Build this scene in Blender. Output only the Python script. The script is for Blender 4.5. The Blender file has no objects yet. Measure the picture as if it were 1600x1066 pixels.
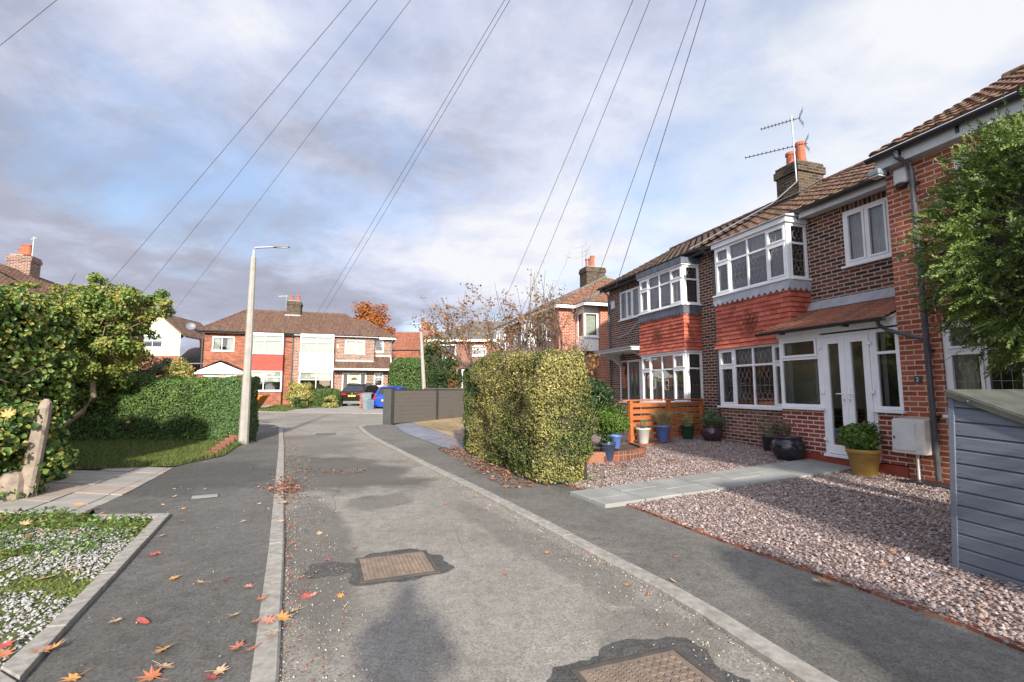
import bpy, bmesh, math, random
import numpy as np
from mathutils import Vector, Matrix
R=math.radians
rnd=random.Random(7); rs=np.random.RandomState(11)
sc=bpy.context.scene
# ------------------------------------------------------------- camera
F=750.; PIT=math.atan(75/750.); H=1.5
cd=bpy.data.cameras.new('camera'); cam=bpy.data.objects.new('camera',cd); sc.collection.objects.link(cam)
cd.sensor_width=36; cd.lens=F/1600*36; cd.clip_start=.05; cd.clip_end=3000
cam.location=(0,0,H); cam.rotation_euler=(math.pi/2+PIT,0,0); sc.camera=cam
# ------------------------------------------------------------- sun, sky, exposure
SUN_EL=R(22.5); sd=Vector((.184,-.983,0)).normalized()
sun_dir=Vector((sd.x*math.cos(SUN_EL),sd.y*math.cos(SUN_EL),math.sin(SUN_EL)))
sl=bpy.data.lights.new('sun','SUN'); sl.energy=4.0; sl.angle=R(2.0); sl.color=(1,.93,.82)
so=bpy.data.objects.new('sun',sl); sc.collection.objects.link(so); so.rotation_euler=sun_dir.to_track_quat('Z','Y').to_euler()
sc.view_settings.view_transform='Standard'; sc.view_settings.look='None'; sc.view_settings.gamma=1; sc.view_settings.exposure=1.06
w=bpy.data.worlds.new('World'); sc.world=w; w.use_nodes=True
def build_world():
    nt=w.node_tree; nt.nodes.clear(); N=nt.nodes.new; L=nt.links.new
    out=N('ShaderNodeOutputWorld'); mixs=N('ShaderNodeMixShader'); L(mixs.outputs[0],out.inputs[0])
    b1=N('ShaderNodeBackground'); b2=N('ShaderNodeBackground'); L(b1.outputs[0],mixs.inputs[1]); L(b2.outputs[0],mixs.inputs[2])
    sky=N('ShaderNodeTexSky'); sky.sky_type='NISHITA'; sky.sun_disc=False; sky.sun_elevation=SUN_EL; sky.sun_rotation=math.atan2(sd.x,sd.y)
    sky.ozone_density=2.2; sky.dust_density=.6
    L(sky.outputs[0],b1.inputs[0]); b1.inputs[1].default_value=.12
    tc=N('ShaderNodeTexCoord'); sep=N('ShaderNodeSeparateXYZ'); L(tc.outputs['Generated'],sep.inputs[0])
    def mth(op,a,b=None,c=None):
        m=N('ShaderNodeMath'); m.operation=op
        for i,v in enumerate((a,b,c)):
            if v is None: continue
            if isinstance(v,(int,float)): m.inputs[i].default_value=v
            else: L(v,m.inputs[i])
        return m.outputs[0]
    dz=mth('ADD',mth('MAXIMUM',sep.outputs[2],0.0),.22)
    cx=mth('DIVIDE',sep.outputs[0],dz); cy=mth('DIVIDE',sep.outputs[1],dz)
    comb=N('ShaderNodeCombineXYZ'); L(cx,comb.inputs[0]); L(cy,comb.inputs[1])
    def noise(scale,det,rough,off,dist=0,stretch=(1,1,1)):
        mp=N('ShaderNodeMapping'); mp.inputs['Location'].default_value=off; mp.inputs['Scale'].default_value=stretch; L(comb.outputs[0],mp.inputs[0])
        n=N('ShaderNodeTexNoise'); n.inputs['Scale'].default_value=scale; n.inputs['Detail'].default_value=det; n.inputs['Roughness'].default_value=rough
        n.inputs['Distortion'].default_value=dist; L(mp.outputs[0],n.inputs['Vector']); return n.outputs[0]
    def ramp(v,stops):
        r=N('ShaderNodeValToRGB'); e=r.color_ramp.elements
        while len(e)<len(stops): e.new(.5)
        for i,(p,c) in enumerate(stops):
            e[i].position=p; e[i].color=(c if len(c)==4 else (*c,1))
        L(v,r.inputs[0]); return r.outputs[0]
    n1=noise(1.15,8,.56,(3.1,1.7,0),.25)
    # cover: thinner towards the upper right
    cov=mth('ADD',n1,mth('MULTIPLY',mth('ADD',mth('MULTIPLY',cx,-.055),-.02),1.))
    cover=ramp(cov,[(.32,(.42,.42,.42)),(.51,(1,1,1))])
    # brightness: grey-violet undersides in the west, low; white where thin
    n2=noise(1.0,8,.54,(7.3,4.1,0),.2,(.8,1.2,1))
    n3=noise(3.2,9,.64,(1.3,9.1,0),.3)
    # bank: darker around left-middle
    bank=mth('MULTIPLY',mth('ADD',mth('MULTIPLY',cx,-.175),mth('MULTIPLY',cy,.03)),1.)
    bank=mth('MINIMUM',mth('MAXIMUM',bank,-.10),.24)
    val=mth('SUBTRACT',mth('ADD',mth('ADD',n2,mth('MULTIPLY',mth('SUBTRACT',n3,.5),.62)),.13),bank)
    col=ramp(val,[(.20,(.24,.25,.31)),(.36,(.285,.297,.365)),(.48,(.37,.395,.495)),(.60,(.46,.48,.57)),(.72,(.56,.565,.59))])
    # extra cloud brightness added behind the viewpoint to fill the house fronts
    back_fill=mth('MAXIMUM',mth('MULTIPLY',sep.outputs[1],-1.0),0.0)
    L(mth('ADD',mth('MULTIPLY',back_fill,1.5),.80),b2.inputs[1]); L(col,b2.inputs[0])
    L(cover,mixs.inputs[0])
build_world()
sc.cycles.max_bounces=6; sc.cycles.transparent_max_bounces=12
# ------------------------------------------------------------- projection helpers (photo pixels -> ground points)
def ray(px,py):
    x=(px-800)/F; y=-(py-533)/F; c,s=math.cos(PIT),math.sin(PIT); return (x,c-y*s,s+y*c)
def hgt(Y): return .018*max(0.,min(Y,42)-15)
def G(px,py,z=0.):
    r=ray(px,py); zz=z
    for _ in range(12):
        t=(zz-H)/r[2]; zz=z+hgt(r[1]*t)
    return (r[0]*t,r[1]*t)
def AY(px,py,Y):
    r=ray(px,py); t=Y/r[1]; return (r[0]*t,Y,H+r[2]*t)
ANG=R(17.87)
OX,OY=5.969,7.571
HX=Vector((math.sin(ANG),-math.cos(ANG),0)); HY=Vector((math.cos(ANG),math.sin(ANG),0))
def HL(x,y,z=0): # near-house frame to world
    return (OX+HX.x*x+HY.x*y, OY+HX.y*x+HY.y*y, z)
def toHL(X,Y): dx,dy=X-OX,Y-OY; return (dx*HX.x+dy*HX.y, dx*HY.x+dy*HY.y)
def garden_z(X,Y):
    x,y=toHL(X,Y); k=max(0,min(1,1+y/5.)); return .045+k*(.105+.028*max(0,-x))*1.0
# ------------------------------------------------------------- materials
def nodes(name):
    m=bpy.data.materials.new(name); m.use_nodes=True; nt=m.node_tree; b=nt.nodes['Principled BSDF']; return m,nt,b
def nd(nt,t,**k):
    n=nt.nodes.new(t)
    for a,v in k.items():
        if a.startswith('_'): setattr(n,a[1:],v)
        else: n.inputs[a.replace('__',' ')].default_value=v
    return n
def coords(nt,kind='Object',scale=None):
    tc=nt.nodes.new('ShaderNodeTexCoord'); o=tc.outputs[kind]
    if scale is not None:
        mp=nt.nodes.new('ShaderNodeMapping'); mp.inputs['Scale'].default_value=scale if hasattr(scale,'__len__') else (scale,)*3
        nt.links.new(o,mp.inputs[0]); o=mp.outputs[0]
    return o
def cramp(nt,v,stops):
    r=nt.nodes.new('ShaderNodeValToRGB'); e=r.color_ramp.elements
    while len(e)<len(stops): e.new(.5)
    for i,(p,c) in enumerate(stops): e[i].position=p; e[i].color=(*c[:3],1)
    nt.links.new(v,r.inputs[0]); return r.outputs[0]
def mixc(nt,f,a,b,mode='MIX'):
    m=nt.nodes.new('ShaderNodeMix'); m.data_type='RGBA'; m.blend_type=mode
    for s,v in ((0,f),(6,a),(7,b)):
        if isinstance(v,(int,float)): m.inputs[s].default_value=v
        elif isinstance(v,tuple): m.inputs[s].default_value=(*v[:3],1)
        else: nt.links.new(v,m.inputs[s])
    return m.outputs[2]
def bump(nt,b,hv,strength=.5,dist=.01):
    n=nt.nodes.new('ShaderNodeBump'); n.inputs['Strength'].default_value=strength; n.inputs['Distance'].default_value=dist
    nt.links.new(hv,n.inputs['Height']); nt.links.new(n.outputs[0],b.inputs['Normal'])
def simple(name,c1,c2=None,scale=8,rough=.6,bmp=.2,dist=.004,metal=0,detail=5,spec=.5,lo=.35,hi=.65):
    m,nt,b=nodes(name); b.inputs['Roughness'].default_value=rough; b.inputs['Metallic'].default_value=metal; b.inputs['Specular IOR Level'].default_value=spec
    c2=c2 or tuple(v*.8 for v in c1)
    n=nd(nt,'ShaderNodeTexNoise',Scale=scale,Detail=detail,Roughness=.6); nt.links.new(coords(nt),n.inputs['Vector'])
    nt.links.new(cramp(nt,n.outputs[0],[(lo,c1),(hi,c2)]),b.inputs['Base Color'])
    if bmp: bump(nt,b,n.outputs[0],bmp,dist)
    return m
def brick(name,c1,c2,mortar,bw=.235,rh=.0775,ms=.011,dirt=.35,off=.5,c3=None,mv=.5,msm=.15):
    m,nt,b=nodes(name); b.inputs['Roughness'].default_value=.9; b.inputs['Specular IOR Level'].default_value=.25
    uv=coords(nt,'UV'); nz=nd(nt,'ShaderNodeTexNoise',Scale=14,Detail=3); nt.links.new(uv,nz.inputs['Vector'])
    dis=nt.nodes.new('ShaderNodeVectorMath'); dis.operation='SCALE'; nt.links.new(nz.outputs['Color'],dis.inputs[0]); dis.inputs['Scale'].default_value=.006
    ad=nt.nodes.new('ShaderNodeVectorMath'); nt.links.new(uv,ad.inputs[0]); nt.links.new(dis.outputs[0],ad.inputs[1])
    t=nt.nodes.new('ShaderNodeTexBrick'); t.offset=off
    for k,v in (('Scale',1),('Mortar Size',ms),('Mortar Smooth',msm),('Bias',0),('Brick Width',bw),('Row Height',rh)): t.inputs[k].default_value=v
    t.inputs['Color1'].default_value=(0,0,0,1); t.inputs['Color2'].default_value=(1,1,1,1); t.inputs['Mortar'].default_value=(.5,.5,.5,1)
    nt.links.new(ad.outputs[0],t.inputs['Vector'])
    rv=nt.nodes.new('ShaderNodeRGBToBW'); nt.links.new(t.outputs['Color'],rv.inputs[0])
    stops=[(0.08,c1),(.9,c2)] if c3 is None else [(.05,c1),(.5,c2),(.95,c3)]
    bc=cramp(nt,rv.outputs[0],stops)
    n2=nd(nt,'ShaderNodeTexNoise',Scale=1.3,Detail=6,Roughness=.65); nt.links.new(coords(nt),n2.inputs['Vector'])
    n3=nd(nt,'ShaderNodeTexNoise',Scale=40,Detail=4,Roughness=.7); nt.links.new(uv,n3.inputs['Vector'])
    g=cramp(nt,n2.outputs[0],[(.3,(1-dirt,)*3),(.62,(1,1,1))]); g2=cramp(nt,n3.outputs[0],[(.3,(.72,)*3),(.7,(1.18,)*3)])
    bc=mixc(nt,1.,bc,g2,'MULTIPLY')
    c=mixc(nt,t.outputs['Fac'],bc,mortar); c=mixc(nt,mv,c,g,'MULTIPLY') if mv<1 else mixc(nt,1.,c,g,'MULTIPLY')
    nt.links.new(c,b.inputs['Base Color'])
    inv=nt.nodes.new('ShaderNodeMath'); inv.operation='MULTIPLY_ADD'; nt.links.new(t.outputs['Fac'],inv.inputs[0]); inv.inputs[1].default_value=-1; nt.links.new(n3.outputs[0],inv.inputs[2])
    bump(nt,b,inv.outputs[0],.7,.006); return m
def tiles(name,c1,c2,c3,bw,rh,moss=0,gap=.006,off=0.,bs=.4):
    m,nt,b=nodes(name); b.inputs['Roughness'].default_value=.85; b.inputs['Specular IOR Level'].default_value=.3
    uv=coords(nt,'UV'); t=nt.nodes.new('ShaderNodeTexBrick'); t.offset=off
    for k,v in (('Scale',1),('Mortar Size',gap),('Mortar Smooth',.3),('Brick Width',bw),('Row Height',rh)): t.inputs[k].default_value=v
    t.inputs['Color1'].default_value=(0,0,0,1); t.inputs['Color2'].default_value=(1,1,1,1); nt.links.new(uv,t.inputs['Vector'])
    rv=nt.nodes.new('ShaderNodeRGBToBW'); nt.links.new(t.outputs['Color'],rv.inputs[0])
    bc=cramp(nt,rv.outputs[0],[(.1,c1),(.5,c2),(.9,c3)])
    n3=nd(nt,'ShaderNodeTexNoise',Scale=30,Detail=4,Roughness=.7); nt.links.new(coords(nt),n3.inputs['Vector'])
    bc=mixc(nt,1.,bc,cramp(nt,n3.outputs[0],[(.3,(.65,)*3),(.7,(1.2,)*3)]),'MULTIPLY')
    bc=mixc(nt,t.outputs['Fac'],bc,tuple(v*.35 for v in c1))
    if moss:
        n2=nd(nt,'ShaderNodeTexNoise',Scale=2.2,Detail=8,Roughness=.72); nt.links.new(coords(nt),n2.inputs['Vector'])
        bc=mixc(nt,cramp(nt,n2.outputs[0],[(.56-moss*.1,(0,0,0)),(.66-moss*.1,(1,1,1))]),bc,(.13,.125,.035))
    nt.links.new(bc,b.inputs['Base Color']); bump(nt,b,n3.outputs[0],bs,.006); return m
def leafmat(name,stops,rough=.5,patch=None,pscale=1.2,trans=.25,plo=.45,phi=.6,spec=.35):
    m,nt,b=nodes(name); b.inputs['Roughness'].default_value=rough; b.inputs['Specular IOR Level'].default_value=spec
    g=nt.nodes.new('ShaderNodeNewGeometry'); n=len(stops)
    c=cramp(nt,g.outputs['Random Per Island'],[((i+.5)/n,s) for i,s in enumerate(stops)])
    if patch:
        nz=nd(nt,'ShaderNodeTexNoise',Scale=pscale,Detail=4,Roughness=.6); nt.links.new(coords(nt),nz.inputs['Vector'])
        c2=cramp(nt,g.outputs['Random Per Island'],[((i+.5)/len(patch),s) for i,s in enumerate(patch)])
        c=mixc(nt,cramp(nt,nz.outputs[0],[(plo,(0,0,0)),(phi,(1,1,1))]),c,c2)
    nt.links.new(c,b.inputs['Base Color'])
    if trans:
        tr=nt.nodes.new('ShaderNodeBsdfTranslucent'); nt.links.new(c,tr.inputs[0]); mx=nt.nodes.new('ShaderNodeMixShader'); mx.inputs[0].default_value=trans
        nt.links.new(b.outputs[0],mx.inputs[1]); nt.links.new(tr.outputs[0],mx.inputs[2]); nt.links.new(mx.outputs[0],nt.nodes['Material Output'].inputs[0])
    return m
def glassmat():
    m,nt,b=nodes('window_glass'); nt.nodes.remove(b)
    gl=nd(nt,'ShaderNodeBsdfGlossy',Roughness=.02); gl.inputs['Color'].default_value=(1,1,1,1)
    tr=nt.nodes.new('ShaderNodeBsdfTransparent'); tr.inputs[0].default_value=(.78,.82,.8,1)
    fr=nd(nt,'ShaderNodeFresnel',IOR=1.7); mx=nt.nodes.new('ShaderNodeMixShader')
    a=nt.nodes.new('ShaderNodeMath'); a.operation='MULTIPLY_ADD'; a.use_clamp=True; nt.links.new(fr.outputs[0],a.inputs[0]); a.inputs[1].default_value=1.3; a.inputs[2].default_value=.03
    nz=nd(nt,'ShaderNodeTexNoise',Scale=1.5,Detail=1); nt.links.new(coords(nt),nz.inputs['Vector']); bp=nd(nt,'ShaderNodeBump',Strength=.15,Distance=.02); nt.links.new(nz.outputs[0],bp.inputs['Height']); nt.links.new(bp.outputs[0],gl.inputs['Normal'])
    nt.links.new(a.outputs[0],mx.inputs[0]); nt.links.new(tr.outputs[0],mx.inputs[1]); nt.links.new(gl.outputs[0],mx.inputs[2]); nt.links.new(mx.outputs[0],nt.nodes['Material Output'].inputs[0]); return m
def asphalt(name,base,light,patches=(),big=.5,speck=.5,roughness=.85):
    m,nt,b=nodes(name); b.inputs['Roughness'].default_value=roughness; b.inputs['Specular IOR Level'].default_value=.35
    o=coords(nt)
    n1=nd(nt,'ShaderNodeTexNoise',Scale=big,Detail=7,Roughness=.62,Distortion=.3); nt.links.new(o,n1.inputs['Vector'])
    c=cramp(nt,n1.outputs[0],[(.36,base),(.6,light)])
    v=nd(nt,'ShaderNodeTexVoronoi',Scale=95); nt.links.new(o,v.inputs['Vector'])
    sp=nt.nodes.new('ShaderNodeRGBToBW'); nt.links.new(v.outputs['Color'],sp.inputs[0])
    c=mixc(nt,1.,c,cramp(nt,sp.outputs[0],[(.1,(1-speck*.8,)*3),(.55,(1,1,1)),(.90,(1+.25*speck,)*3),(.97,(1+1.6*speck,)*3)]),'MULTIPLY')
    n2=nd(nt,'ShaderNodeTexNoise',Scale=9,Detail=6,Roughness=.75); nt.links.new(o,n2.inputs['Vector'])
    c=mixc(nt,1.,c,cramp(nt,n2.outputs[0],[(.3,(.74,)*3),(.62,(1.1,)*3)]),'MULTIPLY')
    sx=nt.nodes.new('ShaderNodeSeparateXYZ'); nw=nd(nt,'ShaderNodeTexNoise',Scale=.9,Detail=7,Roughness=.65); nt.links.new(o,nw.inputs['Vector'])
    nt.links.new(o,sx.inputs[0])
    def mt(op,a,b_):
        q=nt.nodes.new('ShaderNodeMath'); q.operation=op
        for i,vv in enumerate((a,b_)):
            if isinstance(vv,(int,float)): q.inputs[i].default_value=vv
            else: nt.links.new(vv,q.inputs[i])
        return q.outputs[0]
    for (X,Y,rx,ry,an,amt) in patches:   # stains: X, Y, radii, angle, strength
        ca,sa=math.cos(an),math.sin(an)
        dx=mt('SUBTRACT',sx.outputs[0],X); dy=mt('SUBTRACT',sx.outputs[1],Y)
        ex=mt('DIVIDE',mt('ADD',mt('MULTIPLY',dx,ca),mt('MULTIPLY',dy,sa)),rx); ey=mt('DIVIDE',mt('SUBTRACT',mt('MULTIPLY',dy,ca),mt('MULTIPLY',dx,sa)),ry)
        d=mt('ADD',mt('SQRT',mt('ADD',mt('MULTIPLY',ex,ex),mt('MULTIPLY',ey,ey)),0),mt('MULTIPLY',mt('SUBTRACT',nw.outputs[0],.5),1.7))
        k=cramp(nt,d,[(.72,(1,1,1)),(1.0,(0,0,0))]); kk=mt('MULTIPLY',k,amt)
        c=mixc(nt,kk,c,tuple(x*.28 for x in light),'MIX')
    nt.links.new(c,b.inputs['Base Color']); bump(nt,b,sp.outputs[0],.45,.006); return m
MAT={}
def setup_mats():
    A=MAT
    A['bark_dark']=simple('bark_dark',(.06,.045,.035),(.13,.10,.08),20,.9,.5)
    A['brick_purple']=brick('brick_dark_brown',(0.043,0.027,0.024),(0.104,0.044,0.032),(0.403,0.329,0.268),ms=.0115,c3=(0.183,0.067,0.043))
    A['brick_plinth']=brick('brick_brown',(0.081,0.040,0.030),(0.196,0.071,0.046),(0.414,0.356,0.299),c3=(0.253,0.103,0.069))
    A['brick_red']=brick('brick_red',(.25,.062,.034),(.35,.088,.045),(.50,.42,.34),ms=.009,c3=(.42,.12,.06),dirt=.25)
    A['brick_porch']=brick('brick_porch_red',(0.149,0.039,0.030),(0.265,0.057,0.039),(0.598,0.506,0.425),ms=.010,c3=(0.333,0.081,0.052),dirt=.25)
    A['brick_side']=brick('brick_orange_red',(.12,.04,.03),(.24,.07,.045),(.34,.26,.21),c3=(.32,.10,.065),dirt=.4)
    A['brick_far']=brick('brick_far_red',(.17,.055,.033),(.29,.085,.048),(.30,.19,.14),c3=(.38,.13,.07),bw=.25,rh=.09,ms=.009)
    A['brick_chequer']=brick('brick_chequered',(.05,.035,.04),(.18,.07,.05),(.42,.33,.26),bw=.22,rh=.11,ms=.02,c3=(.30,.115,.075))
    A['soldier']=brick('brick_soldier',(.18,.04,.024),(.30,.065,.035),(.50,.40,.32),bw=.085,rh=.235,ms=.010,off=0.)
    A['soldier_dark']=brick('brick_soldier_dark',(.05,.026,.02),(.10,.045,.03),(.34,.27,.22),bw=.085,rh=.235,ms=.012,off=0.,c3=(.20,.10,.05))
    A['soot']=brick('brick_sooty',(.03,.024,.018),(.06,.045,.03),(.13,.11,.08),c3=(.11,.07,.04),dirt=.5)
    A['kerbbrick']=brick('brick_edge',(.15,.045,.03),(.28,.08,.04),(.20,.16,.12),bw=.11,rh=.235,c3=(.34,.14,.08),off=0.)
    A['roof_brown']=tiles('roof_tile_brown',(.085,.046,.034),(.14,.075,.052),(.20,.115,.08),.15,.30,moss=.2)
    A['roof_dark']=tiles('roof_tile_dark_brown',(.05,.034,.028),(.085,.055,.042),(.13,.085,.065),.15,.30,moss=.1)
    A['roof_red']=tiles('roof_tile_red_brown',(.095,.055,.042),(.14,.075,.055),(.185,.105,.08),.30,.33,moss=.1)
    A['roof_orange']=tiles('roof_tile_orange',(.20,.075,.045),(.27,.10,.06),(.32,.13,.08),.30,.33)
    A['roof_grey']=tiles('roof_tile_grey',(.11,.095,.08),(.15,.13,.11),(.19,.165,.14),.30,.33)
    A['plain_tile']=tiles('plain_roof_tile',(.32,.135,.085),(.42,.19,.12),(.24,.12,.085),.165,.10,gap=.004,off=.5)
    A['hung_tile']=tiles('hung_tile_red',(.34,.078,.052),(.43,.105,.068),(.50,.14,.09),.165,.115,gap=.003,off=.5,bs=.3)
    A['hung_far']=tiles('hung_tile_far',(.36,.08,.06),(.38,.085,.065),(.40,.09,.07),.165,.115,gap=.003,off=.5)
    A['white']=simple('white_plastic',(.78,.78,.78),(.70,.70,.70),3,.35,.05,.001)
    A['white_far']=simple('white_paint',(.80,.80,.78),(.76,.76,.74),3,.5,.05,.001)
    A['offwhite']=simple('weathered_white_paint',(.60,.60,.58),(.50,.50,.48),5,.6,.1,.002)
    A['cream']=simple('cream_render',(.50,.45,.33),(.45,.40,.29),4,.85,.3,.004)
    A['fascia_grey']=simple('grey_white_fascia',(.52,.53,.54),(.44,.45,.46),5,.6)
    A['tile_shadow']=simple('tile_gap_shade',(.13,.035,.02),(.10,.03,.018),9,.8)  # shade in the scale tile gaps, put into the colour
    A['lead']=simple('lead_flashing',(.30,.32,.35),(.42,.44,.47),6,.5,.3,.004)
    A['lead_dark']=simple('dark_lead',(.06,.07,.09),(.11,.12,.15),6,.45,.3,.004)
    A['lead_roof']=simple('lead_sheet',(.27,.28,.30),(.36,.37,.39),5,.6,.3,.004)
    A['black']=simple('black_plastic',(.018,.018,.02),(.03,.03,.033),6,.35,.05,.001)
    A['blackwood']=simple('dark_painted_wood',(.03,.03,.032),(.05,.05,.05),6,.6)
    A['pipe']=simple('pipe_grey_black',(.055,.055,.06),(.08,.08,.085),6,.3,.05,.001)
    A['roof_rust']=tiles('roof_tile_rust',(.13,.06,.045),(.19,.085,.06),(.25,.12,.085),.30,.33,moss=.15)
    A['oldbrick']=simple('old_red_brick',(.15,.055,.035),(.22,.09,.055),14,.9,.6,.006)
    A['charcoal']=simple('charcoal_door',(.05,.06,.07),(.045,.052,.06),3,.4)
    A['redpaint']=simple('red_paint',(.30,.06,.035),(.24,.05,.03),4,.6)
    A['room']=simple('interior_plaster',(.34,.33,.30),(.28,.27,.25),2,.9,0)
    A['curtain']=simple('net_curtain',(.50,.50,.48),(.40,.40,.385),6,.9,.1)
    A['blind']=simple('pale_blind',(.48,.50,.45),(.42,.44,.39),6,.9,.1)
    A['leading']=simple('leaded_strip',(.40,.41,.42),(.32,.33,.34),6,.5,0)
    A['glass']=glassmat()
    A['pot_clay']=simple('terracotta',(.38,.12,.06),(.30,.085,.045),12,.85,.2)
    A['alu']=simple('aluminium',(.55,.56,.57),(.45,.46,.47),8,.4,.05,.001,metal=.7)
    A['concrete']=simple('concrete',(.40,.37,.32),(.31,.285,.25),9,.9,.5,.004,detail=8)
    A['concrete_pole']=simple('pale_concrete',(.33,.305,.27),(.26,.242,.215),5,.9,.5,.003,detail=9)
    A['kerb']=simple('kerb_stone',(.20,.185,.16),(.33,.31,.275),14,.9,.6,.004,detail=8)
    A['stone_post']=simple('gate_post_stone',(.29,.23,.18),(.17,.135,.105),7,.9,.8,.01,detail=8)
    A['slab']=simple('paving_slab',(.23,.212,.188),(.31,.285,.255),3,.9,.5,.003,detail=9)
    A['slab_warm']=simple('paving_slab_warm',(.27,.22,.18),(.33,.27,.225),3,.9,.5,.003,detail=9)
    A['path']=simple('sandstone_path',(.215,.215,.205),(.30,.30,.28),2.2,.85,.4,.003,detail=9)
    A['footL']=asphalt('footway_asphalt_dark',(.092,.087,.078),(.130,.123,.112),[(-5.2,8.3,1.7,1.9,0,.45)],.5,.5)
    A['footR']=asphalt('footway_asphalt',(.12,.113,.10),(.17,.16,.143),[(.2,8.6,.5,1.8,.45,.35)],.6,.5)
    A['road']=asphalt('road_asphalt',(.20,.183,.157),(.275,.254,.222),[(-3.55,8.9,2.6,1.75,-.75,.80),(-5.6,13.3,1.6,3.4,.42,.45),(-1.95,4.9,.36,2.6,.42,.60),(-1.75,6.6,.5,.5,0,.5),(.9,3.1,.5,.35,0,.3),(.1,5.0,.25,2.0,.5,.35)],.45,.45)
    A['road_far']=A['road']
    A['drive_far']=simple('concrete_drive',(.30,.285,.26),(.235,.22,.20),1.2,.9,.3,.003,detail=8)
    A['tar']=asphalt('fresh_tar',(.06,.058,.054),(.09,.086,.08),(),1.5,.6)
    A['iron']=simple('rusty_iron',(.14,.105,.082),(.22,.165,.125),9,.8,.6,.004,detail=8)
    A['iron_dark']=simple('dark_iron',(.05,.045,.04),(.09,.075,.06),9,.7,.4)
    A['soil']=simple('garden_soil',(.09,.065,.045),(.05,.036,.025),6,.95,.6,.02,detail=8)
    A['earth']=simple('rough_grass_ground',(.06,.075,.022),(.09,.10,.035),1.2,.95,.5,.02,detail=8)
    A['gravel_pink']=gravelmat('pink_gravel_bed',[(.17,.12,.11),(.30,.23,.215),(.42,.35,.33),(.24,.16,.14)],34)
    A['gravel_gold']=gravelmat('golden_gravel',[(.34,.23,.11),(.46,.33,.17),(.55,.42,.24)],30)
    A['mossbed']=simple('moss_bed',(.06,.08,.018),(.10,.12,.03),7,.95,.7,.02,detail=8)
    A['blockpave']=brick('blue_block_paving',(.17,.18,.22),(.22,.235,.28),(.12,.12,.13),bw=.2,rh=.1,ms=.005,c3=(.27,.28,.32),off=.5)
    A['stones_pink']=leafmat('pink_pebbles',[(.14,.09,.075),(.25,.17,.145),(.17,.14,.135),(.33,.25,.225),(.48,.41,.38),(.20,.165,.165),(.30,.205,.17),(.12,.09,.085),(.34,.28,.255),(.25,.19,.175)],.6,trans=0)
    A['stones_white']=leafmat('white_pebbles',[(0.306,0.293,0.285),(0.221,0.212,0.212),(0.391,0.383,0.365),(0.264,0.242,0.230),(0.340,0.327,0.323)],.7,trans=0)
    A['grass']=leafmat('grass_blades',[(.06,.10,.018),(.09,.135,.026),(.13,.17,.04),(.17,.18,.06)],.5,trans=.3)
    A['moss']=leafmat('moss_tufts',[(.075,.10,.018),(.11,.14,.022),(.15,.17,.035)],.8,trans=.1)
    A['ivy']=leafmat('ivy_leaves',[(0.032,0.073,0.018),(0.059,0.118,0.026),(0.096,0.170,0.037),(0.147,0.222,0.052),(0.280,0.266,0.059)],.42,[(0.104,0.163,0.029),(0.192,0.251,0.052),(0.280,0.310,0.073),(0.413,0.325,0.073)],.7,.2,.54,.68)
    A['maple']=leafmat('maple_tree_leaves',[(0.075,0.135,0.030),(0.127,0.203,0.044),(0.186,0.263,0.060),(0.254,0.287,0.068)],.5,[(0.220,0.254,0.060),(0.338,0.321,0.075),(0.507,0.372,0.085),(0.152,0.203,0.051)],1.1,.3)
    A['privet']=leafmat('privet_leaves',[(0.052,0.111,0.026),(0.081,0.155,0.032),(0.125,0.214,0.047),(0.177,0.258,0.066)],.45,[(0.041,0.081,0.021),(0.073,0.132,0.029),(0.104,0.163,0.044)],.9,.2)
    A['privet2']=leafmat('privet_leaves_dark',[(0.045,0.098,0.033),(0.067,0.135,0.041),(0.105,0.179,0.054),(0.149,0.224,0.075)],.45,None,.9,.2)
    A['varieg']=leafmat('variegated_leaves',[(0.110,0.132,0.033),(0.220,0.209,0.061),(0.396,0.341,0.110),(0.528,0.451,0.165),(0.143,0.165,0.039),(0.330,0.264,0.110)],.45,[(0.033,0.072,0.020),(0.055,0.099,0.024),(0.110,0.132,0.033),(0.242,0.220,0.066)],.85,.22,.45,.60)
    A['twig']=simple('twigs',(.11,.085,.06),(.06,.045,.03),30,.9,.5)
    A['core']=simple('hedge_inside',(.022,.022,.012),(.035,.03,.016),20,.95,.6,.02)  # for the solid light-blocking bodies inside hedges and trees
    A['conifer']=leafmat('cypress_sprays',[(.05,.10,.02),(.08,.14,.026),(.12,.19,.035),(.17,.24,.05),(.24,.28,.07)],.5,[(.03,.065,.018),(.06,.10,.024),(.10,.14,.035),(.15,.18,.05)],1.3,.2,.48,.62)
    A['conifer_brown']=leafmat('dead_cypress',[(.20,.09,.03),(.26,.14,.05),(.13,.08,.04)],.7,trans=.15)
    A['farhedge']=leafmat('far_hedge_leaves',[(.05,.10,.025),(.075,.135,.03),(.11,.17,.045)],.5)
    A['fardark']=leafmat('far_conifer_leaves',[(.025,.055,.015),(.045,.085,.02),(.07,.11,.03)],.5)
    A['yellowbush']=leafmat('yellow_shrub_leaves',[(.30,.28,.07),(.42,.38,.11),(.50,.45,.18),(.22,.22,.05)],.5)
    A['autumn']=leafmat('autumn_leaves',[(.28,.085,.02),(.36,.12,.028),(.24,.07,.02),(.42,.17,.04)],.6)
    A['orangeleaf']=leafmat('orange_brown_leaves',[(.26,.10,.03),(.15,.06,.025),(.34,.17,.05),(.10,.05,.025),(.36,.21,.07),(.20,.12,.045)],.6)
    A['rhodo']=leafmat('dark_glossy_leaves',[(.018,.045,.014),(.03,.065,.02),(.05,.09,.03)],.3,trans=.1)
    A['box']=leafmat('bright_green_leaves',[(.06,.12,.018),(.10,.18,.025),(.15,.23,.04)],.45)
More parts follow.
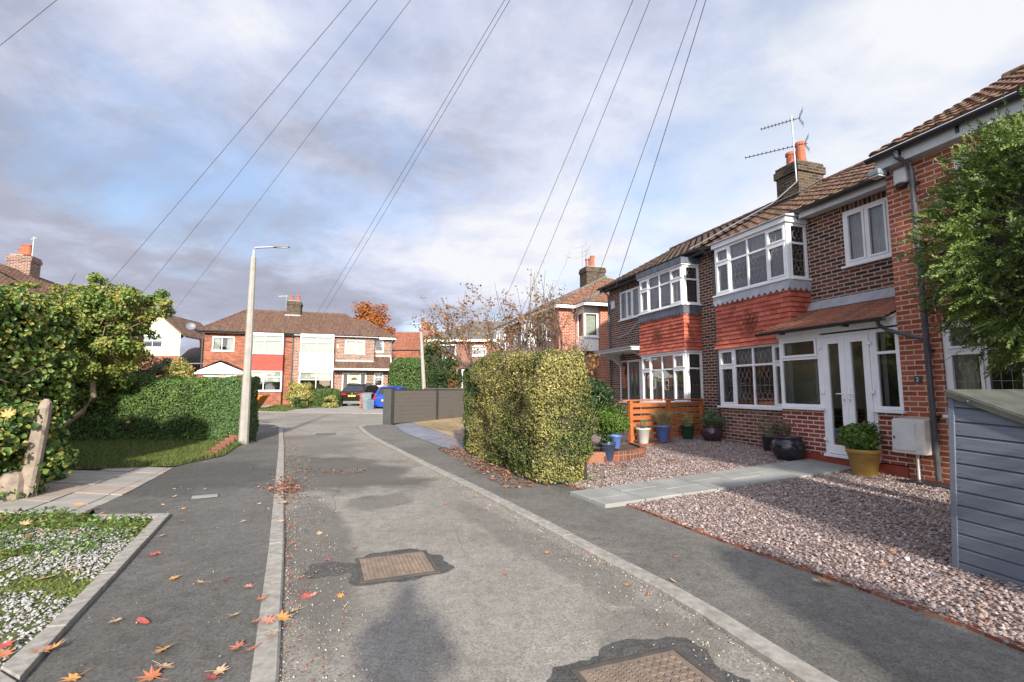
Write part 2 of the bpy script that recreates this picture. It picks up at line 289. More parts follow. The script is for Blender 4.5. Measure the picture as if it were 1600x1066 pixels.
    A['greygreen']=leafmat('grey_green_leaves',[(.13,.17,.09),(.20,.24,.14),(.08,.12,.05)],.6)
    A['tuft']=leafmat('dry_grass',[(.42,.33,.17),(.34,.28,.14),(.26,.26,.10)],.6)
    A['litter']=leafmat('leaf_litter',[(.22,.08,.045),(.16,.06,.04),(.30,.15,.08),(.11,.065,.045),(.34,.22,.13),(.20,.055,.045)],.7,trans=.1)
    A['grit']=leafmat('road_grit',[(.42,.38,.30),(.25,.22,.18),(.55,.50,.40),(.32,.18,.09)],.8,trans=0)
    for i,c in enumerate([((.42,.16,.07),(.34,.10,.05)),((.40,.09,.065),(.28,.04,.035)),((.48,.33,.20),(.40,.24,.13)),((.50,.28,.08),(.44,.17,.05)),((.40,.15,.08),(.30,.10,.06)),((.55,.24,.17),(.42,.14,.10))]):
        A['leaf%d'%i]=simple('fallen_leaf_%s'%['orange','red','tan','amber','brown','pink'][i],c[0],c[1],18,.6,.3,.002)
    A['shed']=woodgrain('blue_grey_paint',(.10,.115,.145),(.14,.155,.185))
    A['felt']=simple('mossy_roof_felt',(.04,.043,.036),(.07,.073,.058),6,.95,.4,.003,detail=8)
    A['orangewood']=simple('orange_stained_wood',(.42,.13,.035),(.32,.09,.025),6,.6,.3,.003,detail=8)
    A['composite']=woodgrain('grey_composite_board',(.07,.062,.053),(.105,.093,.082))
    A['fencemetal']=simple('anthracite_metal',(.028,.027,.026),(.038,.036,.035),4,.5)
    A['pot_blue']=simple('blue_glaze',(.12,.20,.46),(.09,.15,.38),6,.3,.05,.001)
    A['pot_navy']=simple('navy_glaze',(.03,.05,.10),(.05,.07,.12),6,.3)
    A['pot_green']=simple('green_glaze',(.02,.07,.04),(.015,.05,.03),6,.25)
    A['pot_black']=simple('black_glaze',(.018,.017,.022),(.03,.026,.035),5,.13,.05,.001)
    A['pot_purple']=simple('aubergine_glaze',(.04,.02,.028),(.06,.03,.04),5,.13)
    A['pot_mustard']=simple('mustard_glaze',(.36,.22,.055),(.27,.155,.035),7,.35,.1,.002)
    A['pot_white']=simple('pale_grey_pot',(.40,.39,.36),(.50,.49,.46),6,.7)
    A['meter']=simple('grubby_white_plastic',(.60,.57,.52),(.50,.475,.43),9,.6,.1,.002,detail=8)
    A['rubber']=simple('tyre_rubber',(.02,.02,.02),(.03,.03,.03),9,.9)
    A['rim']=simple('alloy',(.35,.36,.37),(.28,.29,.3),9,.35,0,metal=.8)
    A['carblack']=simple('black_car_paint',(.016,.014,.016),(.022,.018,.02),3,.15,0)
    A['carblue']=simple('blue_car_paint',(.02,.07,.42),(.02,.06,.38),3,.18,0)
    A['cargrey']=simple('grey_trim',(.16,.155,.15),(.13,.13,.125),5,.5)
    A['carglass']=simple('tinted_glass',(.02,.024,.026),(.03,.034,.036),1.5,.06,0,spec=.8)
    A['lens_red']=simple('red_lens',(.50,.02,.015),(.35,.015,.01),5,.2,0)
    A['plate']=simple('yellow_plate',(.75,.50,.03),(.70,.46,.03),5,.5,0)
    A['plate_ink']=simple('dark_ink',(.05,.045,.03),(.07,.06,.04),5,.6,0)
    A['skip']=simple('orange_skip_paint',(.62,.20,.02),(.48,.14,.02),4,.6,.3)
    A['greyplastic']=simple('grey_plastic',(.17,.20,.22),(.13,.15,.17),4,.5)
    A['bluedark']=simple('slate_blue_plastic',(.10,.15,.22),(.08,.12,.18),4,.5)
    A['skin']=simple('skin',(.45,.27,.19),(.42,.25,.17),9,.5,.05); A['coat']=simple('navy_coat',(.03,.035,.05),(.04,.045,.06),9,.8)
    A['cable']=simple('cable',(.20,.20,.22),(.16,.16,.18),9,.7,0)
    A['headlamp']=simple('lamp_head_grey',(.16,.165,.17),(.12,.125,.13),5,.5)
def woodgrain(name,c1,c2):
    m,nt,b=nodes(name); b.inputs['Roughness'].default_value=.8
    n=nd(nt,'ShaderNodeTexNoise',Scale=3,Detail=8,Roughness=.7); nt.links.new(coords(nt,'UV',(1,22,1)),n.inputs['Vector'])
    nt.links.new(cramp(nt,n.outputs[0],[(.35,c1),(.65,c2)]),b.inputs['Base Color']); bump(nt,b,n.outputs[0],.3,.003); return m
def gravelmat(name,cols,scale):
    m,nt,b=nodes(name); b.inputs['Roughness'].default_value=.85
    o=coords(nt); v=nd(nt,'ShaderNodeTexVoronoi',Scale=scale); nt.links.new(o,v.inputs['Vector'])
    bw=nt.nodes.new('ShaderNodeRGBToBW'); nt.links.new(v.outputs['Color'],bw.inputs[0]); n=len(cols)
    c=cramp(nt,bw.outputs[0],[(.2+.6*i/(n-1),x) for i,x in enumerate(cols)])
    c=mixc(nt,1.,c,cramp(nt,v.outputs['Distance'],[(.0,(1.15,)*3),(.55,(.8,)*3),(.8,(.4,)*3)]),'MULTIPLY')
    nt.links.new(c,b.inputs['Base Color']); bump(nt,b,v.outputs['Distance'],-1.0 if False else .9,.02); return m
setup_mats()
# ------------------------------------------------------------- object helpers
COL=sc.collection
def tag(o,label=None,cat=None,group=None,kind=None):
    if label: o['label']=label
    if cat: o['category']=cat
    if group: o['group']=group
    if kind: o['kind']=kind
    return o
def thing(name,label,cat,loc=(0,0,0),rz=0,group=None):
    o=bpy.data.objects.new(name,None); COL.objects.link(o); o.location=loc; o.rotation_euler=(0,0,rz); o.empty_display_size=.2
    return tag(o,label,cat,group)
class MB:
    def __init__(s,T=None): s.v=[]; s.f=[]; s.T=T
    def add(s,vs,fs):
        n=len(s.v)
        s.v+= [tuple(s.T@Vector(p)) for p in vs] if s.T is not None else [tuple(p) for p in vs]
        s.f+=[[i+n for i in f] for f in fs]
        return s
    def box(s,x0,x1,y0,y1,z0,z1):
        return s.add([(x0,y0,z0),(x1,y0,z0),(x1,y1,z0),(x0,y1,z0),(x0,y0,z1),(x1,y0,z1),(x1,y1,z1),(x0,y1,z1)],
                     [[0,3,2,1],[4,5,6,7],[0,1,5,4],[1,2,6,5],[2,3,7,6],[3,0,4,7]])
    def hexa(s,b,t): # bottom quad pts, top quad pts (ccw from above)
        return s.add(list(b)+list(t),[[3,2,1,0],[4,5,6,7],[0,1,5,4],[1,2,6,5],[2,3,7,6],[3,0,4,7]])
    def poly(s,pts): return s.add(pts,[list(range(len(pts)))])
    def prism(s,pts,vec): # polygon extruded by vec
        n=len(pts); v=Vector(vec); b=[tuple(Vector(p)+v) for p in pts]
        return s.add(list(pts)+b,[list(range(n)),list(range(2*n-1,n-1,-1))]+[[j,i,i+n,j+n] for i in range(n) for j in [(i+1)%n]])
    def tube(s,pts,r,n=8,cap=True):
        pts=[Vector(p) for p in pts]; rr=r if hasattr(r,'__len__') else [r]*len(pts); vs=[]; fs=[]
        for i,p in enumerate(pts):
            d=(pts[min(i+1,len(pts)-1)]-pts[max(i-1,0)]).normalized()
            a=Vector((0,0,1)) if abs(d.z)<.9 else Vector((1,0,0)); u=d.cross(a).normalized(); w_=d.cross(u)
            for k in range(n):
                t=2*math.pi*(k+.5)/n; vs.append(p+(u*math.cos(t)+w_*math.sin(t))*rr[i])
        for i in range(len(pts)-1):
            for k in range(n):
                k2=(k+1)%n; fs.append([i*n+k,i*n+k2,(i+1)*n+k2,(i+1)*n+k])
        if cap: fs.append(list(range(n))[::-1]); fs.append([len(vs)-n+k for k in range(n)])
        return s.add(vs,fs)
    def lathe(s,prof,c=(0,0,0),n=24,cap=True):
        vs=[(c[0]+r*math.cos(2*math.pi*k/n),c[1]+r*math.sin(2*math.pi*k/n),c[2]+z) for r,z in prof for k in range(n)]; fs=[]
        for i in range(len(prof)-1):
            for k in range(n): k2=(k+1)%n; fs.append([i*n+k,i*n+k2,(i+1)*n+k2,(i+1)*n+k])
        if cap: fs.append(list(range(n))[::-1]); fs.append([len(vs)-n+k for k in range(n)])
        return s.add(vs,fs)
    def build(s,name,mat,parent=None,smooth=False,bevel=0,loc=None):
        me=bpy.data.meshes.new(name); me.from_pydata(s.v,[],s.f); me.update()
        if len(me.polygons): 
            uv=me.uv_layers.new(name='UVMap').data
            for p in me.polygons:
                n=p.normal
                if abs(n.z)>.95: t=Vector((1,0,0)); b=Vector((0,1,0))
                else:
                    t=Vector((-n.y,n.x,0)).normalized(); b=n.cross(t)
                    if b.z<0: b=-b
                for li in p.loop_indices:
                    c=me.vertices[me.loops[li].vertex_index].co; uv[li].uv=(c.dot(t),c.dot(b) if abs(n.z)>.05 else c.z)
        o=bpy.data.objects.new(name,me); COL.objects.link(o)
        if mat is not None: me.materials.append(MAT[mat] if isinstance(mat,str) else mat)
        if smooth: me.polygons.foreach_set('use_smooth',[True]*len(me.polygons))
        if bevel:
            m=o.modifiers.new('bevel','BEVEL'); m.width=bevel; m.segments=2; m.limit_method='ANGLE'
        if parent is not None: o.parent=parent
        if loc: o.location=loc
        return o
def npmesh(name,V,Fc,mat,parent=None,smooth=False):
    V=np.asarray(V,dtype=np.float32); Fc=np.asarray(Fc,dtype=np.int32); k=Fc.shape[1]
    me=bpy.data.meshes.new(name); me.vertices.add(len(V)); me.vertices.foreach_set('co',V.ravel())
    me.loops.add(Fc.size); me.loops.foreach_set('vertex_index',Fc.ravel()); me.polygons.add(len(Fc))
    me.polygons.foreach_set('loop_start',np.arange(0,Fc.size,k,dtype=np.int32)); me.polygons.foreach_set('loop_total',np.full(len(Fc),k,dtype=np.int32))
    if smooth: me.polygons.foreach_set('use_smooth',np.ones(len(Fc),dtype=bool))
    me.update(calc_edges=True); me.materials.append(MAT[mat]); o=bpy.data.objects.new(name,me); COL.objects.link(o)
    if parent is not None: o.parent=parent
    return o
def unit(a): return a/np.maximum(np.linalg.norm(a,axis=1,keepdims=True),1e-6)
def leaves(name,P,Nrm,size,mat,parent=None,jit=.7,asp=.55,sv=.35,droop=0.,fold=.18):
    """P points, Nrm outward normals; one folded leaf (6 verts, 2 quads) per point"""
    n=len(P); P=np.asarray(P); Nr=unit(np.asarray(Nrm)+rs.normal(0,jit,(n,3)))
    a=rs.normal(0,1,(n,3)); a[:,2]-=droop; a=unit(a-Nr*np.sum(a*Nr,1,keepdims=True)); b=np.cross(Nr,a)
    s=(size*(1+rs.uniform(-sv,sv,n)))[:,None]
    base=P-a*s*.5; tip=P+a*s*.5; l1=P-a*s*.12+b*s*asp*.5+Nr*s*fold; r1=P-a*s*.12-b*s*asp*.5+Nr*s*fold
    l2=P+a*s*.22+b*s*asp*.36+Nr*s*fold; r2=P+a*s*.22-b*s*asp*.36+Nr*s*fold
    V=np.stack([base,l1,l2,tip,r2,r1],1).reshape(-1,3); i=np.arange(n)[:,None]*6
    Fc=np.concatenate([i+np.array([[0,3,2,1]]),i+np.array([[0,5,4,3]])],0)
    return npmesh(name,V,Fc,mat,parent)
def blades(name,P,h,mat,parent=None,lean=.35,wd=.006,outd=None):
    n=len(P); P=np.asarray(P); d=rs.normal(0,lean,(n,3)); d[:,2]=0
    if outd is not None: d+=outd
    hh=(h*(1+rs.uniform(-.4,.4,n)))[:,None]; sdv=rs.normal(0,1,(n,3)); sdv[:,2]=0; sdv=unit(sdv)*wd
    up=np.array([[0,0,1.]]); mid=P+up*hh*.6+d*hh*.35; tip=P+up*hh*.9+d*hh*1.0
    V=np.stack([P-sdv,P+sdv,mid+sdv*.8,mid-sdv*.8,tip],1).reshape(-1,3); i=np.arange(n)[:,None]*5
    return npmesh(name,V,np.concatenate([i+np.array([[0,1,2]]),i+np.array([[0,2,3]]),i+np.array([[3,2,4]])]),mat,parent)
def noise3(P,s,seed=0):
    r=np.random.RandomState(seed); out=np.zeros(len(P))
    for k in range(5):
        d=r.normal(0,1,3)*s*(1.5**k); out+=np.sin(P@d+r.uniform(0,6))/(1.35**k)
    return out/3.
def box_surface(n,x0,x1,y0,y1,z0,z1,faces='xXyYZ',rough=.06,seed=1,rnd_=.15,thick=.14):
    """random points on the skin of a box, with lumpy displacement and rounded edges"""
    A={'x':(y1-y0)*(z1-z0),'X':(y1-y0)*(z1-z0),'y':(x1-x0)*(z1-z0),'Y':(x1-x0)*(z1-z0),'Z':(x1-x0)*(y1-y0)}
    fs=list(faces); w_=np.array([A[f] for f in fs]); idx=rs.choice(len(fs),n,p=w_/w_.sum()); U=rs.rand(n,3)
    P=np.array([x0,y0,z0])+U*np.array([x1-x0,y1-y0,z1-z0]); Nn=np.zeros((n,3))
    for k,f in enumerate(fs):
        m=idx==k; ax={'x':0,'y':1,'z':2}[f.lower()]; P[m,ax]=(x0,y0,z0)[ax] if f.islower() else (x1,y1,z1)[ax]; Nn[m,ax]=-1 if f.islower() else 1
    c=np.array([(x0+x1)/2,(y0+y1)/2,(z0+z1)/2]); hs=np.array([(x1-x0)/2,(y1-y0)/2,(z1-z0)/2])
    q=(P-c); inner=np.clip(q,-(hs-rnd_),(hs-rnd_)); inner[:,2]=np.where(q[:,2]<0,q[:,2],inner[:,2]); d=q-inner; dl=np.linalg.norm(d,axis=1,keepdims=True); d=d/np.maximum(dl,1e-6)
    P=c+inner+d*rnd_; Nn=np.where(dl>.001,d,Nn)
    disp=noise3(P,2.2,seed)*rough+noise3(P,7,seed+5)*rough*.45-np.abs(rs.normal(0,thick*.5,n))
    return P+Nn*disp[:,None],Nn
def hedge(name,label,cat,cx,cy,z,rz,L,D,Ht,mat,n,size,faces='xXyYZ',rough=.06,seed=1,core=True,group=None,rnd_=.15,thick=.14,asp=.6,extra_twigs=0):
    t=thing(name,label,cat,(cx,cy,z),rz,group)
    P,Nn=box_surface(n,-L/2,L/2,-D/2,D/2,0.02,Ht,faces,rough,seed,rnd_,thick)
    leaves('foliage',P,Nn,size,mat,t,asp=asp)
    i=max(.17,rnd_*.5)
    m=MB(); m.box(-L/2+i,L/2-i,-D/2+i,D/2-i,0,Ht-i); m.build('twigs','core',t)  # solid dark box within the leaves, added to block light
    if extra_twigs:
        tw=MB()
        P,Nn=box_surface(extra_twigs,-L/2,L/2,-D/2,D/2,0.1,Ht,faces,rough,seed,rnd_,.1)
        for p,nn in zip(P,Nn):
            p=Vector(p); d=Vector((rnd.gauss(0,.5),rnd.gauss(0,.3),rnd.uniform(.2,1)))+Vector(nn)*.25; d.normalize(); q=rnd.uniform(.15,.4)
            tw.tube([p-Vector(nn)*.05,p+d*q*.5+Vector((0,0,.01)),p+d*q],[.005,.004,.002],4,False)
        tw.build('stem','twig',t)
    return t
def crown_points(n,c,r,clumps=40,cr=.35,seed=3,shell=.55):
    q=np.random.RandomState(seed); d=unit(q.normal(0,1,(clumps,3))); rad=(shell+(1-shell)*q.rand(clumps))[:,None]
    C=np.array(c)+d*rad*np.array(r); idx=rs.randint(0,clumps,n); dd=unit(rs.normal(0,1,(n,3))); sz=(cr*(.7+.6*q.rand(clumps)))[idx][:,None]
    P=C[idx]+dd*sz*(rs.rand(n,1)**.45)*np.array([1,1,.75]); Nn=unit((P-np.array(c))/np.array(r)**2*1.0+dd*.6); return P,Nn,C
def sheet(name,outline,dz,mat,kind='structure',zf=None,parent=None,follow=True,cuts=()):
    """flat polygon laid on the ground; follows the gentle rise of the street"""
    bm=bmesh.new(); vs=[bm.verts.new((p[0],p[1],0)) for p in outline]; f=bm.faces.new(vs)
    if f.normal.z<0 or True:
        f.normal_update()
        if f.normal.z<0: f.normal_flip()
    for yy in (15,42)+tuple(cuts):
        g=bm.verts[:]+bm.edges[:]+bm.faces[:]; bmesh.ops.bisect_plane(bm,geom=g,plane_co=(0,yy,0),plane_no=(0,1,0))
    bmesh.ops.triangulate(bm,faces=bm.faces[:])
    for v in bm.verts: v.co.z=(zf(v.co.x,v.co.y) if zf else hgt(v.co.y))+dz
    me=bpy.data.meshes.new(name); bm.to_mesh(me); bm.free(); uv=me.uv_layers.new(name='UVMap').data
    for l in me.loops: c=me.vertices[l.vertex_index].co; uv[l.index].uv=(c.x,c.y)
    me.materials.append(MAT[mat]); o=bpy.data.objects.new(name,me); COL.objects.link(o); o.parent=parent
    if kind: o['kind']=kind
    return o
def in_poly(P,poly):
    x,y=P[:,0],P[:,1]; r=np.zeros(len(P),bool); n=len(poly)
    for i in range(n):
        x0,y0=poly[i][:2]; x1,y1=poly[(i+1)%n][:2]
        c=((y0>y)!=(y1>y))&(x<(x1-x0)*(y-y0)/((y1-y0) or 1e-9)+x0); r^=c
    return r
def scatter(poly,n):
    a=np.array([p[:2] for p in poly]); lo,hi=a.min(0),a.max(0); P=lo+rs.rand(int(n),2)*(hi-lo); return P[in_poly(P,poly)]
# ------------------------------------------------------------- building kit (local frames: front faces -y)
def frameT(ox,oy,ang): return Matrix.Translation((ox,oy,0))@Matrix.Rotation(ang,4,'Z')
def wall(name,x0,x1,z0,z1,holes,mat,parent,T=None,rev=.09,y=0,top=None):
    """one brick sheet with real openings and their reveals; top = optional extra polygon points (gable)"""
    m=MB(T); xs=sorted({x0,x1}|{h[0] for h in holes}|{h[1] for h in holes}); zs=sorted({z0,z1}|{h[2] for h in holes}|{h[3] for h in holes})
    xs=[v for v in xs if x0<=v<=x1]; zs=[v for v in zs if z0<=v<=z1]
    for i in range(len(xs)-1):
        for j in range(len(zs)-1):
            cx,cz=(xs[i]+xs[i+1])/2,(zs[j]+zs[j+1])/2
            if any(h[0]<cx<h[1] and h[2]<cz<h[3] for h in holes): continue
            m.poly([(xs[i],y,zs[j]),(xs[i+1],y,zs[j]),(xs[i+1],y,zs[j+1]),(xs[i],y,zs[j+1])])
    for a,b,c,d in holes:
        m.poly([(a,y,c),(a,y,d),(a,y+rev,d),(a,y+rev,c)]); m.poly([(b,y,d),(b,y,c),(b,y+rev,c),(b,y+rev,d)])
        m.poly([(a,y,d),(b,y,d),(b,y+rev,d),(a,y+rev,d)]); m.poly([(b,y,c),(a,y,c),(a,y+rev,c),(b,y+rev,c)])
    if top: m.poly(top)
    return m.build(name,mat,parent)
def window(parent,x0,x1,z0,z1,y,cols,transom=None,T=None,lead=False,curtain=None,sill=.05,room=1.1,fw=.055,mat='white',open_=(),roomw=None,vent=False,lw=.005,sillmat=None,rm=True,d=.06):
    """frame (the window) > pane, leading, curtain, sill. cols = relative widths; open_ = indices with an opening sash"""
    m=MB(T); g=MB(T); l=MB(T); yb=y+d
    m.box(x0,x0+fw,y,yb,z0,z1); m.box(x1-fw,x1,y,yb,z0,z1); m.box(x0+fw,x1-fw,y+.001,yb,z1-fw,z1); m.box(x0+fw,x1-fw,y+.001,yb,z0,z0+fw)
    ix0,ix1,iz0,iz1=x0+fw,x1-fw,z0+fw,z1-fw; tot=sum(cols); xx=[ix0]
    for c in cols: xx.append(xx[-1]+(ix1-ix0)*c/tot)
    mw=.022
    rows=[(iz0,iz1)] if transom is None else [(iz0,iz0+(iz1-iz0)*transom),(iz0+(iz1-iz0)*transom,iz1)]
    for i in range(1,len(cols)): m.box(xx[i]-mw,xx[i]+mw,y+.003,yb-.003,iz0,iz1)
    for i in range(len(cols)):
        a=xx[i]+(mw if i else 0); b=xx[i+1]-(mw if i<len(cols)-1 else 0)
        if transom is not None: m.box(a,b,y+.005,yb-.005,rows[0][1]-mw,rows[0][1]+mw)
        for r,(c,e) in enumerate(rows):
            c_=c+(mw if r else 0); e_=e-(mw if (transom is not None and r==0) else 0)
            if i in open_:
                s=.042
                m.box(a+.004,a+s,y-.014,y+.03,c_+.004,e_-.004); m.box(b-s,b-.004,y-.014,y+.03,c_+.004,e_-.004); m.box(a+s,b-s,y-.013,y+.03,e_-s,e_-.004); m.box(a+s,b-s,y-.013,y+.03,c_+.004,c_+s)
                ga,gb,gc,ge=a+s,b-s,c_+s,e_-s
            else: ga,gb,gc,ge=a,b,c_,e_
            g.poly([(ga,y+.028,gc),(gb,y+.028,gc),(gb,y+.028,ge),(ga,y+.028,ge)])
            if lead:
                W_=gb-ga; Hh=ge-gc; ly=y+.024; k=max(2,int(round(W_/.115)))
                def seg(p,q):
                    p=Vector((p[0],0,p[1])); q=Vector((q[0],0,q[1])); dd=(q-p); 
                    if dd.length<1e-4: return
                    nn=Vector((-dd.z,0,dd.x)).normalized()*lw*.5
                    l.poly([(p+nn)[:1]+(ly,)+((p+nn).z,),(q+nn)[:1]+(ly,)+((q+nn).z,),(q-nn)[:1]+(ly,)+((q-nn).z,),(p-nn)[:1]+(ly,)+((p-nn).z,)])
                am=W_/k*.5
                if Hh>.5: zz=[0,.12,.20,.26,.34,.42,.58,.66,.74,.80,.88,1]; sh=[0,0,1,1,0,0,0,0,1,1,0,0]
                else: zz=[0,.2,.4,.6,.8,1]; sh=[0,0,1,1,0,0]
                for q in range(k+1):
                    if 0<q<k:
                        sg=1 if q%2 else -1
                        pts=[(ga+W_*q/k+sg*am*s_*.9,gc+Hh*z_) for z_,s_ in zip(zz,sh)]
                        for p_,q_ in zip(pts,pts[1:]): seg(p_,q_)
                        pts=[(ga+W_*q/k-sg*am*s_*.9,gc+Hh*z_) for z_,s_ in zip(zz,sh)]
                        for p_,q_ in zip(pts,pts[1:]):
                            if abs(p_[0]-(ga+W_*q/k))>1e-4 or abs(q_[0]-(ga+W_*q/k))>1e-4: seg(p_,q_)
                if Hh>.5: seg((ga,gc+Hh*.5),(gb,gc+Hh*.5))
    fo=m.build('window',mat,parent); g.build('pane','glass',fo)
    if lead: l.build('leading','leading',fo)
    if sill: MB(T).box(x0-.04,x1+.04,y-sill-.03,y-.001,z0-.045,z0-.003).build('sill',sillmat or mat,fo,bevel=.006)
    if vent: MB(T).box((x0+x1)/2-.2,(x0+x1)/2+.2,y-.03,y-.014,z1-fw-.03,z1-fw-.012).build('trickle_vent',mat,fo)
    if rm:
        a,b=(x0,x1) if not roomw else roomw; q=MB(T); yy=y+d+.001; Y=yy+room
        q.poly([(a,Y,z0-.1),(b,Y,z0-.1),(b,Y,z1+.1),(a,Y,z1+.1)]); q.poly([(a,yy,z0-.1),(a,Y,z0-.1),(a,Y,z1+.1),(a,yy,z1+.1)]); q.poly([(b,Y,z0-.1),(b,yy,z0-.1),(b,yy,z1+.1),(b,Y,z1+.1)])
        q.poly([(a,yy,z1+.1),(a,Y,z1+.1),(b,Y,z1+.1),(b,yy,z1+.1)]); q.poly([(a,Y,z0-.1),(a,yy,z0-.1),(b,yy,z0-.1),(b,Y,z0-.1)]); q.build('interior','room',fo)
    if curtain:
        kind,fr=curtain[0],curtain[1:]; c=MB(T); cy=y+d+.07
        def pleat(a,b,zz0,zz1,amp=.018,wl=.09):
            n=max(2,int((b-a)/.015)); p=[(a+(b-a)*i/n,cy+amp*math.sin((a+(b-a)*i/n)/wl*6.283)) for i in range(n+1)]
            for (p0,q0),(p1,q1) in zip(p,p[1:]): c.poly([(p0,q0,zz0),(p1,q1,zz0),(p1,q1,zz1),(p0,q0,zz1)])
        if kind=='net':
            pleat(ix0,ix1,iz0+(iz1-iz0)*(1-fr[0]),iz1); c.build('curtain','curtain',fo)
        elif kind=='sides':
            wd=(ix1-ix0)*fr[0]; pleat(ix0,ix0+wd,iz0,iz1,.025); pleat(ix1-wd,ix1,iz0,iz1,.025); c.build('curtain','curtain',fo)
        elif kind=='blind':
            zt=iz1; zb=iz1-(iz1-iz0)*fr[0]; n=max(2,int((zt-zb)/.06))
            for i in range(n): a_=zb+(zt-zb)*i/n; b_=zb+(zt-zb)*(i+1)/n; c.poly([(ix0,cy,a_),(ix1,cy,a_),(ix1,cy+.015,b_-.006),(ix0,cy+.015,b_-.006)])
            c.build('blind','blind',fo)
    return fo
def roof_plane(m,A,B,C,D,ch=.30,tw=.30,amp=.022,lip=.028,sub=6):
    """tiled slope: A->B eave (left to right), D->C top edge (left to right). Real courses and tile rolls."""
    A,B,C,D=[Vector(p) for p in (A,B,C,D)]; ev=(B-A).normalized(); n=ev.cross(D-A) if (D-A).length>.01 else ev.cross(C-B)
    if (C-A).length>0: n=ev.cross(C-A+D-A)
    n.normalize(); 
    if n.z<0: n=-n
    up=n.cross(ev); 
    if up.z<0: up=-up
    Lv=max((D-A).dot(up),(C-B).dot(up)); nr=max(1,int(round(Lv/ch))); st=tw/sub
    def edge(P,Q,v): t=v/Lv; return (P+(Q-P)*t-A).dot(ev)
    def wv(u):
        t=(u/tw)%1.; return amp*(max(0,math.sin(t*2*math.pi)) if t<.5 else -.15*math.sin((t-.5)*2*math.pi))
    for r in range(nr):
        v0,v1=Lv*r/nr,Lv*(r+1)/nr; l0,r0,l1,r1=edge(A,D,v0),edge(B,C,v0),edge(A,D,v1),edge(B,C,v1)
        a,b=min(l0,l1),max(r0,r1); k0=int(math.floor(a/st)); k1=int(math.ceil(b/st)); vs=[]; 
        for k in range(k0,k1+1):
            u=k*st; ua=min(max(u,l0),r0); ub=min(max(u,l1),r1)
            vs+= [A+ev*ua+up*v0, A+ev*ua+up*v0+n*(lip+wv(ua)), A+ev*ub+up*(v1)+n*(.004+wv(ub))]
        fs=[]
        for i in range(k1-k0):
            o=i*3; fs.append([o,o+3,o+4,o+1]); fs.append([o+1,o+4,o+5,o+2])
        m.add(vs,fs)
    return m
def ridge_caps(m,A,B,r=.11,L=.45):
    A,B=Vector(A),Vector(B); d=B-A; n=max(1,int(d.length/L)); 
    for i in range(n):
        a=A+d*i/n; b=A+d*((i+1)/n); b=b-(b-a)*.03; m.tube([a,b],[r,r*.93],10,True)
def gutter(parent,A,B,r=.06,mat='black',brk=0):
    m=MB(); A,B=Vector(A),Vector(B); d=(B-A).normalized(); side=d.cross(Vector((0,0,1))).normalized(); vs=[];fs=[]
    for k in range(9):
        t=math.pi*k/8; o=side*math.cos(t)*r-Vector((0,0,1))*math.sin(t)*r
        vs+=[A+o,B+o]
    for k in range(9):
        t=math.pi*(8-k)/8; o=side*math.cos(t)*(r-.008)-Vector((0,0,1))*math.sin(t)*(r-.008); vs+=[A+o,B+o]
    nn=18
    for k in range(nn): j=(k+1)%nn; fs.append([2*k,2*j,2*j+1,2*k+1])
    fs.append([2*k for k in range(nn)][::-1]); fs.append([2*k+1 for k in range(nn)]); m.add(vs,fs)
    if brk:
        n=int((B-A).length/brk)
        for i in range(n):
            p=A+(B-A)*((i+.5)/n); m.box(p.x-.03,p.x+.03,p.y-r-.006,p.y+r,p.z-r-.025,p.z-r+.005) if abs(d.x)>.7 else None
    return m.build('gutter',mat,parent)
def pipe(parent,pts,r=.034,mat='pipe',clips=()):
    m=MB(); m.tube(pts,r,10)
    for z in clips: p=pts[-1]; m.tube([(p[0],p[1],z-.025),(p[0],p[1],z+.025)],r*1.35,10)
    return m.build('downpipe',mat,parent,smooth=False)
def chimney(parent,x0,x1,y0,y1,z0,z1,pots,mat='soot',pr=.11,ph=.42,corb=True,name='chimney'):
    m=MB(); m.box(x0,x1,y0,y1,z0,z1-.30)
    if corb: m.box(x0-.045,x1+.045,y0-.045,y1+.045,z1-.30,z1-.10); m.box(x0-.01,x1+.01,y0-.01,y1+.01,z1-.10,z1)
    else: m.box(x0-.02,x1+.02,y0-.02,y1+.02,z1-.3,z1)
    c=m.build(name,mat,parent)
    MB().box(x0+.05,x1-.05,y0+.05,y1-.05,z1,z1+.05).build('mortar_cap','concrete',c,bevel=.02)
    for (px_,py_,k) in pots:
        MB().lathe([(pr*1.15,0),(pr*1.2,.05),(pr,.08),(pr*.92,ph*k-.1),(pr*1.12,ph*k-.09),(pr*1.12,ph*k-.02),(pr*.95,ph*k),(pr*.75,ph*k),(pr*.7,ph*k-.1)],(px_,py_,z1+.03),14).build('chimney_pot','pot_clay',c)
    return c
def yagi(m,mast_top,dirv,L,n,el=.22,refl=True):
    p=Vector(mast_top); d=Vector(dirv).normalized(); s=d.cross(Vector((0,0,1))).normalized(); m.tube([p-d*L*.22,p+d*L*.78],.012,6)
    for i in range(n): q=p-d*L*.05+d*L*.82*i/(n-1); m.tube([q-s*el*.5,q+s*el*.5],.006,4); m.box(q.x-.012,q.x+.012,q.y-.012,q.y+.012,q.z-.01,q.z+.03)
    if refl:
        b=p-d*L*.17
        for sg in (-1,1):
            e=b+Vector((0,0,sg*.2))-d*.1; m.tube([b,e],.009,5)
            for k in range(4): q=b+(e-b)*(k+1)/4; m.tube([q-s*.16,q+s*.16],.005,4)
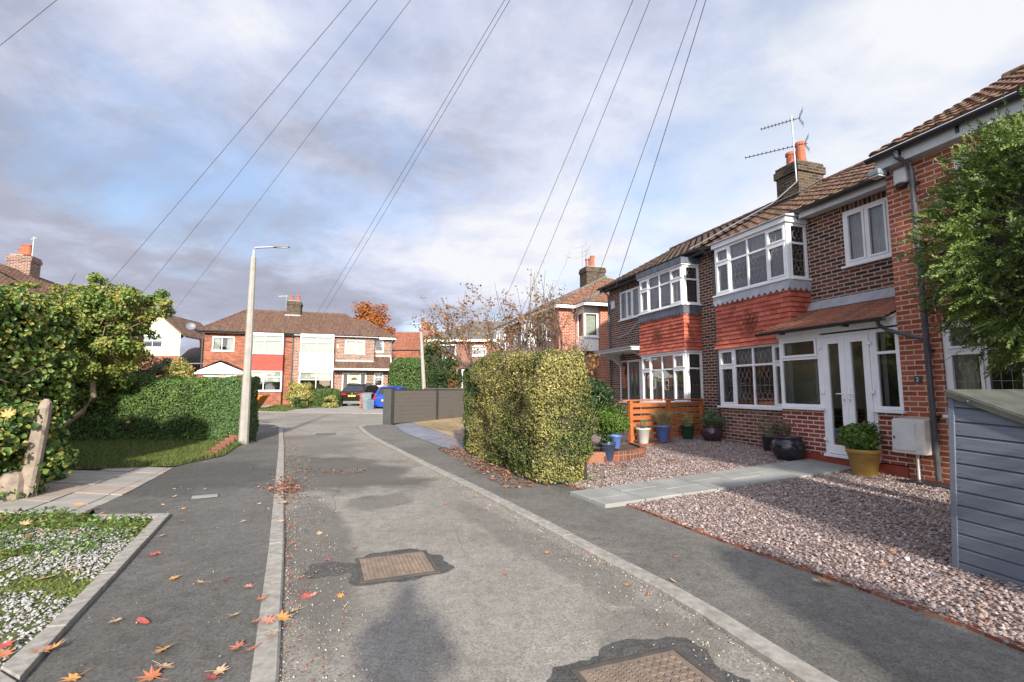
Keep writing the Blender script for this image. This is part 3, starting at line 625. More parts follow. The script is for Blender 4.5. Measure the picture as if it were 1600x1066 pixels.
def tile_band(parent,x0,x1,y,z0,z1,yb,n,mat,left=True,right=True,flare=.05):
    m=MB(); 
    for i in range(n):
        a,b=z0+(z1-z0)*i/n,z0+(z1-z0)*(i+1)/n; o=.032+(flare if i==0 else flare*.4 if i==1 else 0); t=.008+(flare*.4 if i==0 else 0)
        L0,R0=(x0-o if left else x0),(x1+o if right else x1); L1,R1=(x0-t if left else x0),(x1+t if right else x1)
        m.poly([(L0,y-o,a),(R0,y-o,a),(R1,y-t,b),(L1,y-t,b)]); m.poly([(L0,yb,a),(R0,yb,a),(R0,y-o,a),(L0,y-o,a)])
        if right: m.poly([(R0,y-o,a),(R0,yb,a),(R1,yb,b),(R1,y-t,b)])
        if left: m.poly([(L0,yb,a),(L0,y-o,a),(L1,y-t,b),(L1,yb,b)])
    return m.build('hung_tiles',mat,parent)
def scallop(parent,x0,x1,y,z0,z1,yb,mat,w=.16):
    m=MB(); 
    def run(p0,p1):
        p0,p1=Vector(p0),Vector(p1); L=(p1-p0).length; n=max(1,int(round(L/w))); d=(p1-p0)/n
        for i in range(n):
            a=p0+d*i; pts=[a+Vector((0,0,z1-z0)),a]
            for k in range(1,8): t=k/8.; pts.append(a+d*t-Vector((0,0,1))*math.sin(math.pi*t)*.07)
            pts+=[a+d,a+d+Vector((0,0,z1-z0))]; m.poly(pts[::-1])
    run((x0-.05,y-.05,z0),(x1+.05,y-.05,z0)); run((x1+.05,y-.05,z0),(x1+.05,yb,z0)); run((x0-.05,yb,z0),(x0-.05,y-.05,z0))
    return m.build('scalloped_flashing',mat,parent)
def ornament(parent,cx,cz,y,mat='tile_shadow',s=.135):  # dark arcs drawn for the shaded gaps round the scale tiles
    m=MB(); rows=[(2.0,[0]),(1.2,[-.5,.5]),(.4,[-1,0,1]),(-.4,[-1,0,1]),(-1.2,[-.5,.5]),(-2.0,[0])]
    for rz_,xs in rows:
        for x_ in xs:
            c=Vector((cx+x_*s,y,cz+rz_*s*.75)); pts=[]
            for k in range(9): t=math.pi+math.pi*k/8; pts.append(c+Vector((math.cos(t)*s*.48,0,math.sin(t)*s*.55)))
            m.tube([c+Vector((-s*.48,0,s*.35))]+pts+[c+Vector((s*.48,0,s*.35))],.007,5,False)
    return m.build('scale_tile_shade_lines',mat,parent)
#@@GROUND
# ============================================================= GROUND
def poly_px(l,z=.04): return [G(a,b,z) for a,b in l]
def big_ground():
    ys=[-40,0,15,42,120,500,1500]; vs=[];fs=[]
    for y in ys: vs+=[(-1500,y,hgt(y)-.03),(1500,y,hgt(y)-.03)]
    for i in range(len(ys)-1): fs.append([2*i,2*i+1,2*i+3,2*i+2])
    o=MB().add(vs,fs).build('ground','earth'); o['kind']='structure'
big_ground()
LK=[(2.75,-6),(1.37,-3),(-.05,0),(-1.2,2.63),(-2.13,4.66),(-5.83,12.5),(-8.1,17.2),(-8.55,18.2),(-9.2,19.1),(-10.4,19.9),(-12.5,20.3),(-20,18.6),(-45,10.6)]
RK=[(5.0,-6),(3.2,-1.5),(1.93,1.5),(1.48,2.56),(1.18,3.5),(.38,5.22),(-.6,7.3),(-2.28,10.67),(-4.82,15.93),(-5.7,18.0),(-5.78,18.7),(-5.5,19.6),(-4.7,20.6),(-2.5,23.3)]
FARE=[(-2.5,24.6),(-6.6,25.6),(-15,27.3),(-45,31)]
sheet('road',LK[:-1]+[(-45,10.6)]+FARE[::-1]+RK[::-1],0,'road')
def kerb(name,line,side,wd=.13,top=.045,st=.92,skip=None):
    """stones butted with thin joints along a line; side=+1 widens to the left of travel"""
    pts=[Vector((a,b,0)) for a,b in line]; cum=[0]
    for a,b in zip(pts,pts[1:]): cum.append(cum[-1]+(b-a).length)
    def at(s):
        for i in range(len(pts)-1):
            if s<=cum[i+1] or i==len(pts)-2:
                t=(s-cum[i])/(cum[i+1]-cum[i]); return pts[i]+(pts[i+1]-pts[i])*t
    def nrm(s):
        d=(at(min(s+.25,cum[-1]))-at(max(s-.25,0))).normalized(); return Vector((-d.y,d.x,0))*side
    m=MB(); s=0
    while s<cum[-1]-.1:
        L=st*(1+rnd.uniform(-.06,.06)); curve=3 if True else 1; e=min(s+L-.004,cum[-1]); dz=rnd.uniform(-.004,.004)
        for k in range(2):
            a=s+(e-s)*k/2; b=s+(e-s)*(k+1)/2; pa,pb,na,nb=at(a),at(b),nrm(a),nrm(b); za,zb=hgt(pa.y),hgt(pb.y); c=.014
            prof=[(0,-.05),(0,top-c),(c,top),(wd,top),(wd,-.05)]
            vs=[]
            for (o,h) in prof: q=pa+na*o; vs.append((q.x,q.y,za+h+dz))
            for (o,h) in prof: q=pb+nb*o; vs.append((q.x,q.y,zb+h+dz))
            fs=[[i,i+1,i+6,i+5] for i in range(4)]
            if k==0: fs.append([4,3,2,1,0])
            else: fs.append([5,6,7,8,9])
            if side<0: fs=[f[::-1] for f in fs]
            m.add(vs,fs)
        s+=L
    o=m.build(name,'kerb'); o['kind']='structure'; return at,nrm,cum[-1]
kerb('kerb',LK,1); kerb('kerb',RK,-1)
def offs(line,d):
    out=[]
    for i,(x,y) in enumerate(line):
        a=line[max(i-1,0)]; b=line[min(i+1,len(line)-1)]; dx,dy=b[0]-a[0],b[1]-a[1]; l=math.hypot(dx,dy); out.append((x-dy/l*d,y+dx/l*d))
    return out
# left footway
LEDGE=[G(30,1066,.05),G(103,983,.05),G(181,899,.05),G(267,804,.05)]
dl=(LEDGE[0][0]-LEDGE[1][0],LEDGE[0][1]-LEDGE[1][1]); LE0=(LEDGE[0][0]+dl[0]*6,LEDGE[0][1]+dl[1]*6)
slab_edge=[G(150,806,.04),G(146,794,.04),G(205,768,.04),G(275,729,.04)]
lawn_edge=[G(300,722,.04),G(350,712,.04),G(372,697,.04),G(392,688,.04)]
sheet('pavement',offs(LK,.128)[:-2]+[(-12.5,19.9),(-12.5,17.9),(-8.9,16.6),(-7.0,13.4)]+lawn_edge[::-1]+slab_edge[::-1]+[LEDGE[3]]+[LEDGE[2],LEDGE[1],LEDGE[0],LE0],.036,'footL')
# right footway and its garden edge
REDGE=[(4.3,-3.0),(3.35,.6),G(1600,1030),G(1512,992),G(1426,961),G(1340,928),G(1237,892),G(1100,842),G(1010,806),G(938,780),G(880,761),G(800,730),G(727,700),G(690,688),G(640,672)]
sheet('pavement',[(p[0],p[1]) for p in offs(RK,-.128)[:-3]]+[(-5.35,18.95),G(607,664)]+REDGE[::-1],.034,'footR')
def frontage(name,pts0,pts1,mat,rows=10,dz=0):
    vs=[];fs=[]; n=len(pts0)
    for r in range(rows+1):
        for a,b in zip(pts0,pts1):
            x=a[0]+(b[0]-a[0])*r/rows; y=a[1]+(b[1]-a[1])*r/rows; vs.append((x,y,garden_z(x,y)+dz))
    for r in range(rows):
        for i in range(n-1): fs.append([r*n+i,r*n+i+1,(r+1)*n+i+1,(r+1)*n+i][::-1])
    o=MB().add(vs,fs).build(name,mat); o['kind']='structure'; return o
HE=[HL(6.,.05)[:2],HL(4.,.05)[:2],HL(3.,.05)[:2],HL(2.4,.05)[:2],HL(1.8,.05)[:2],HL(1.0,.05)[:2],HL(.2,.05)[:2],HL(-.9,.05)[:2],HL(-1.9,.05)[:2],HL(-2.8,.7)[:2],HL(-4.4,.7)[:2],HL(-5.2,.9)[:2],HL(-6.4,.9)[:2],HL(-8.,1.)[:2],HL(-11,1.)[:2]]
frontage('gravel_drive',REDGE,HE,'gravel_pink',12)
# a low red edging strip between footway and gravel
edgeA=[(p[0],p[1]) for p in REDGE[:11]]; edgeB=offs(edgeA,-.05)
m=MB(); 
for i in range(len(edgeA)-1):
    a,b,c,d=edgeA[i],edgeA[i+1],edgeB[i+1],edgeB[i]; m.hexa([(d[0],d[1],.0),(a[0],a[1],.0),(b[0],b[1],.0),(c[0],c[1],.0)],[(d[0],d[1],.062),(a[0],a[1],.055),(b[0],b[1],.055),(c[0],c[1],.062)])
tag(m.build('edging_strip','kerbbrick'),'thin worn red edging strip between the dark footway and the pink gravel','edging')
# path to the porch
def path_slabs():
    t=thing('garden_path','grey sandstone flag path running from the footway to the white porch doors','path',HL(-1,-2.5,0))
    base=Vector(t.location); a0,b0=(-1.55,-.03),(-.60,-.03); a1,b1=(-.92,-5.14),(-.08,-5.04); n=8
    for i in range(n):
        for k in range(2):
            t0,t1=i/n,(i+1)/n; sp=.5+(.12 if i%2 else -.1); s0,s1=(0,sp) if k==0 else (sp,1); g=.008
            def P(u,s,dz):
                x=(a0[0]+(a1[0]-a0[0])*u)*(1-s)+(b0[0]+(b1[0]-b0[0])*u)*s; y=(a0[1]+(a1[1]-a0[1])*u)*(1-s)+(b0[1]+(b1[1]-b0[1])*u)*s
                X,Y,_=HL(x,y); return (X-base.x,Y-base.y,garden_z(X,Y)+dz)
            e=.004*rnd.random(); q=[(t0+.002,s0+g),(t0+.002,s1-g),(t1-.002,s1-g),(t1-.002,s0+g)]
            o=MB().hexa([P(u,s,-.03) for u,s in q][::-1],[P(u,s,.032+e) for u,s in q][::-1]).build('flagstone','path',t,bevel=.004)
path_slabs()
# block paving, golden gravel, brick walls of the next drive
sheet('block_paving',poly_px([(616,664.5),(640,659),(722,686),(745,697),(732,704),(700,702),(665,689),(632,676)]),.044,'blockpave')
sheet('gold_gravel',poly_px([(640,659.5),(660,655),(760,651),(860,680),(760,702),(722,686.5)]),.05,'gravel_gold')
# far side of the cross road
sheet('driveway',[(-12.6,26.8),(-6.6,25.62),(-4,25.1),(-4.5,34.5),(-9.9,34),(-12.0,31.3),(-13.0,29.3)],.05,'drive_far')
sheet('driveway',[(-24,28.3),(-15.6,27.45),(-14.9,29.5),(-16.2,33),(-24,31)],.055,'drive_far')
sheet('lawn',[(-15.6,27.45),(-12.6,26.8),(-13.0,29.3),(-12.0,31.3),(-16.2,33),(-14.9,29.5)],.06,'earth')
kerb('kerb',[(-30,29.2),(-15,27.32),(-6.6,25.62),(-2.5,24.62)],1,.13,.05)
# left slab drive
def slab_drive():
    A=[G(55,749,.04),G(275,728.5,.04)]; B=[G(50,792,.04),G(146,795,.04)]; 
    sheet('drive_bed',[(-11,6.2),(-11,9.6),A[1],G(205,767,.04),B[1],(-4.85,5.55),(-6,5.5)],.03,'soil')
    # slab grid in frame u (towards the house, left) v (away)
    o=Vector((-4.62,5.62,0)); u=Vector((-.98,.20,0)); v=Vector((-.33,.944,0)); k=0
    edge=[G(140,800,.04),G(146,794,.04),G(205,767,.04),G(275,728.5,.04)]
    poly=[(-11,5.75),(-4.95,5.63)]+[G(146,793.5,.04),G(175,781,.04),G(205,767,.04),G(240,748,.04),G(275,729,.04),(-7.6,9.1),(-11,9.7)]
    for i in range(-1,10):
        for j in range(0,7):
            p=o+u*(i*.62+(j%2)*.0)+v*(j*.60); q=[p,p+u*.600,p+u*.600+v*.580,p+v*.580]; z=.04+rnd.uniform(-.004,.006)
            # clip slab by the footway edge
            bm=bmesh.new(); vs=[bm.verts.new((a.x,a.y,0)) for a in q]; f=bm.faces.new(vs)
            inside=True
            for (x0,y0),(x1,y1) in zip(edge,edge[1:]):
                pass
            c0,c1=Vector((*edge[1],0)),Vector((*edge[3],0)); mid=Vector((*edge[2],0))
            for s0,s1 in ((c0,mid),(mid,c1)):
                d=(s1-s0).normalized(); nrm=Vector((d.y,-d.x,0))
                bmesh.ops.bisect_plane(bm,geom=bm.verts[:]+bm.edges[:]+bm.faces[:],plane_co=s0+Vector((0,0,0)),plane_no=nrm,clear_outer=True)
            if not len(bm.faces): bm.free(); continue
            bm.faces.ensure_lookup_table()
            fc=bm.faces[0]; pts=[(w_.co.x,w_.co.y) for w_ in fc.verts]; ar=fc.calc_area(); bm.free()
            if ar<.03: continue
            cxm=sum(a[0] for a in pts)/len(pts); cym=sum(a[1] for a in pts)/len(pts)
            if not in_poly(np.array([[cxm,cym]]),poly)[0]: continue
            base=(cxm,cym,0); m=MB().prism([(a-cxm,b-cym,z-.03) for a,b in pts],(0,0,.03))
            ob=m.build('paving_slab','slab_warm' if rnd.random()<.25 else 'slab',None,bevel=.003,loc=base)
            tag(ob,'worn concrete paving slab in the drive behind the leaning stone post','slab','slabs of the drive on the left')
slab_drive()
# concrete edging of the left bed
def edging():
    ins=[G(0,1046,.06),G(72,983,.06),G(156,899,.06),G(244,808,.06)]
    ext=(ins[0][0]+(ins[0][0]-ins[1][0])*5,ins[0][1]+(ins[0][1]-ins[1][1])*5)
    out=[LE0]+LEDGE; inn=[ext]+ins
    for i in range(4):
        n=max(1,int(round(math.dist(out[i],out[i+1])/.95)))
        for k in range(n):
            f=lambda a,b,t:(a[0]+(b[0]-a[0])*t,a[1]+(b[1]-a[1])*t)
            t0,t1=k/n,(k+1)/n-.008
            q=[f(out[i],out[i+1],t0),f(out[i],out[i+1],t1),f(inn[i],inn[i+1],t1),f(inn[i],inn[i+1],t0)]; c=q[0]
            if c[1]<1.2: continue
            o=MB().prism([(x-c[0],y-c[1],-.05) for x,y in q],(0,0,.125+rnd.uniform(-.003,.003))).build('edging_kerb','kerb',bevel=.006,loc=(c[0],c[1],0))
            tag(o,'grey concrete edging stone along the mossy white gravel bed','edging','edging stones of the mossy bed')
    q=[LEDGE[3],ins[3],G(150,810,.06),G(150,804,.06)]; c=q[0]
    tag(MB().prism([(x-c[0],y-c[1],-.05) for x,y in q],(0,0,.115)).build('edging_kerb','kerb',bevel=.005,loc=(c[0],c[1],0)),'narrow concrete edging turning along the slab drive at the far end of the mossy bed','edging')
    return ext,ins
EXT,INS=edging()
BED=[EXT]+INS+[G(150,809,.05),G(95,800,.05),(-6.5,5.6),(-9,5),(-9,-3)]
sheet('moss_bed',BED,.042,'mossbed')
# lawn
LAWN=[G(275,728,.05)]+[G(300,722,.05),G(350,712,.05),G(372,697,.05),G(392,688,.05),(-7.4,13.8),(-13,13.6),(-13,8.9),(-7.9,8.9)]
sheet('lawn',LAWN,.05,'earth')
def grass_on(name,poly,n,h,kind='stuff',mat='grass',z=.05,wd=.006,label=None):
    P=scatter(poly,n); P=np.c_[P,np.array([hgt(y) for y in P[:,1]])+z]; o=blades(name,P,h,mat,wd=wd,lean=.5); tag(o,label,'grass',kind='stuff'); return o
grass_on('grass',LAWN,52000,.085,label='rough green grass in front of the clipped hedge',wd=.005)
grass_on('grass',[(-15.6,27.45),(-12.6,26.8),(-13.0,29.3),(-12.0,31.3),(-16.2,33),(-14.9,29.5)],9000,.10,z=.05,wd=.014,label='short grass verge under the yellow shrub')
# pebbles
def stones(name,P,size,mat,label,squash=.75):
    n=len(P); base=np.array([[1,0,0],[0,1,0],[-1,0,0],[0,-1,0],[0,0,1],[0,0,-1],[.7,.7,.1],[-.7,.7,.1],[-.7,-.7,.1],[.7,-.7,.1],[.5,0,.75],[-.5,0,.75],[0,.5,.75],[0,-.5,.75]])
    fc=np.array([[0,6,10],[6,1,12],[1,7,12],[7,2,11],[2,8,11],[8,3,13],[3,9,13],[9,0,10],[10,6,12],[12,7,11],[11,8,13],[13,9,10],[4,10,12],[4,12,11],[4,11,13],[4,13,10]])
    s=size*(.55+.9*rs.rand(n,1)**1.3); sc_=np.concatenate([s*(.75+.5*rs.rand(n,1)),s*(.75+.5*rs.rand(n,1)),s*squash*(.7+.5*rs.rand(n,1))],1)
    V=base[None]*sc_[:,None]*.5*(1+rs.normal(0,.1,(n,14,3))); an=rs.rand(n)*6.283; c,s_=np.cos(an)[:,None],np.sin(an)[:,None]
    X=V[:,:,0]*c-V[:,:,1]*s_; Y=V[:,:,0]*s_+V[:,:,1]*c; tx=rs.normal(0,.35,(n,1)); ty=rs.normal(0,.35,(n,1)); Z=V[:,:,2]+X*tx+Y*ty
    V=np.stack([X,Y,Z],2)+P[:,None]; Fc=(np.arange(n)[:,None,None]*14+fc[None]).reshape(-1,3)
    o=npmesh(name,V.reshape(-1,3),Fc,mat,smooth=True); tag(o,label,'gravel',kind='stuff'); return o
near=[REDGE[1],REDGE[2],REDGE[3],REDGE[4],REDGE[5],REDGE[6],REDGE[7],REDGE[8],REDGE[9],REDGE[10],G(925,745,.1),HL(-3.8,-3.9)[:2],HL(-4.,-2.2)[:2],HL(-4.6,.6)[:2],HL(-2.1,.9)[:2],HL(-2,0)[:2],HL(1.,-.02)[:2],HL(5,-.02)[:2]]
pp=[HL(-1.55,0)[:2],HL(-.60,0)[:2],HL(-.08,-5.04)[:2],HL(-.92,-5.14)[:2]]
def gravel_pts(poly,n,ylo,yhi,up):
    P=scatter(poly,n); P=P[(P[:,1]>ylo)&(P[:,1]<yhi)&~in_poly(P,pp)]; z=np.array([garden_z(x,y) for x,y in P])+rs.uniform(-.004,up,len(P)); return np.c_[P,z]
stones('gravel',np.concatenate([gravel_pts(near,125000,0,5.2,.014),gravel_pts(near,120000,5.2,14,.012)]),.025,'stones_pink','loose pink and grey pebbles covering the front drive')
P=scatter(BED,110000); P=P[(P[:,1]>1.5)]; k=noise3(np.c_[P,P[:,:1]*0],2.1,4)+.35*noise3(np.c_[P,P[:,:1]*0],9,9)
k2=k-.5*np.clip((P[:,1]-4.6),0,2)
W=P[(k2>-.38)]; stones('gravel',np.c_[W,np.full(len(W),.052)+rs.uniform(-.003,.008,len(W))],.019,'stones_white','white stone chippings scattered through the moss bed')
Ms=P[(k2<.0)][:40000]; blades('moss',np.c_[Ms,np.full(len(Ms),.04)],.022,'moss',lean=.8,wd=.007).update_tag(); tag(bpy.data.objects['moss'],'bright green moss creeping over the white chippings','moss',kind='stuff')
Wd=P[(P[:,1]>4.3)&(P[:,0]<-3.7)][:2300]; leaves('ground_cover',np.c_[Wd,.05+.07*rs.rand(len(Wd))],np.tile([0,0,1.],(len(Wd),1)),.045,'privet',None); tag(bpy.data.objects['ground_cover'],'low weeds and green ground cover at the foot of the stone post','ground cover',kind='stuff')
# ---- covers and grates
def tarpatch(cx,cy,rx,ry,an,seed,name='tar_patch',sq=2.6,label=None,dz=.0065):
    r=random.Random(seed); pts=[]
    for k in range(72):
        t=2*math.pi*k/72; rr=(abs(math.cos(t))**sq+abs(math.sin(t))**sq)**(-1/sq)*(1+.10*math.sin(3*t+seed)+.07*math.sin(7*t+seed*2)+r.uniform(-.035,.035))
        x,y=math.cos(t)*rr*rx,math.sin(t)*rr*ry; pts.append((cx+x*math.cos(an)-y*math.sin(an),cy+x*math.sin(an)+y*math.cos(an)))
    sheet(name,pts,dz,'tar')
def cover(quad,label,nstud,frame=.03,mat='iron',fn='manhole_cover'):
    q=[Vector((a,b,0)) for a,b in quad]; c=sum(q,Vector())/4; ex=((q[1]-q[0])+(q[2]-q[3])).normalized(); an=math.atan2(ex.y,ex.x); W_=((q[1]-q[0]).length+(q[2]-q[3]).length)/2; D_=((q[3]-q[0]).length+(q[2]-q[1]).length)/2
    t=thing(fn,label,'manhole cover',(c.x,c.y,.006),an)
    m=MB(); f=frame; m.box(-W_/2,W_/2,-D_/2,-D_/2+f,0,.006); m.box(-W_/2,W_/2,D_/2-f,D_/2,0,.006); m.box(-W_/2,-W_/2+f,-D_/2+f,D_/2-f,0,.006); m.box(W_/2-f,W_/2,-D_/2+f,D_/2-f,0,.006); m.build('frame','iron_dark',t)
    m=MB(); m.box(-W_/2+f+.004,W_/2-f-.004,-D_/2+f+.004,D_/2-f-.004,-.002,.005); m.build('plate',mat,t)
    m=MB(); nx,ny=nstud
    for i in range(nx):
        for j in range(ny):
            x=-W_/2+.06+(W_-.12)*(i+.5)/nx; y=-D_/2+.06+(D_-.12)*(j+.5)/ny; s=.42*(W_-.12)/nx; sg=1 if (i+j)%2 else -1; sg=-1 if x*1.0>0 else 1
            for e in (-1,1):
                a=Vector((x-sg*s*.5,y+e*s*.75,.005)); b=Vector((x+sg*s*.5,y,.005)); d=(b-a); n_=Vector((-d.y,d.x,0)).normalized()*s*.26
                m.hexa([a-n_,b-n_,b+n_,a+n_] if e>0 else [a-n_,b-n_,b+n_,a+n_],[(p+Vector((0,0,.006))) for p in (a-n_,b-n_,b+n_,a+n_)])
    m.build('tread_studs',mat,t); return t
def crack(pts,wd,seed):
    r=random.Random(seed); P=[Vector((a,b,0)) for a,b in pts]; q=[P[0]]
    for a,b in zip(P,P[1:]):
        n=max(2,int((b-a).length/.09)); d=(b-a).normalized(); s=Vector((-d.y,d.x,0))
        for i in range(1,n+1): q.append(a+(b-a)*i/n+s*r.gauss(0,.014))
    L=[];Rr=[]
    for i,p in enumerate(q):
        d=(q[min(i+1,len(q)-1)]-q[max(i-1,0)]).normalized(); s=Vector((-d.y,d.x,0)); w_=wd*(.4+r.random())*min(1,i/3,(len(q)-1-i)/3+.05); L.append(p+s*w_); Rr.append(p-s*w_)
    vs=[(p.x,p.y,.0025+hgt(p.y)) for p in L]+[(p.x,p.y,.0025+hgt(p.y)) for p in Rr]; n=len(q)
    o=MB().add(vs,[[i,i+1,n+i+1,n+i][::-1] for i in range(n-1)]).build('road_crack','tar'); o['kind']='structure'
crack([(-2.1,5.9),(-2.5,6.9),(-2.75,8.2)],.0025,1); crack([(-.35,4.3),(-.55,5.0),(-.75,5.9)],.0018,2); crack([(-3.2,7.6),(-2.2,7.9),(-1.4,7.75)],.0025,3); crack([(-5.4,12.6),(-4.4,12.9),(-3.4,12.6)],.008,5)
def mid_quad(px): return [G(*p,0) for p in px]
Q1=[(-1.19,3.86),(-.60,4.10),(-.79,4.64),(-1.37,4.42)]
tarpatch(-.97,4.26,.40,.37,.38,3); tarpatch(-1.52,4.18,.20,.17,.2,8,dz=.0035); cover(Q1,'rusty rectangular manhole cover in the middle of the road further from the kerb','x' and (15,13))
Q2=[(.52,2.18),(1.16,2.42),(.93,2.95),(.30,2.72)]
tarpatch(.72,2.57,.50,.43,.36,5); cover(Q2,'rusty rectangular manhole cover nearest the viewer beside the right kerb',(11,9))
def grate(cx,cy,an,w_,d_,label):
    t=thing('drain_grate',label,'drain grate',(cx,cy,.004+hgt(cy)),an); m=MB(); m.box(-w_/2,w_/2,-d_/2,-d_/2+.03,0,.012); m.box(-w_/2,w_/2,d_/2-.03,d_/2,0,.012)
    m.box(-w_/2,-w_/2+.03,-d_/2+.03,d_/2-.03,0,.012); m.box(w_/2-.03,w_/2,-d_/2+.03,d_/2-.03,0,.012); m.build('frame','iron_dark',t)
    MB().box(-w_/2+.03,w_/2-.03,-d_/2+.03,d_/2-.03,.0,.002).build('pit','black',t); m=MB()
    for k in range(8): x=-w_/2+.05+(w_-.1)*k/7; m.box(x-.011,x+.011,-d_/2+.03,d_/2-.03,.0021,.011)
    m.build('bars','iron',t)
g=G(550,736); grate(g[0],g[1],.3,.42,.42,'dark iron drain grate in the middle of the damp road patch')
g=G(509,678.5); grate(g[0],g[1],.3,.6,.4,'small far drain grate near the road junction')
g=G(320,776,.04); t=thing('inspection_cover','small square grey cover set in the left footway','cover',(g[0],g[1],.041),.5)
MB().box(-.15,.15,-.10,.10,0,.004).build('plate','path',t); MB().box(-.17,.17,-.12,.12,-.002,.002).build('frame','iron_dark',t)
# ============================================================= NEAR SEMI, OUR SIDE (frame HL)
def bayroom(h,a,b,z0,z1,yy=1.0,D=1.8):
    q=MB(); Y=yy+D
    for p in ([(a,Y,z0),(b,Y,z0),(b,Y,z1),(a,Y,z1)],[(a,yy,z0),(a,Y,z0),(a,Y,z1),(a,yy,z1)],[(b,Y,z0),(b,yy,z0),(b,yy,z1),(b,Y,z1)],[(a,yy,z1),(a,Y,z1),(b,Y,z1),(b,yy,z1)],[(a,Y,z0),(a,yy,z0),(b,yy,z0),(b,Y,z0)]): q.poly(p)
    q.build('interior','room',h)
def house_near():
    rz=ANG-math.pi/2
    h=thing('brick_house','red and brown brick house with white porch and number 2 by the door','house',(OX,OY,0),rz)
    E0=.15
    # extension front (red brick), x .15 -> 5
    ew=(.72,2.05,1.14,2.46); eu=(1.05,2.3,3.75,4.78)
    wall('wall',.15,5.2,.0,5.0,[ew,eu],'brick_red',h)
    MB().poly([(.15,1.0,0),(.15,0,0),(.15,0,5.22),(.15,1.0,5.22)]).build('wall','brick_red',h)
    MB().poly([(5.2,0,0),(5.2,8,0),(5.2,8,5.22),(5.2,0,5.22)]).build('wall','brick_red',h)
    MB().poly([(5.2,8,0),(-4.95,8,0),(-4.95,8,5.22),(5.2,8,5.22)]).build('wall','brick_red',h)
    MB().box(.62,2.15,-.004,.0,2.47,2.70).build('lintel','soldier',h)
    window(h,*ew,.03,[1,.9,1],.70,lead=True,open_=(0,),curtain=('sides',.2),vent=False,room=1.5)
    window(h,*eu,.03,[1,1],None,lead=True,open_=(0,1),curtain=('net',.5))
    # main wall above porch, y=1.0
    uw=(-1.34,-.47,3.87,4.95)
    wall('wall',-2.16,.15,3.05,5.22,[uw],'brick_purple',h,y=1.0)
    wall('wall',-2.16,.15,.0,3.05,[(-1.0,-.25,.2,2.4)],'cream',h,y=1.0,rev=.02)
    MB().box(-1.40,-.41,.994,1.0,4.96,5.20).build('lintel','soldier_dark',h)
    window(h,*uw,.985,[1,1],None,lead=True,open_=(0,1),curtain=('net',1.0),fw=.06)
    MB().box(-1.0,-.25,1.02,1.05,.2,2.4).build('inner_door','charcoal',h)
    wall('wall',-4.95,-4.28,0,5.22,[],'brick_purple',h,y=1.0)
    # bay: lower brick, windows, hung tiles, upper window
    bx0,bx1,by=-4.28,-2.16,.45
    m=MB(); m.box(bx0,bx1,by,1.0,0,1.07); m.build('wall','brick_plinth',h)
    window(h,bx0,bx1,1.10,2.47,by,[.82,1,1,.82],.70,lead=True,open_=(0,3),curtain=('net',.32),rm=False,fw=.05); bayroom(h,bx0,bx1,1.0,2.6)
    TR=frameT(bx1,by,math.pi/2)
    window(h,.075,.55,1.10,2.47,0,[1],.70,T=TR,lead=True,rm=False,sill=0)
    TL=frameT(bx0,1.0,-math.pi/2)
    window(h,0,.475,1.10,2.47,0,[1],.70,T=TL,lead=True,rm=False,sill=0)
    tile_band(h,bx0,bx1,by,2.47,3.62,1.0,11,'hung_tile')
    scallop(h,bx0,bx1,by,3.60,3.77,1.0,'lead'); ornament(h,-3.2,3.02,by-.045)
    MB().box(bx0-.0,bx1+.0,by+.01,1.0,3.62,3.80).build('bay_core','white',h)
    window(h,bx0,bx1,3.80,4.98,by,[.80,1,1,.86],.68,lead=True,open_=(0,3),curtain=('net',.42),rm=False,fw=.05); bayroom(h,bx0,bx1,3.7,5.0)
    window(h,.075,.55,3.80,4.98,0,[1],.66,T=TR,lead=True,rm=False,sill=.05,curtain=None)
    window(h,0,.475,3.80,4.98,0,[1],.66,T=TL,lead=True,rm=False,sill=0)
    MB().box(bx0-.05,bx1+.05,by-.06,.999,4.985,5.10).build('bay_fascia','white',h,bevel=.008)
    MB().hexa([(bx0-.1,by-.11,5.10),(bx1+.1,by-.11,5.10),(bx1+.1,1.3,5.10),(bx0-.1,1.3,5.10)],[(bx0-.1,by-.11,5.12),(bx1+.1,by-.11,5.12),(bx1+.1,1.3,5.30),(bx0-.1,1.3,5.30)]).build('bay_roof','lead',h)
    # eaves, gutters, roofs
    RP=math.tan(R(29.5)); ey,ez=.66,5.23; ry,rzz=4.0,5.23+(4.0-.66)*RP
    MB().box(-2.05,.15,.72,1.0,5.08,5.12).build('soffit','fascia_grey',h); MB().box(-2.05,.15,.69,.72,5.05,5.22).build('fascia','fascia_grey',h)
    MB().box(-4.95,-2.05,.69,.73,5.06,5.22).build('fascia','blackwood',h)
    gutter(h,(-4.95,.62,5.20),(.15,.62,5.20))
    m=MB(); roof_plane(m,(-4.95,ey,ez),(.12,ey,ez),(.12,ry,rzz),(-4.95,ry,rzz),.30,.30); roof_plane(m,(.12,2*ry-ey,ez),(-4.95,2*ry-ey,ez),(-4.95,ry,rzz),(.12,ry,rzz),.3,.3,sub=2); rf=m.build('roof','roof_brown',h)
    m=MB(); ridge_caps(m,(-4.95,ry,rzz+.0),(.12,ry,rzz+.0)); m.build('ridge_tiles','roof_brown',rf)
    ex0=.10; eyy,ezz=-.26,5.21; r2y=3.50; r2z=ezz+(r2y-eyy)*RP
    m=MB(); roof_plane(m,(ex0,eyy,ezz),(5.4,eyy,ezz),(5.4,r2y,r2z),(ex0,r2y,r2z),.30,.30,amp=.03,lip=.035); roof_plane(m,(5.4,2*r2y-eyy,ezz),(ex0,2*r2y-eyy,ezz),(ex0,r2y,r2z),(5.4,r2y,r2z),.3,.3,sub=2); r2=m.build('roof','roof_brown',h)
    m=MB(); ridge_caps(m,(ex0,r2y,r2z),(5.4,r2y,r2z)); m.build('ridge_tiles','roof_brown',r2)
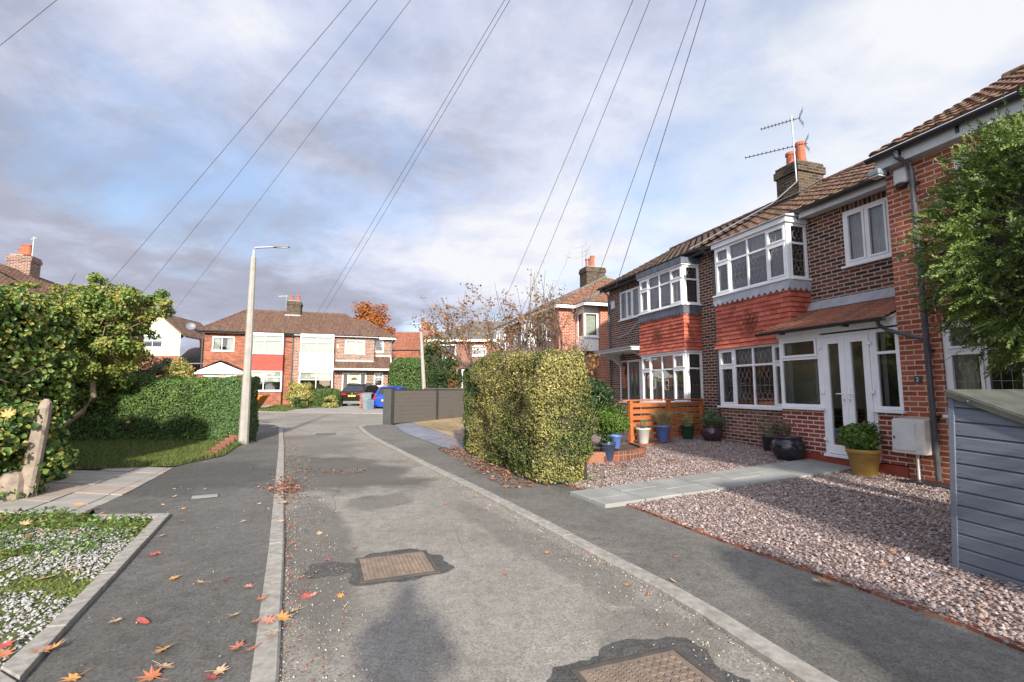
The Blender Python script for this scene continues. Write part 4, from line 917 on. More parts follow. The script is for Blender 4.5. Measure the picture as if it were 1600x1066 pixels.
    # little gable cheek of the extension, facing away from the viewer side
    MB().poly([(.15,0,5.0),(.15,7,5.0),(.15,3.5,7.0)]).build('wall','brick_red',h)
    MB().box(.13,5.3,-.19,-.165,4.97,5.19).build('fascia','fascia_grey',h); MB().box(.13,5.3,-.165,0,4.97,4.995).build('soffit','fascia_grey',h)
    gutter(h,(.05,-.26,5.17),(5.35,-.26,5.17),.065)
    m=MB()
    for i in range(7): x=.5+i*.75; m.box(x-.02,x+.02,-.21,-.191,5.03,5.17)
    m.build('gutter_bracket','black',h)
    # downpipe with bends
    pipe(h,[(.50,-.27,5.11),(.50,-.27,5.03),(.55,-.13,4.93),(.57,-.075,4.80),(.58,-.075,.2)],.036)
    m=MB()
    for z in (4.6,3.2,2.06,1.1): m.box(.53,.63,-.08,0,z-.02,z+.02)
    m.build('pipe_clip','black',h)
    pipe(h,[(.02,-.26,2.62),(.02,-.22,2.50),(.08,-.13,2.42),(.42,-.09,2.28),(.56,-.08,2.24)],.030)
    pipe(h,[(-4.88,.62,5.2),(-4.88,.75,5.05),(-4.86,.93,4.85),(-4.86,.94,.25)],.036)
    # alarm box, floodlight, number, meter box
    a=MB().box(.30,.50,-.085,0,4.66,4.92).build('alarm_box','offwhite',h,bevel=.035)
    MB().lathe([(.0,0),(.07,0),(.085,.04),(.05,.07),(0,.075)],(0,0,0),14).build('alarm_lens','black',a,loc=(.40,-.06,4.61))
    f=MB().box(.10,.28,-.34,-.15,4.85,4.95).build('floodlight','greyplastic',h,bevel=.02); MB().box(.115,.265,-.325,-.17,4.835,4.85).build('lamp_glass','offwhite',f); MB().box(.17,.21,-.15,0,4.91,4.95).build('bracket','black',f)
    n=MB().box(.33,.43,-.02,0,1.585,1.695).build('number_plaque','charcoal',h,bevel=.003)
    tc=bpy.data.curves.new('digit','FONT'); tc.body='2'; tc.size=.085; tc.align_x='CENTER'; tc.align_y='CENTER'; to=bpy.data.objects.new('digit',tc); COL.objects.link(to)
    dg=bpy.context.evaluated_depsgraph_get(); me=bpy.data.meshes.new_from_object(to.evaluated_get(dg)); bpy.data.objects.remove(to); do=bpy.data.objects.new('digit',me); COL.objects.link(do); me.materials.clear(); me.materials.append(MAT['white']); do.parent=n; do.rotation_euler=(math.pi/2,0,0); do.location=(.38,-.023,1.64)
    mb=MB(); mb.hexa([(.09,-.25,.55),(.54,-.25,.55),(.54,0,.55),(.09,0,.55)],[(.09,-.21,1.05),(.54,-.21,1.05),(.54,0,1.07),(.09,0,1.07)]); b=mb.build('meter_box','meter',h,bevel=.015)
    mb=MB(); mb.hexa([(.12,-.262,.60),(.42,-.262,.60),(.42,-.24,.60),(.12,-.24,.60)],[(.12,-.232,.99),(.42,-.232,.99),(.42,-.21,.99),(.12,-.21,.99)]); mb.build('meter_door','offwhite',b,bevel=.004)
    MB().box(.135,.15,-.262,-.245,.76,.80).build('keyhole','black',b)
    MB().tube([(.33,-.07,.12),(.33,-.07,.56)],.022,8).build('cable_conduit','offwhite',h)
    # ---- porch
    px0,px1=-2.08,.15
    m=MB(); m.box(px0,-1.19,.0,.99,.335,1.125); m.build('porch_wall','brick_porch',h); MB().box(-.26,.149,.0,.2,.335,1.145).build('porch_wall','brick_porch',h)
    m=MB(); m.box(px0-.02,-1.0,-.02,.99,.0,.335); m.box(-1.0,.149,-.02,.9,0,.32); m.build('porch_plinth','redpaint',h)
    MB().box(-1.19,-.26,-.075,.1,.321,.372).build('door_step','white',h,bevel=.006)
    window(h,px0,-1.19,1.16,2.50,.0,[1],.70,rm=False,open_=(),fw=.06,sill=.05,curtain=('sides',.16))
    m=MB(); s=.045; a_,b_,c_,e_=px0+.065,-1.255,2.10,2.435
    m.box(a_,a_+s,-.016,.02,c_,e_); m.box(b_-s,b_,-.016,.02,c_,e_); m.box(a_+s,b_-s,-.015,.02,e_-s,e_); m.box(a_+s,b_-s,-.015,.02,c_,c_+s); m.build('top_light','white',h)
    window(h,-.25,.148,1.17,2.47,.0,[1],.72,rm=False,fw=.055,sill=.05,curtain=('sides',.13))
    TP=frameT(px0,.985,-math.pi/2); window(h,0,.92,1.16,2.50,0,[1],.70,T=TP,rm=False,fw=.06,sill=0)
    # double doors
    x0,x1,z0,z1=-1.19,-.25,.375,2.47
    m=MB(); m.box(x0,x0+.05,-.005,.07,z0,z1); m.box(x1-.05,x1,-.005,.07,z0,z1); m.box(x0+.05,x1-.05,-.004,.07,z1-.05,z1); m.build('door_frame','white',h)
    mid=(x0+x1)/2
    for sgn,(a,b) in ((1,(x0+.053,mid-.002)),(-1,(mid+.002,x1-.053))):
        d=MB(); st=.105; y0,y1=-.022,.045; q0,q1=z0+.006,z1-.053
        d.box(a,a+st,y0,y1,q0,q1); d.box(b-st,b,y0,y1,q0,q1); d.box(a+st,b-st,y0+.001,y1,q1-.12,q1); d.box(a+st,b-st,y0+.001,y1,q0,q0+.15); dd=d.build('door','white',h,bevel=.004)
        MB().poly([(a+st,.01,q0+.15),(b-st,.01,q0+.15),(b-st,.01,q1-.12),(a+st,.01,q1-.12)]).build('pane','glass',dd)
        hx=(b-.05) if sgn>0 else (a+.05); hm=MB(); hm.box(hx-.018,hx+.018,y0-.012,y0,1.26,1.50); hm.tube([(hx,y0-.01,1.42),(hx,y0-.05,1.42)],.010,8); hm.tube([(hx,y0-.05,1.42),(hx-sgn*.11,y0-.05,1.415)],.010,8); hm.build('handle','white',dd,bevel=.003)
        MB().box(hx-.006,hx+.006,y0-.014,y0-.011,1.29,1.33).build('keyhole','black',dd)
        for z in (.62,1.45,2.25):
            hx2=a-.02 if sgn>0 else b+.02; MB().box(hx2-.035,hx2+.035,y0-.03,y0+.0,z-.03,z+.03).build('hinge','white',dd,bevel=.01)
    # porch ceiling beam, roof, lead, gutter
    MB().box(px0-.02,.148,-.03,.04,2.50,2.62).build('porch_fascia','white',h)
    m=MB(); roof_plane(m,(-2.30,-.24,2.62),(.145,-.24,2.62),(.145,1.0,3.14),(-2.18,1.0,3.14),.12,.33,amp=.002,lip=.024,sub=2); m.build('porch_roof','plain_tile',h)
    MB().prism([(-2.2,1.0,2.62),(-2.2,-.16,2.62),(-2.2,1.0,3.12)],(2.34,0,0)).build('porch_ceiling','white',h)
    MB().hexa([(-2.2,.86,3.105),(.147,.86,3.105),(.147,.99,3.15),(-2.2,.99,3.15)],[(-2.2,.86,3.115),(.147,.86,3.115),(.147,.99,3.30),(-2.2,.99,3.30)]).build('lead_flashing','lead_roof',h)
    gutter(h,(-2.36,-.28,2.605),(.145,-.28,2.605),.05,brk=.85)
    MB().box(.1,.149,-.24,1.0,2.7,3.2).build('abutment_flashing','lead',h) if False else None
    # chimney and aerials
    c=chimney(h,-4.7,-4.0,3.05,3.95,6.4,7.62,[(-4.45,3.35,1.05),(-4.2,3.42,1.5)],pr=.125,ph=.4)
    MB().poly([(-4.75,3.0,6.69),(-3.95,3.0,6.69),(-3.9,3.98,7.26),(-4.8,3.98,7.26)]).build('chimney_flashing','lead',c)
    m=MB(); m.tube([(-4.0,2.98,7.0),(-4.02,2.96,8.85)],.02,8); m.build('aerial_mast','alu',c); m=MB(); mt=(-4.02,2.96,8.72); yagi(m,mt,(-.75,-.66,-.06),.95,10,.2); yagi(m,(-4.02,2.96,7.98),(-.75,-.66,-.02),1.5,13,.2)
    m.build('aerial','iron_dark',c)
    m=MB(); m.tube([(-3.97,2.94,7.3),(-3.93,2.9,6.95),(-4.3,2.4,6.42),(-4.9,1.5,5.88),(-5.6,.8,5.42)],.012,5); m.build('aerial_cable','alu',c)
    return h
house_near()
def house_left():
    rz=ANG-math.pi/2
    h=thing('brick_house','dark brown brick house with grey front door and dark lead bands, behind the orange fence','house',HL(-4.95,0,0),rz)
    X0=-5.6 # left end (local)
    def w_(x): return x+4.95
    # main wall y=1 with door recess and window
    sw=(w_(-9.76),w_(-8.5),3.95,4.97); dr=(w_(-9.95),w_(-8.32),.28,2.50)
    wall('wall',X0,w_(-7.66),.0,5.22,[sw,dr],'brick_purple',h,y=1.0); wall('wall',w_(-5.55),0,.0,5.22,[],'brick_purple',h,y=1.0)
    MB().box(w_(-9.85),w_(-8.4),.994,1.0,4.98,5.20).build('lintel','soldier_dark',h)
    MB().poly([(X0,8,0),(X0,1,0),(X0,1,5.22),(X0,8,5.22)]).build('wall','brick_side',h); MB().poly([(X0,8,5.22),(X0,1,5.22),(X0,4.5,7.2)]).build('wall','brick_side',h)
    MB().poly([(0,8,0),(X0,8,0),(X0,8,5.22),(0,8,5.22)]).build('wall','brick_side',h)
    window(h,*sw,.98,[1,1,1],None,lead=True,open_=(1,),curtain=('net',1.0))
    # door group
    x0,x1=dr[0],dr[1]; xa,xb=w_(-9.40),w_(-8.62)
    window(h,x0,xa-.0,1.05,2.50,1.03,[1],None,lead=False,rm=False,fw=.045,sill=.03); window(h,xb,x1,1.05,2.50,1.03,[1],None,lead=False,rm=False,fw=.045,sill=.03)
    MB().box(x0,xa,1.03,1.12,.28,1.02).build('wall','brick_plinth',h); MB().box(xb,x1,1.03,1.12,.28,1.02).build('wall','brick_plinth',h)
    m=MB(); m.box(xa+.002,xa+.06,1.02,1.10,.28,2.50); m.box(xb-.06,xb-.002,1.02,1.10,.28,2.50); m.box(xa+.06,xb-.06,1.021,1.10,2.43,2.50); m.build('door_frame','white',h)
    d=MB().box(xa+.062,xb-.062,1.04,1.09,.30,2.43).build('door','charcoal',h)
    for k in (-.14,.14): c=(xa+xb)/2+k; MB().box(c-.055,c+.055,1.034,1.041,1.25,2.25).build('door_glass','carglass',d)
    c=(xa+xb)/2; MB().box(c-.12,c+.12,1.03,1.04,1.05,1.10).build('letter_plate','alu',d); MB().tube([(xb-.12,1.04,1.25),(xb-.12,.99,1.25),(xb-.22,.99,1.25)],.01,6).build('handle','alu',d)
    MB().box(x0,x1,2.2,2.25,.2,2.6).build('interior','room',h)
    # canopy with brackets and lantern
    cx0,cx1=w_(-10.15),w_(-7.72)
    cn=MB(); cn.box(cx0,cx1,.15,.99,2.72,2.80); cn.box(cx0-.05,cx1+.03,.09,.99,2.801,2.835); cc=cn.build('door_canopy','offwhite',h,bevel=.01)
    MB().hexa([(cx0-.06,.08,2.836),(cx1+.04,.08,2.836),(cx1+.04,.99,2.836),(cx0-.06,.99,2.836)],[(cx0-.06,.08,2.85),(cx1+.04,.08,2.85),(cx1+.04,.99,2.93),(cx0-.06,.99,2.93)]).build('canopy_lead','lead_dark',cc)
    for x in (cx0+.25,cx1-.35):
        pr=[(x,.99,2.30),(x,.99,2.72),(x,.35,2.72),(x,.38,2.66),(x,.55,2.60),(x,.75,2.50),(x,.90,2.38)]; MB().prism(pr,(.07,0,0)).build('canopy_bracket','offwhite',cc)
    MB().lathe([(.015,0),(.05,.02),(.06,.16),(.07,.17),(.02,.22),(.01,.27)],(w_(-9.0),.6,2.45),8).build('lantern','black',cc)
    # bay
    bx0,bx1,by=w_(-7.66),w_(-5.55),.45
    m=MB(); m.box(bx0,bx1,by,1.0,0,1.09); m.build('wall','brick_plinth',h)
    TR=frameT(bx1,by,math.pi/2); TL=frameT(bx0,1.0,-math.pi/2)
    window(h,bx0,bx1,1.11,2.50,by,[.82,1,1,.86],.70,lead=True,open_=(0,3),curtain=('net',.30),rm=False,fw=.05); bayroom(h,bx0,bx1,1.0,2.65)
    window(h,.075,.55,1.11,2.50,0,[1],.70,T=TR,lead=True,rm=False,sill=0); window(h,0,.475,1.11,2.50,0,[1],.70,T=TL,lead=True,rm=False,sill=0)
    MB().box(bx0-.03,bx1+.03,by-.03,.999,2.502,2.56).build('bay_fascia','white',h)
    tile_band(h,bx0,bx1,by,2.56,3.62,1.0,10,'hung_tile'); scallop(h,bx0,bx1,by,3.60,3.80,1.0,'lead_dark'); ornament(h,w_(-6.65),3.1,by-.045,s=.12)
    MB().box(bx0,bx1,by+.01,1.0,3.62,3.83).build('bay_core','white',h)
    window(h,bx0,bx1,3.84,4.92,by,[.80,1,1,.9],.68,lead=True,open_=(0,3),curtain=('net',.9),rm=False,fw=.05); bayroom(h,bx0,bx1,3.75,4.95)
    window(h,.075,.55,3.84,4.92,0,[1],.66,T=TR,lead=True,rm=False,sill=.05); window(h,0,.475,3.84,4.92,0,[1],.66,T=TL,lead=True,rm=False,sill=0)
    MB().box(bx0-.04,bx1+.04,by-.05,.999,4.925,4.96).build('bay_fascia','white',h)
    MB().box(bx0-.06,bx1+.06,by-.08,.998,4.961,5.13).build('bay_roof','lead_dark',h)
    RP=math.tan(R(29.5)); ey,ez=.66,5.28; ry,rzz=4.0,5.23+(4.0-.66)*RP; L=X0-.2
    MB().box(L,0,.70,.74,5.13,5.29).build('fascia','blackwood',h); MB().box(L,0,.74,1.0,5.17,5.20).build('soffit','blackwood',h); gutter(h,(L,.62,5.27),(0,.62,5.27))
    m=MB(); roof_plane(m,(L,ey,ez),(0,ey,ez),(0,ry,rzz),(L,ry,rzz),.30,.30); roof_plane(m,(0,2*ry-ey,ez),(L,2*ry-ey,ez),(L,ry,rzz),(0,ry,rzz),.3,.3,sub=2); rf=m.build('roof','roof_dark',h)
    m=MB(); ridge_caps(m,(L,ry,rzz),(0,ry,rzz)); m.build('ridge_tiles','roof_dark',rf)
    MB().box(w_(-10.35),w_(-10.1),.93,1.0,4.45,4.75).build('alarm_box','offwhite',h,bevel=.03)
    pipe(h,[(w_(-10.45),.62,5.2),(w_(-10.45),.9,5.0),(w_(-10.45),.94,.3)],.035)
    m=MB(); m.tube([(w_(-9.9),.975,3.35),(w_(-9.2),.975,3.45),(w_(-8.6),.975,3.75)],.01,4); m.build('wall_cable','offwhite',h)
house_left()
# ============================================================= OTHER HOUSES
def hip_roof(parent,x0,x1,y0,y1,ez,rx0,rx1,rz_,mat,front=True,ch=.33,tw=.30,left=True,right=True,amp=.02,caps=True,back=True):
    ym=(y0+y1)/2; m=MB(); roof_plane(m,(x0,y0,ez),(x1,y0,ez),(rx1,ym,rz_),(rx0,ym,rz_),ch,tw,amp=amp,sub=4)
    if back: roof_plane(m,(x1,y1,ez),(x0,y1,ez),(rx0,ym,rz_),(rx1,ym,rz_),ch,tw,amp=amp,sub=2)
    if left and rx0>x0+.1: roof_plane(m,(x0,y1,ez),(x0,y0,ez),(rx0,ym,rz_),(rx0,ym,rz_),ch,tw,amp=amp,sub=4)
    if right and rx1<x1-.1: roof_plane(m,(x1,y0,ez),(x1,y1,ez),(rx1,ym,rz_),(rx1,ym,rz_),ch,tw,amp=amp,sub=4)
    r=m.build('roof',mat,parent)
    if caps:
        m=MB(); ridge_caps(m,(rx0,ym,rz_),(rx1,ym,rz_),.10,.45)
        if left and rx0>x0+.1: ridge_caps(m,(x0,y0,ez+.02),(rx0,ym,rz_),.09,.45)
        if right and rx1<x1-.1: ridge_caps(m,(x1,y0,ez+.02),(rx1,ym,rz_),.09,.45)
        m.build('ridge_tiles',mat,r)
    return r
FX,FY,FZ=-21.51,33.4,.0
def FLoc(x,y,z=0): return (FX+math.cos(ANG)*x-math.sin(ANG)*y,FY+math.sin(ANG)*x+math.cos(ANG)*y,z)
def far_left():
    h=thing('brick_house','far orange brick house with flat red tiled panel and small pitched white porch','house',FLoc(0,0,0),ANG)
    S=5.75; w1=(.48,1.86,4.17,5.2); b0,b1=2.75,5.1; by=-.5
    wall('wall',0,2.8,.2,5.5,[w1],'brick_far',h); wall('wall',5.02,S,.2,5.5,[],'brick_far',h)
    MB().poly([(0,8,.2),(0,0,.2),(0,0,5.5),(0,8,5.5)]).build('wall','brick_far',h)
    window(h,*w1,.02,[.75,1],None,mat='white_far',curtain=('sides',.33),fw=.07)
    m=MB(); m.box(b0,b1,by,0,.2,1.33); m.build('wall','brick_far',h)
    for z0,z1,c in ((1.36,2.78,('blind',.55)),(4.02,5.38,('blind',1.))):
        window(h,b0,b1,z0,z1,by,[1,1],.72,mat='white_far',curtain=c,fw=.075,rm=False); bayroom(h,b0,b1,z0-.1,z1,0.0)
        for xx in (b0,b1): MB().box(xx-.0 if xx==b0 else xx-.06,xx+.06 if xx==b0 else xx,by+.065,0,z0,z1).build('bay_side','white_far',h)
    MB().box(b0+.02,b1-.02,by+.02,0,5.38,5.5).build('bay_core','white_far',h)
    tile_band(h,b0,b1,by,2.80,4.0,0,10,'hung_far',flare=.01)
    # porch
    P=MB(); P.box(.12,2.75,-1.5,0,.2,1.5); P.box(.12,.45,-1.5,0,1.5,2.45); P.box(2.42,2.75,-1.5,0,1.5,2.45); P.build('porch_wall','brick_far',h)
    window(h,.46,1.05,1.5,2.42,-1.45,[1],.5,mat='white_far',rm=False,sill=0,fw=.12); window(h,1.82,2.41,1.5,2.42,-1.45,[1],.5,mat='white_far',rm=False,sill=0,fw=.12)
    MB().box(1.06,1.81,-1.44,-1.36,.3,2.42).build('door','cream',h); MB().box(1.13,1.40,-1.455,-1.441,1.5,2.2).build('door_glass','carglass',h); MB().box(1.47,1.74,-1.455,-1.441,1.5,2.2).build('door_glass','carglass',h)
    MB().prism([(.0,-1.55,2.52),(2.87,-1.55,2.52),(2.75,-1.55,2.72),(1.43,-1.55,3.30),(.12,-1.55,2.72)],(0,.06,0)).build('porch_gable','white_far',h)
    m=MB(); roof_plane(m,(-.12,0,2.66),(-.12,-1.62,2.66),(1.43,-1.62,3.42),(1.43,0,3.42),.2,.33,amp=.004,lip=.02,sub=2); roof_plane(m,(2.98,-1.62,2.66),(2.98,0,2.66),(1.43,0,3.42),(1.43,-1.62,3.42),.2,.33,amp=.004,lip=.02,sub=2); m.build('porch_roof','roof_red',h)
    MB().box(-.05,2.9,-1.6,-1.56,2.50,2.60).build('porch_fascia','white_far',h)
    # roof half: hip on left, straight at the party line
    m=MB(); ez,rz_,y0,y1=5.56,7.72,-.35,8.35; ym=4.; x0=-.42
    roof_plane(m,(x0,y0,ez),(S,y0,ez),(S,ym,rz_),(1.7,ym,rz_),.33,.30,amp=.025,sub=4); roof_plane(m,(x0,y1,ez),(x0,y0,ez),(1.7,ym,rz_),(1.7,ym,rz_),.33,.30,amp=.025,sub=4); roof_plane(m,(S,y1,ez),(x0,y1,ez),(1.7,ym,rz_),(S,ym,rz_),.33,.3,sub=2)
    rf=m.build('roof','roof_red',h); m=MB(); ridge_caps(m,(1.7,ym,rz_),(S,ym,rz_)); ridge_caps(m,(x0,y0,ez),(1.7,ym,rz_),.09); m.build('ridge_tiles','roof_red',rf)
    MB().box(x0+.08,S,-.32,0,5.45,5.5).build('soffit','blackwood',h); gutter(h,(x0,-.40,5.52),(S,-.40,5.52),.07); m=MB(); m.box(x0+.05,S,-.35,-.32,5.40,5.54); m.build('fascia','blackwood',h)
    pipe(h,[(-.3,-.38,5.45),(-.1,-.08,5.2),(-.06,-.06,.4)],.04); pipe(h,[(S-.07,-.38,5.5),(S-.07,-.08,5.2),(S-.07,-.06,.4)],.045); MB().tube([(5.15,-.06,5.0),(S-.07,-.07,4.9)],.03,6).build('waste_pipe','black',h)
    dsh=MB(); dsh.lathe([(0,0),(.15,.02),(.26,.07),(.30,.11)],(0,0,0),16,False); o=dsh.build('satellite_dish','greyplastic',h,smooth=True,loc=(-.75,-.5,5.75)); o.rotation_euler=(R(65),0,R(20))
    MB().tube([(-.1,0,5.35),(-.55,-.1,5.55),(-.75,-.48,5.72)],.02,5).build('dish_arm','black',h)
    c=chimney(h,S-1.05,S+.0-.02,3.3,4.5,7.0,8.55,[(S-.78,3.9,1.3),(S-.28,3.9,1.35)],pr=.12,ph=.42)
    MB().box(S-1.15,S-.0,3.15,4.6,7.25,7.42).build('chimney_flashing','lead_roof',c)
    m=MB(); m.tube([(S-1.08,3.25,7.9),(S-1.1,3.25,9.0)],.02,5); yagi(m,(S-1.1,3.25,8.9),(-.9,-.2,-.1),.7,5,.3,False); m.build('aerial','alu',c)
far_left()
def far_right():
    ox=5.75
    h=thing('brick_house','far chequered brick house with plain white panel and cream fanlight door','house',FLoc(ox,0,0),ANG)
    W_=5.70; b0,b1=.48,2.78; by=-.5; uw=(3.55,4.98,4.18,5.22); dd=(3.42,5.15,.35,2.72)
    wall('wall',0,b0,.2,5.5,[],'brick_chequer',h); wall('wall',b1,W_,.2,5.5,[uw,dd],'brick_chequer',h)
    MB().box(b1-.02,b1+.14,-.03,0,.2,5.45).build('brick_pier','brick_side',h)
    window(h,*uw,.02,[1.2,1],None,mat='white_far',curtain=('net',1.),fw=.07)
    for z0,z1,c,tr in ((1.36,2.75,('blind',.42),.60),(4.05,5.40,('net',1.),.66)):
        window(h,b0,b1,z0,z1,by,[1,1],tr,mat='white_far',curtain=c,fw=.085,rm=False); bayroom(h,b0,b1,z0-.1,z1,0.0)
        for xx in (b0,b1): MB().box(xx if xx==b0 else xx-.06,xx+.06 if xx==b0 else xx,by+.065,0,z0,z1).build('bay_side','white_far',h)
    m=MB(); m.box(b0-.02,b1+.02,by-.02,0,2.77,4.02); m.build('bay_panel','white_far',h); MB().box(b0,b1,by,0,.2,1.33).build('bay_panel','white_far',h); MB().box(b0,b1,by+.01,0,5.40,5.52).build('bay_head','white_far',h)
    # door with fanlight and side lights
    x0,x1,z0,z1=dd; m=MB(); m.box(x0,x0+.08,.02,.1,z0,z1); m.box(x1-.08,x1,.02,.1,z0,z1); m.box(x0+.08,x1-.08,.02,.1,z1-.08,z1); m.box(x0+.38,x0+.50,.02,.1,z0,z1-.08); m.box(x1-.50,x1-.38,.02,.1,z0,z1-.08); m.build('door_frame','white_far',h)
    for a in (x0+.08,x1-.38): MB().box(a,a+.30,.05,.07,z0,z1-.08).build('side_light','carglass',h)
    d=MB().box(x0+.5,x1-.5,.04,.09,z0,z1-.08).build('door','cream',h); c=(x0+x1)/2
    fan=[(c+.22*math.cos(t*math.pi/10),.035,2.18+.2*math.sin(t*math.pi/10)) for t in range(11)]; MB().poly(fan[::-1]).build('fanlight','carglass',d); MB().box(c-.02,c+.02,.02,.04,1.85,1.98).build('knocker','black',d)
    # wing set back 1 m
    yw=1.0; w2=(5.75,6.42,4.42,5.4); w3=(5.72,6.40,1.70,2.75)
    wall('wall',W_,7.08,.2,5.5,[(w2[0],w2[1],w2[2],w2[3])],'brick_chequer',h,y=yw); window(h,*w2,yw+.02,[1],.7,mat='white_far',curtain=('net',.6),fw=.09)
    MB().poly([(W_,yw,2.9),(W_,0,2.9),(W_,0,5.5),(W_,yw,5.5)][::-1]).build('wall','brick_side',h)
    wall('wall',W_,6.75,.2,2.95,[(w3[0],w3[1],w3[2],w3[3])],'brick_chequer',h,y=-.0); window(h,*w3,.02,[1],.68,mat='white_far',curtain=('net',.6),fw=.09)
    MB().poly([(6.75,0,.2),(6.75,yw,.2),(6.75,yw,3.0),(6.75,0,3.0)]).build('wall','brick_side',h)
    MB().poly([(7.08,yw,.2),(7.08,8,.2),(7.08,8,5.5),(7.08,yw,5.5)]).build('wall','brick_side',h)
    # lean-to tiled canopy
    m=MB(); roof_plane(m,(b1+.05,-.75,3.02),(6.95,-.75,3.02),(6.95,.98,3.62) if False else (6.55,-.02,3.55),(b1+.05,-.02,3.55),.2,.3,amp=.02,sub=4); roof_plane(m,(W_,-.4,3.2),(6.95,-.4,3.2),(6.95,.98,4.05),(W_,.98,4.05),.2,.3,amp=.02,sub=4); m.build('canopy_roof','roof_red',h)
    MB().box(b1+.05,6.95,-.78,-.74,2.90,3.02).build('fascia','white_far',h); MB().box(b1+.05,6.9,-.74,0,2.93,2.96).build('soffit','white_far',h)
    MB().box(b1+.1,W_-.02,-.03,-.003,3.56,3.68).build('lead_flashing','lead_roof',h); MB().box(W_+.01,7.05,.93,.99,4.03,4.18).build('lead_flashing','lead_roof',h)
    MB().tube([(6.97,-.8,3.0),(6.97,.9,4.12)],.045,6).build('verge_trim','white_far',h)
    ez,rz_,y0,y1,ym=5.56,7.72,-.35,8.35,4.; m=MB(); rx=3.4
    roof_plane(m,(0,y0,ez),(W_+.3,y0,ez),(rx,ym,rz_),(0,ym,rz_),.33,.30,amp=.025,sub=4); roof_plane(m,(W_+.3,y0,ez),(W_+.3,y1,ez),(rx,ym,rz_),(rx,ym,rz_),.33,.30,amp=.025,sub=4); roof_plane(m,(W_+.3,y1,ez),(0,y1,ez),(0,ym,rz_),(rx,ym,rz_),.33,.3,sub=2)
    roof_plane(m,(3.2,yw-.35,ez-.02),(7.4,yw-.35,ez-.02),(4.9,4.6,7.45),(3.2,4.6,7.45),.33,.3,amp=.025,sub=4); roof_plane(m,(7.4,yw-.35,ez-.02),(7.4,8.35,ez-.02),(4.9,4.6,7.45),(4.9,4.6,7.45),.33,.3,amp=.025,sub=4)
    rf=m.build('roof','roof_red',h); m=MB(); ridge_caps(m,(0,ym,rz_),(rx,ym,rz_)); ridge_caps(m,(W_+.3,y0,ez),(rx,ym,rz_),.09); ridge_caps(m,(7.4,yw-.35,ez),(4.9,4.6,7.45),.09); m.build('ridge_tiles','roof_red',rf)
    MB().box(0,W_+.25,-.34,-.3,5.42,5.56).build('fascia','white_far',h); MB().box(W_+.26,7.36,yw-.34,yw-.3,5.40,5.54).build('fascia','white_far',h); MB().box(7.32,7.36,yw-.3,8.2,5.40,5.54).build('fascia','white_far',h); gutter(h,(0,-.40,5.54),(W_+.3,-.40,5.54),.06)
    MB().box(.05,W_,-.3,0,5.46,5.49).build('soffit','white_far',h); MB().box(W_,7.3,yw-.3,yw,5.44,5.47).build('soffit','white_far',h)
    pipe(h,[(7.15,yw-.38,5.5),(7.0,yw-.1,5.1),(6.99,yw-.06,.4)],.045,'greyplastic')
    dsh=MB(); dsh.lathe([(0,0),(.15,.02),(.30,.08),(.38,.14)],(0,0,0),16,False); o=dsh.build('satellite_dish','greyplastic',h,smooth=True,loc=(7.55,1.4,3.6)); o.rotation_euler=(R(70),0,R(-10)); MB().tube([(7.08,1.5,3.5),(7.5,1.45,3.6)],.02,5).build('dish_arm','black',h)
    MB().box(2.95,3.12,-.06,-.003,4.55,4.85).build('alarm_box','cream',h)
    m=MB(); m.box(7.09,7.13,2.2,3.1,.3,2.6); m.build('side_door','white_far',h)
far_right()
